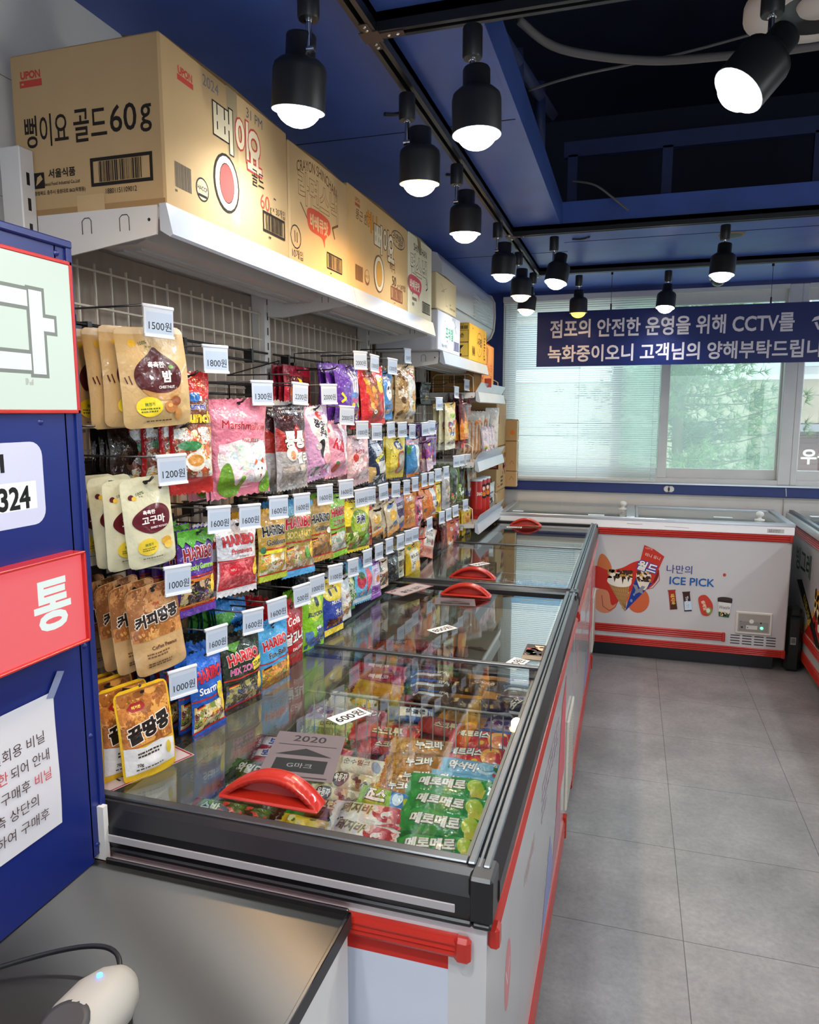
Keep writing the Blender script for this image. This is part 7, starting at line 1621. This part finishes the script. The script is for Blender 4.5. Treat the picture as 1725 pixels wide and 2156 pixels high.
ice('waf', 'blue and white waffle ice pack', '#2f62b0', [('r', '#dcdad8', -.5, .2, .95, .8), name_('와플콘', '#1d2444', '#cfd4e0', .2, .5, .36, 1.1)])
ice('rosy', 'rosy pink ice bar', '#b84a5a', [name_('딸기', WH, '#7a1f2a', 0, .5, .45, .9)])
ice('lime', 'pale lime ice bar', '#a9b06a', [('r', '#5f7a2a', -.95, .1, .95, .4), ('t', '#3a4a1c', '캔디바', 0, .68, .3, 1.1, {'b': .05})])
ice('maga', 'magenta ice bar', '#a8244a', [('r', '#7a1830', -.95, .1, .95, .3), name_('빠삐코', '#e0c0c8', '#5a1424', 0, .6, .34, 1.1)])
ice('oran', 'orange ice tube', '#c9861f', [('r', '#d89a3a', -.95, .5, .95, .75)])
ice('blus', 'blue and brown striped ice bar', '#5a3a24', [('r', '#2f6ac0', -.95, .62, .4, .9), ('r', '#cfd4dc', -.95, .30, .6, .48), ('t', WH, 'IPA', .6, .7, .3, .5, {'b': .05})])
ice('chob', 'dark chocolate ice cone pack', '#3a241a', [('b', ['#5a3a24', '#2a1810', '#8a6a3a', '#c9a05a'], 24, -.9, .1, .9, .9, .012, 3)])
ice('mixw', 'black and white cookie ice pack', '#3a3438', [name_('초코', WH, '#1a1618', 0, .5, .5, 1.0, rot=60), ('r', '#cfcac6', .5, .1, .95, .9)])
ice('redm', 'dark red bean ice bar', '#8a1c24', [('b', ['#a82a2a', '#5a1418', '#c2483a'], 24, -.9, .1, .9, .9, .014, 3), ('e', '#241414', 0, .5, .25, .3), ('t', '#d8b8a0', '비비빅', 0, .5, .26, .6, {'b': .05})])
ice('forest', 'forest green ice bar', '#25502a', [('b', ['#3a7a34', '#1c3a1e', '#5a9a4a'], 24, -.9, .1, .9, .9, .014, 3)])
ice('lemon', 'yellow lemon ice pack', '#c9b030', [('r', '#d8d0a0', -.6, .2, .6, .7)])
ice('sand', 'tan ice sandwich pack', '#a88a6a', [('t', '#5a4432', '국화빵', 0, .5, .3, 1.2, {'b': .03})])
ice('choc', 'brown chocolate ice bar', '#4a2a1c', [('e', '#7a4a2c', 0, .5, .5, .3), ('t', '#d8b88a', 'Choco', 0, .5, .3, 1.2, {'b': .05})])
ICE = [
    ('mero', -0.374, 1.537, 0.7, 0.216),
    ('mero', -0.361, 1.466, 0.695, 0.203),
    ('mero', -0.359, 1.412, 0.68, 0.195),
    ('mero', -0.355, 1.359, 0.66, 0.189),
    ('wak', -0.338, 1.635, 0.7, 0.158),
    ('wak', -0.344, 1.568, 0.695, 0.166),
    ('wak', -0.34, 1.551, 0.68, 0.142),
    ('tet', -0.348, 1.802, 0.7, 0.18),
    ('tet', -0.35, 1.72, 0.69, 0.173),
    ('nuk', -0.49, 1.712, 0.7, 0.161),
    ('nuk', -0.491, 1.636, 0.69, 0.152),
    ('nuk', -0.483, 1.584, 0.68, 0.151),
    ('nuk', -0.511, 1.547, 0.67, 0.132),
    ('jaw', -0.505, 1.463, 0.69, 0.123),
    ('okd', -0.615, 1.531, 0.68, 0.129),
    ('okd', -0.636, 1.472, 0.67, 0.094),
    ('milk', -0.62, 1.594, 0.69, 0.12),
    ('doe', -0.522, 1.403, 0.68, 0.168),
    ('doe', -0.52, 1.345, 0.67, 0.157),
    ('crun', -0.627, 1.442, 0.66, 0.095),
    ('bana', -0.672, 1.384, 0.64, 0.118),
    ('wild', -0.848, 1.502, 0.68, 0.174),
    ('wild', -0.845, 1.434, 0.66, 0.159),
    ('suba', -0.924, 1.352, 0.66, 0.134),
    ('suba', -0.828, 1.361, 0.65, 0.148),
    ('gem', -0.86, 1.651, 0.68, 0.155),
    ('gem', -0.867, 1.611, 0.67, 0.131),
    ('ruby', -0.765, 1.671, 0.69, 0.143),
    ('ruby', -0.735, 1.619, 0.68, 0.126),
    ('red', -0.618, 1.792, 0.69, 0.192),
    ('red', -0.599, 1.734, 0.68, 0.135),
    ('red', -0.481, 1.915, 0.67, 0.155),
    ('cook', -0.796, 1.993, 0.68, 0.161),
    ('lila', -0.83, 1.905, 0.67, 0.142),
    ('waf', -0.592, 1.953, 0.68, 0.138),
    ('rosy', -0.701, 1.926, 0.67, 0.132),
    ('lime', -0.805, 1.829, 0.66, 0.152),
    ('maga', -0.826, 2.331, 0.66, 0.194),
    ('maga', -0.8, 2.254, 0.65, 0.184),
    ('oran', -0.781, 2.199, 0.64, 0.167),
    ('blus', -0.632, 2.32, 0.66, 0.147),
    ('blus', -0.613, 2.26, 0.65, 0.147),
    ('blus', -0.594, 2.2, 0.64, 0.136),
    ('chob', -0.489, 2.248, 0.66, 0.096),
    ('chob', -0.461, 2.144, 0.65, 0.092),
    ('chob', -0.392, 2.159, 0.65, 0.083),
    ('mixw', -0.317, 2.187, 0.65, 0.075),
    ('redm', -0.904, 2.646, 0.65, 0.266),
    ('redm', -0.877, 2.534, 0.64, 0.246),
    ('forest', -0.908, 2.876, 0.65, 0.23),
    ('lemon', -0.897, 3.001, 0.66, 0.093),
    ('forest', -0.839, 2.782, 0.64, 0.155),
    ('sand', -0.81, 3.004, 0.66, 0.092),
    ('redm', -0.702, 2.671, 0.64, 0.156),
    ('choc', -0.706, 2.967, 0.65, 0.127),
    ('choc', -0.578, 2.762, 0.64, 0.136),
]

cnt = {}
proto = {}
def lay_bar(key, x, y, z, L, tilt, yaw, label, roll=0.0, W_=.070):
    desc, base, lay = IP[key]
    if key not in proto:
        o = bag('ice_bar', .165, W_, .026, 'bar', base, lay, seed=sum(map(ord, key)) * 3, mat=FOIL, hole=False)
        proto[key] = o; me = o.data
        for v in me.vertices: v.co.z += W_ / 2
    else:
        o = proto[key].copy(); COL.objects.link(o)
    base_rot = Matrix(((0, 1, 0), (0, 0, 1), (1, 0, 0)))        # front -> up, print reads along +X
    R = Matrix.Rotation(math.radians(yaw), 3, 'Z') @ Matrix.Rotation(math.radians(tilt), 3, 'X') @ Matrix.Rotation(math.radians(roll), 3, 'Y') @ base_rot
    s = max(.72, min(1.2, L / .165))
    o.matrix_world = Matrix.Translation((x, y, z)) @ R.to_4x4() @ Matrix.Diagonal((1, s, min(1.1, s), 1))
    tag(o, label, 'ice cream', f'{desc} packs')
    return o
rnd = random.Random(8)
NEARW = ('nearest of its pile', 'second of its pile', 'third of its pile', 'fourth of its pile', 'fifth of its pile', 'sixth of its pile')
groups = {}
for r in ICE: groups.setdefault(r[0], []).append(r)
for key, rows in groups.items():
    rows = sorted(rows, key=lambda r: r[2])
    desc = IP[key][0]
    for i, (k, x, y, z, L) in enumerate(rows):
        L = max(.125, min(.195, L)); hx = L / 2
        x = max(-.945 + hx, min(-.235 - hx, x))
        lay_bar(key, x, y, z - .02, L, rnd.uniform(14, 24), rnd.uniform(-7, 7) + (8 if key in ('nuk', 'gem', 'waf') else 0), f'{desc}, {NEARW[i]} in the nearest freezer', rnd.uniform(-5, 5))
        # one more of the same lying underneath
        if y < 2.0:
            lay_bar(key, max(-.945 + hx, min(-.235 - hx, x + rnd.uniform(-.012, .012))), y + rnd.uniform(.0, .03), z - .055, L, rnd.uniform(6, 20), rnd.uniform(-9, 9), f'{desc}, lying under the {NEARW[i].split(" of ")[0]} one in the nearest freezer', rnd.uniform(-6, 6))
# filler lower layer: the next packs down, row by row
k2 = ['doe', 'okd', 'nuk', 'red', 'gem', 'mero', 'wild', 'ruby', 'tet', 'lime', 'crun', 'jaw']
n = 0
for yy in (1.16, 1.245, 1.33, 1.415, 1.50, 1.585, 1.67, 1.755, 1.84):
    for xx in (-.86, -.69, -.52, -.35):
        key = k2[n % len(k2)]; n += 1
        lay_bar(key, xx + rnd.uniform(-.01, .01), yy, .585 + rnd.uniform(-.006, .006), .165, rnd.uniform(4, 14), rnd.uniform(-8, 8), f'{IP[key][0]} in the lower layer, half hidden under other packs', rnd.uniform(-4, 4))
for yy in (1.95, 2.05, 2.15, 2.25, 2.35, 2.45, 2.56, 2.66):
    for xx in (-.85, -.66, -.47, -.33):
        key = ('maga', 'redm', 'choc', 'blus', 'chob', 'forest', 'oran', 'lila')[n % 8]; n += 1
        lay_bar(key, xx + rnd.uniform(-.01, .01), yy, .575 + rnd.uniform(-.006, .006), .16, rnd.uniform(4, 14), rnd.uniform(-10, 10), f'{IP[key][0]} in the lower back layer, half hidden under other packs', rnd.uniform(-4, 4))
for yy in (3.0, 3.12, 3.24, 3.36, 3.48, 3.62, 3.76, 3.9, 4.05, 4.2):
    for xx in (-.84, -.66, -.48, -.32):
        key = ('cook', 'waf', 'choc', 'redm', 'milk', 'lime', 'lila', 'sand')[n % 8]; n += 1
        lay_bar(key, xx + rnd.uniform(-.01, .01), yy, .545 + rnd.uniform(-.01, .02), .16, rnd.uniform(4, 20), rnd.uniform(-14, 14), f'{IP[key][0]} lying loose in the second freezer', rnd.uniform(-4, 4))
def divider(label, pts_top, zb, nw):
    b = MB(); (xa, ya, za), (xb, yb, zb2) = pts_top
    b.tube([(xa, ya, zb), (xa, ya, za - .012), (xa + .012, ya, za), (xb - .012, yb, zb2), (xb, yb, zb2 - .012), (xb, yb, zb)], .0034, 8)
    b.tube([(xa, ya, zb), (xb, yb, zb)], .003, 6)
    for i in range(1, nw): 
        t = i / nw; b.tube([(xa + (xb - xa) * t, ya + (yb - ya) * t, zb), (xa + (xb - xa) * t, ya + (yb - ya) * t, za + (zb2 - za) * t)], .0019, 6)
    tag(b.build('wire_divider', WIRE_GREY), label, 'wire divider')
divider('grey wire divider standing among the ice bars of the nearest freezer', ((-.835, 1.735, .79), (-.25, 1.735, .79)), .60, 19)
divider('grey wire divider half way along the second freezer', ((-.80, 3.35, .79), (-.30, 3.35, .79)), .58, 16)
divider('grey wire divider near the near end of the second freezer', ((-.88, 3.06, .78), (-.68, 3.06, .78)), .58, 7)
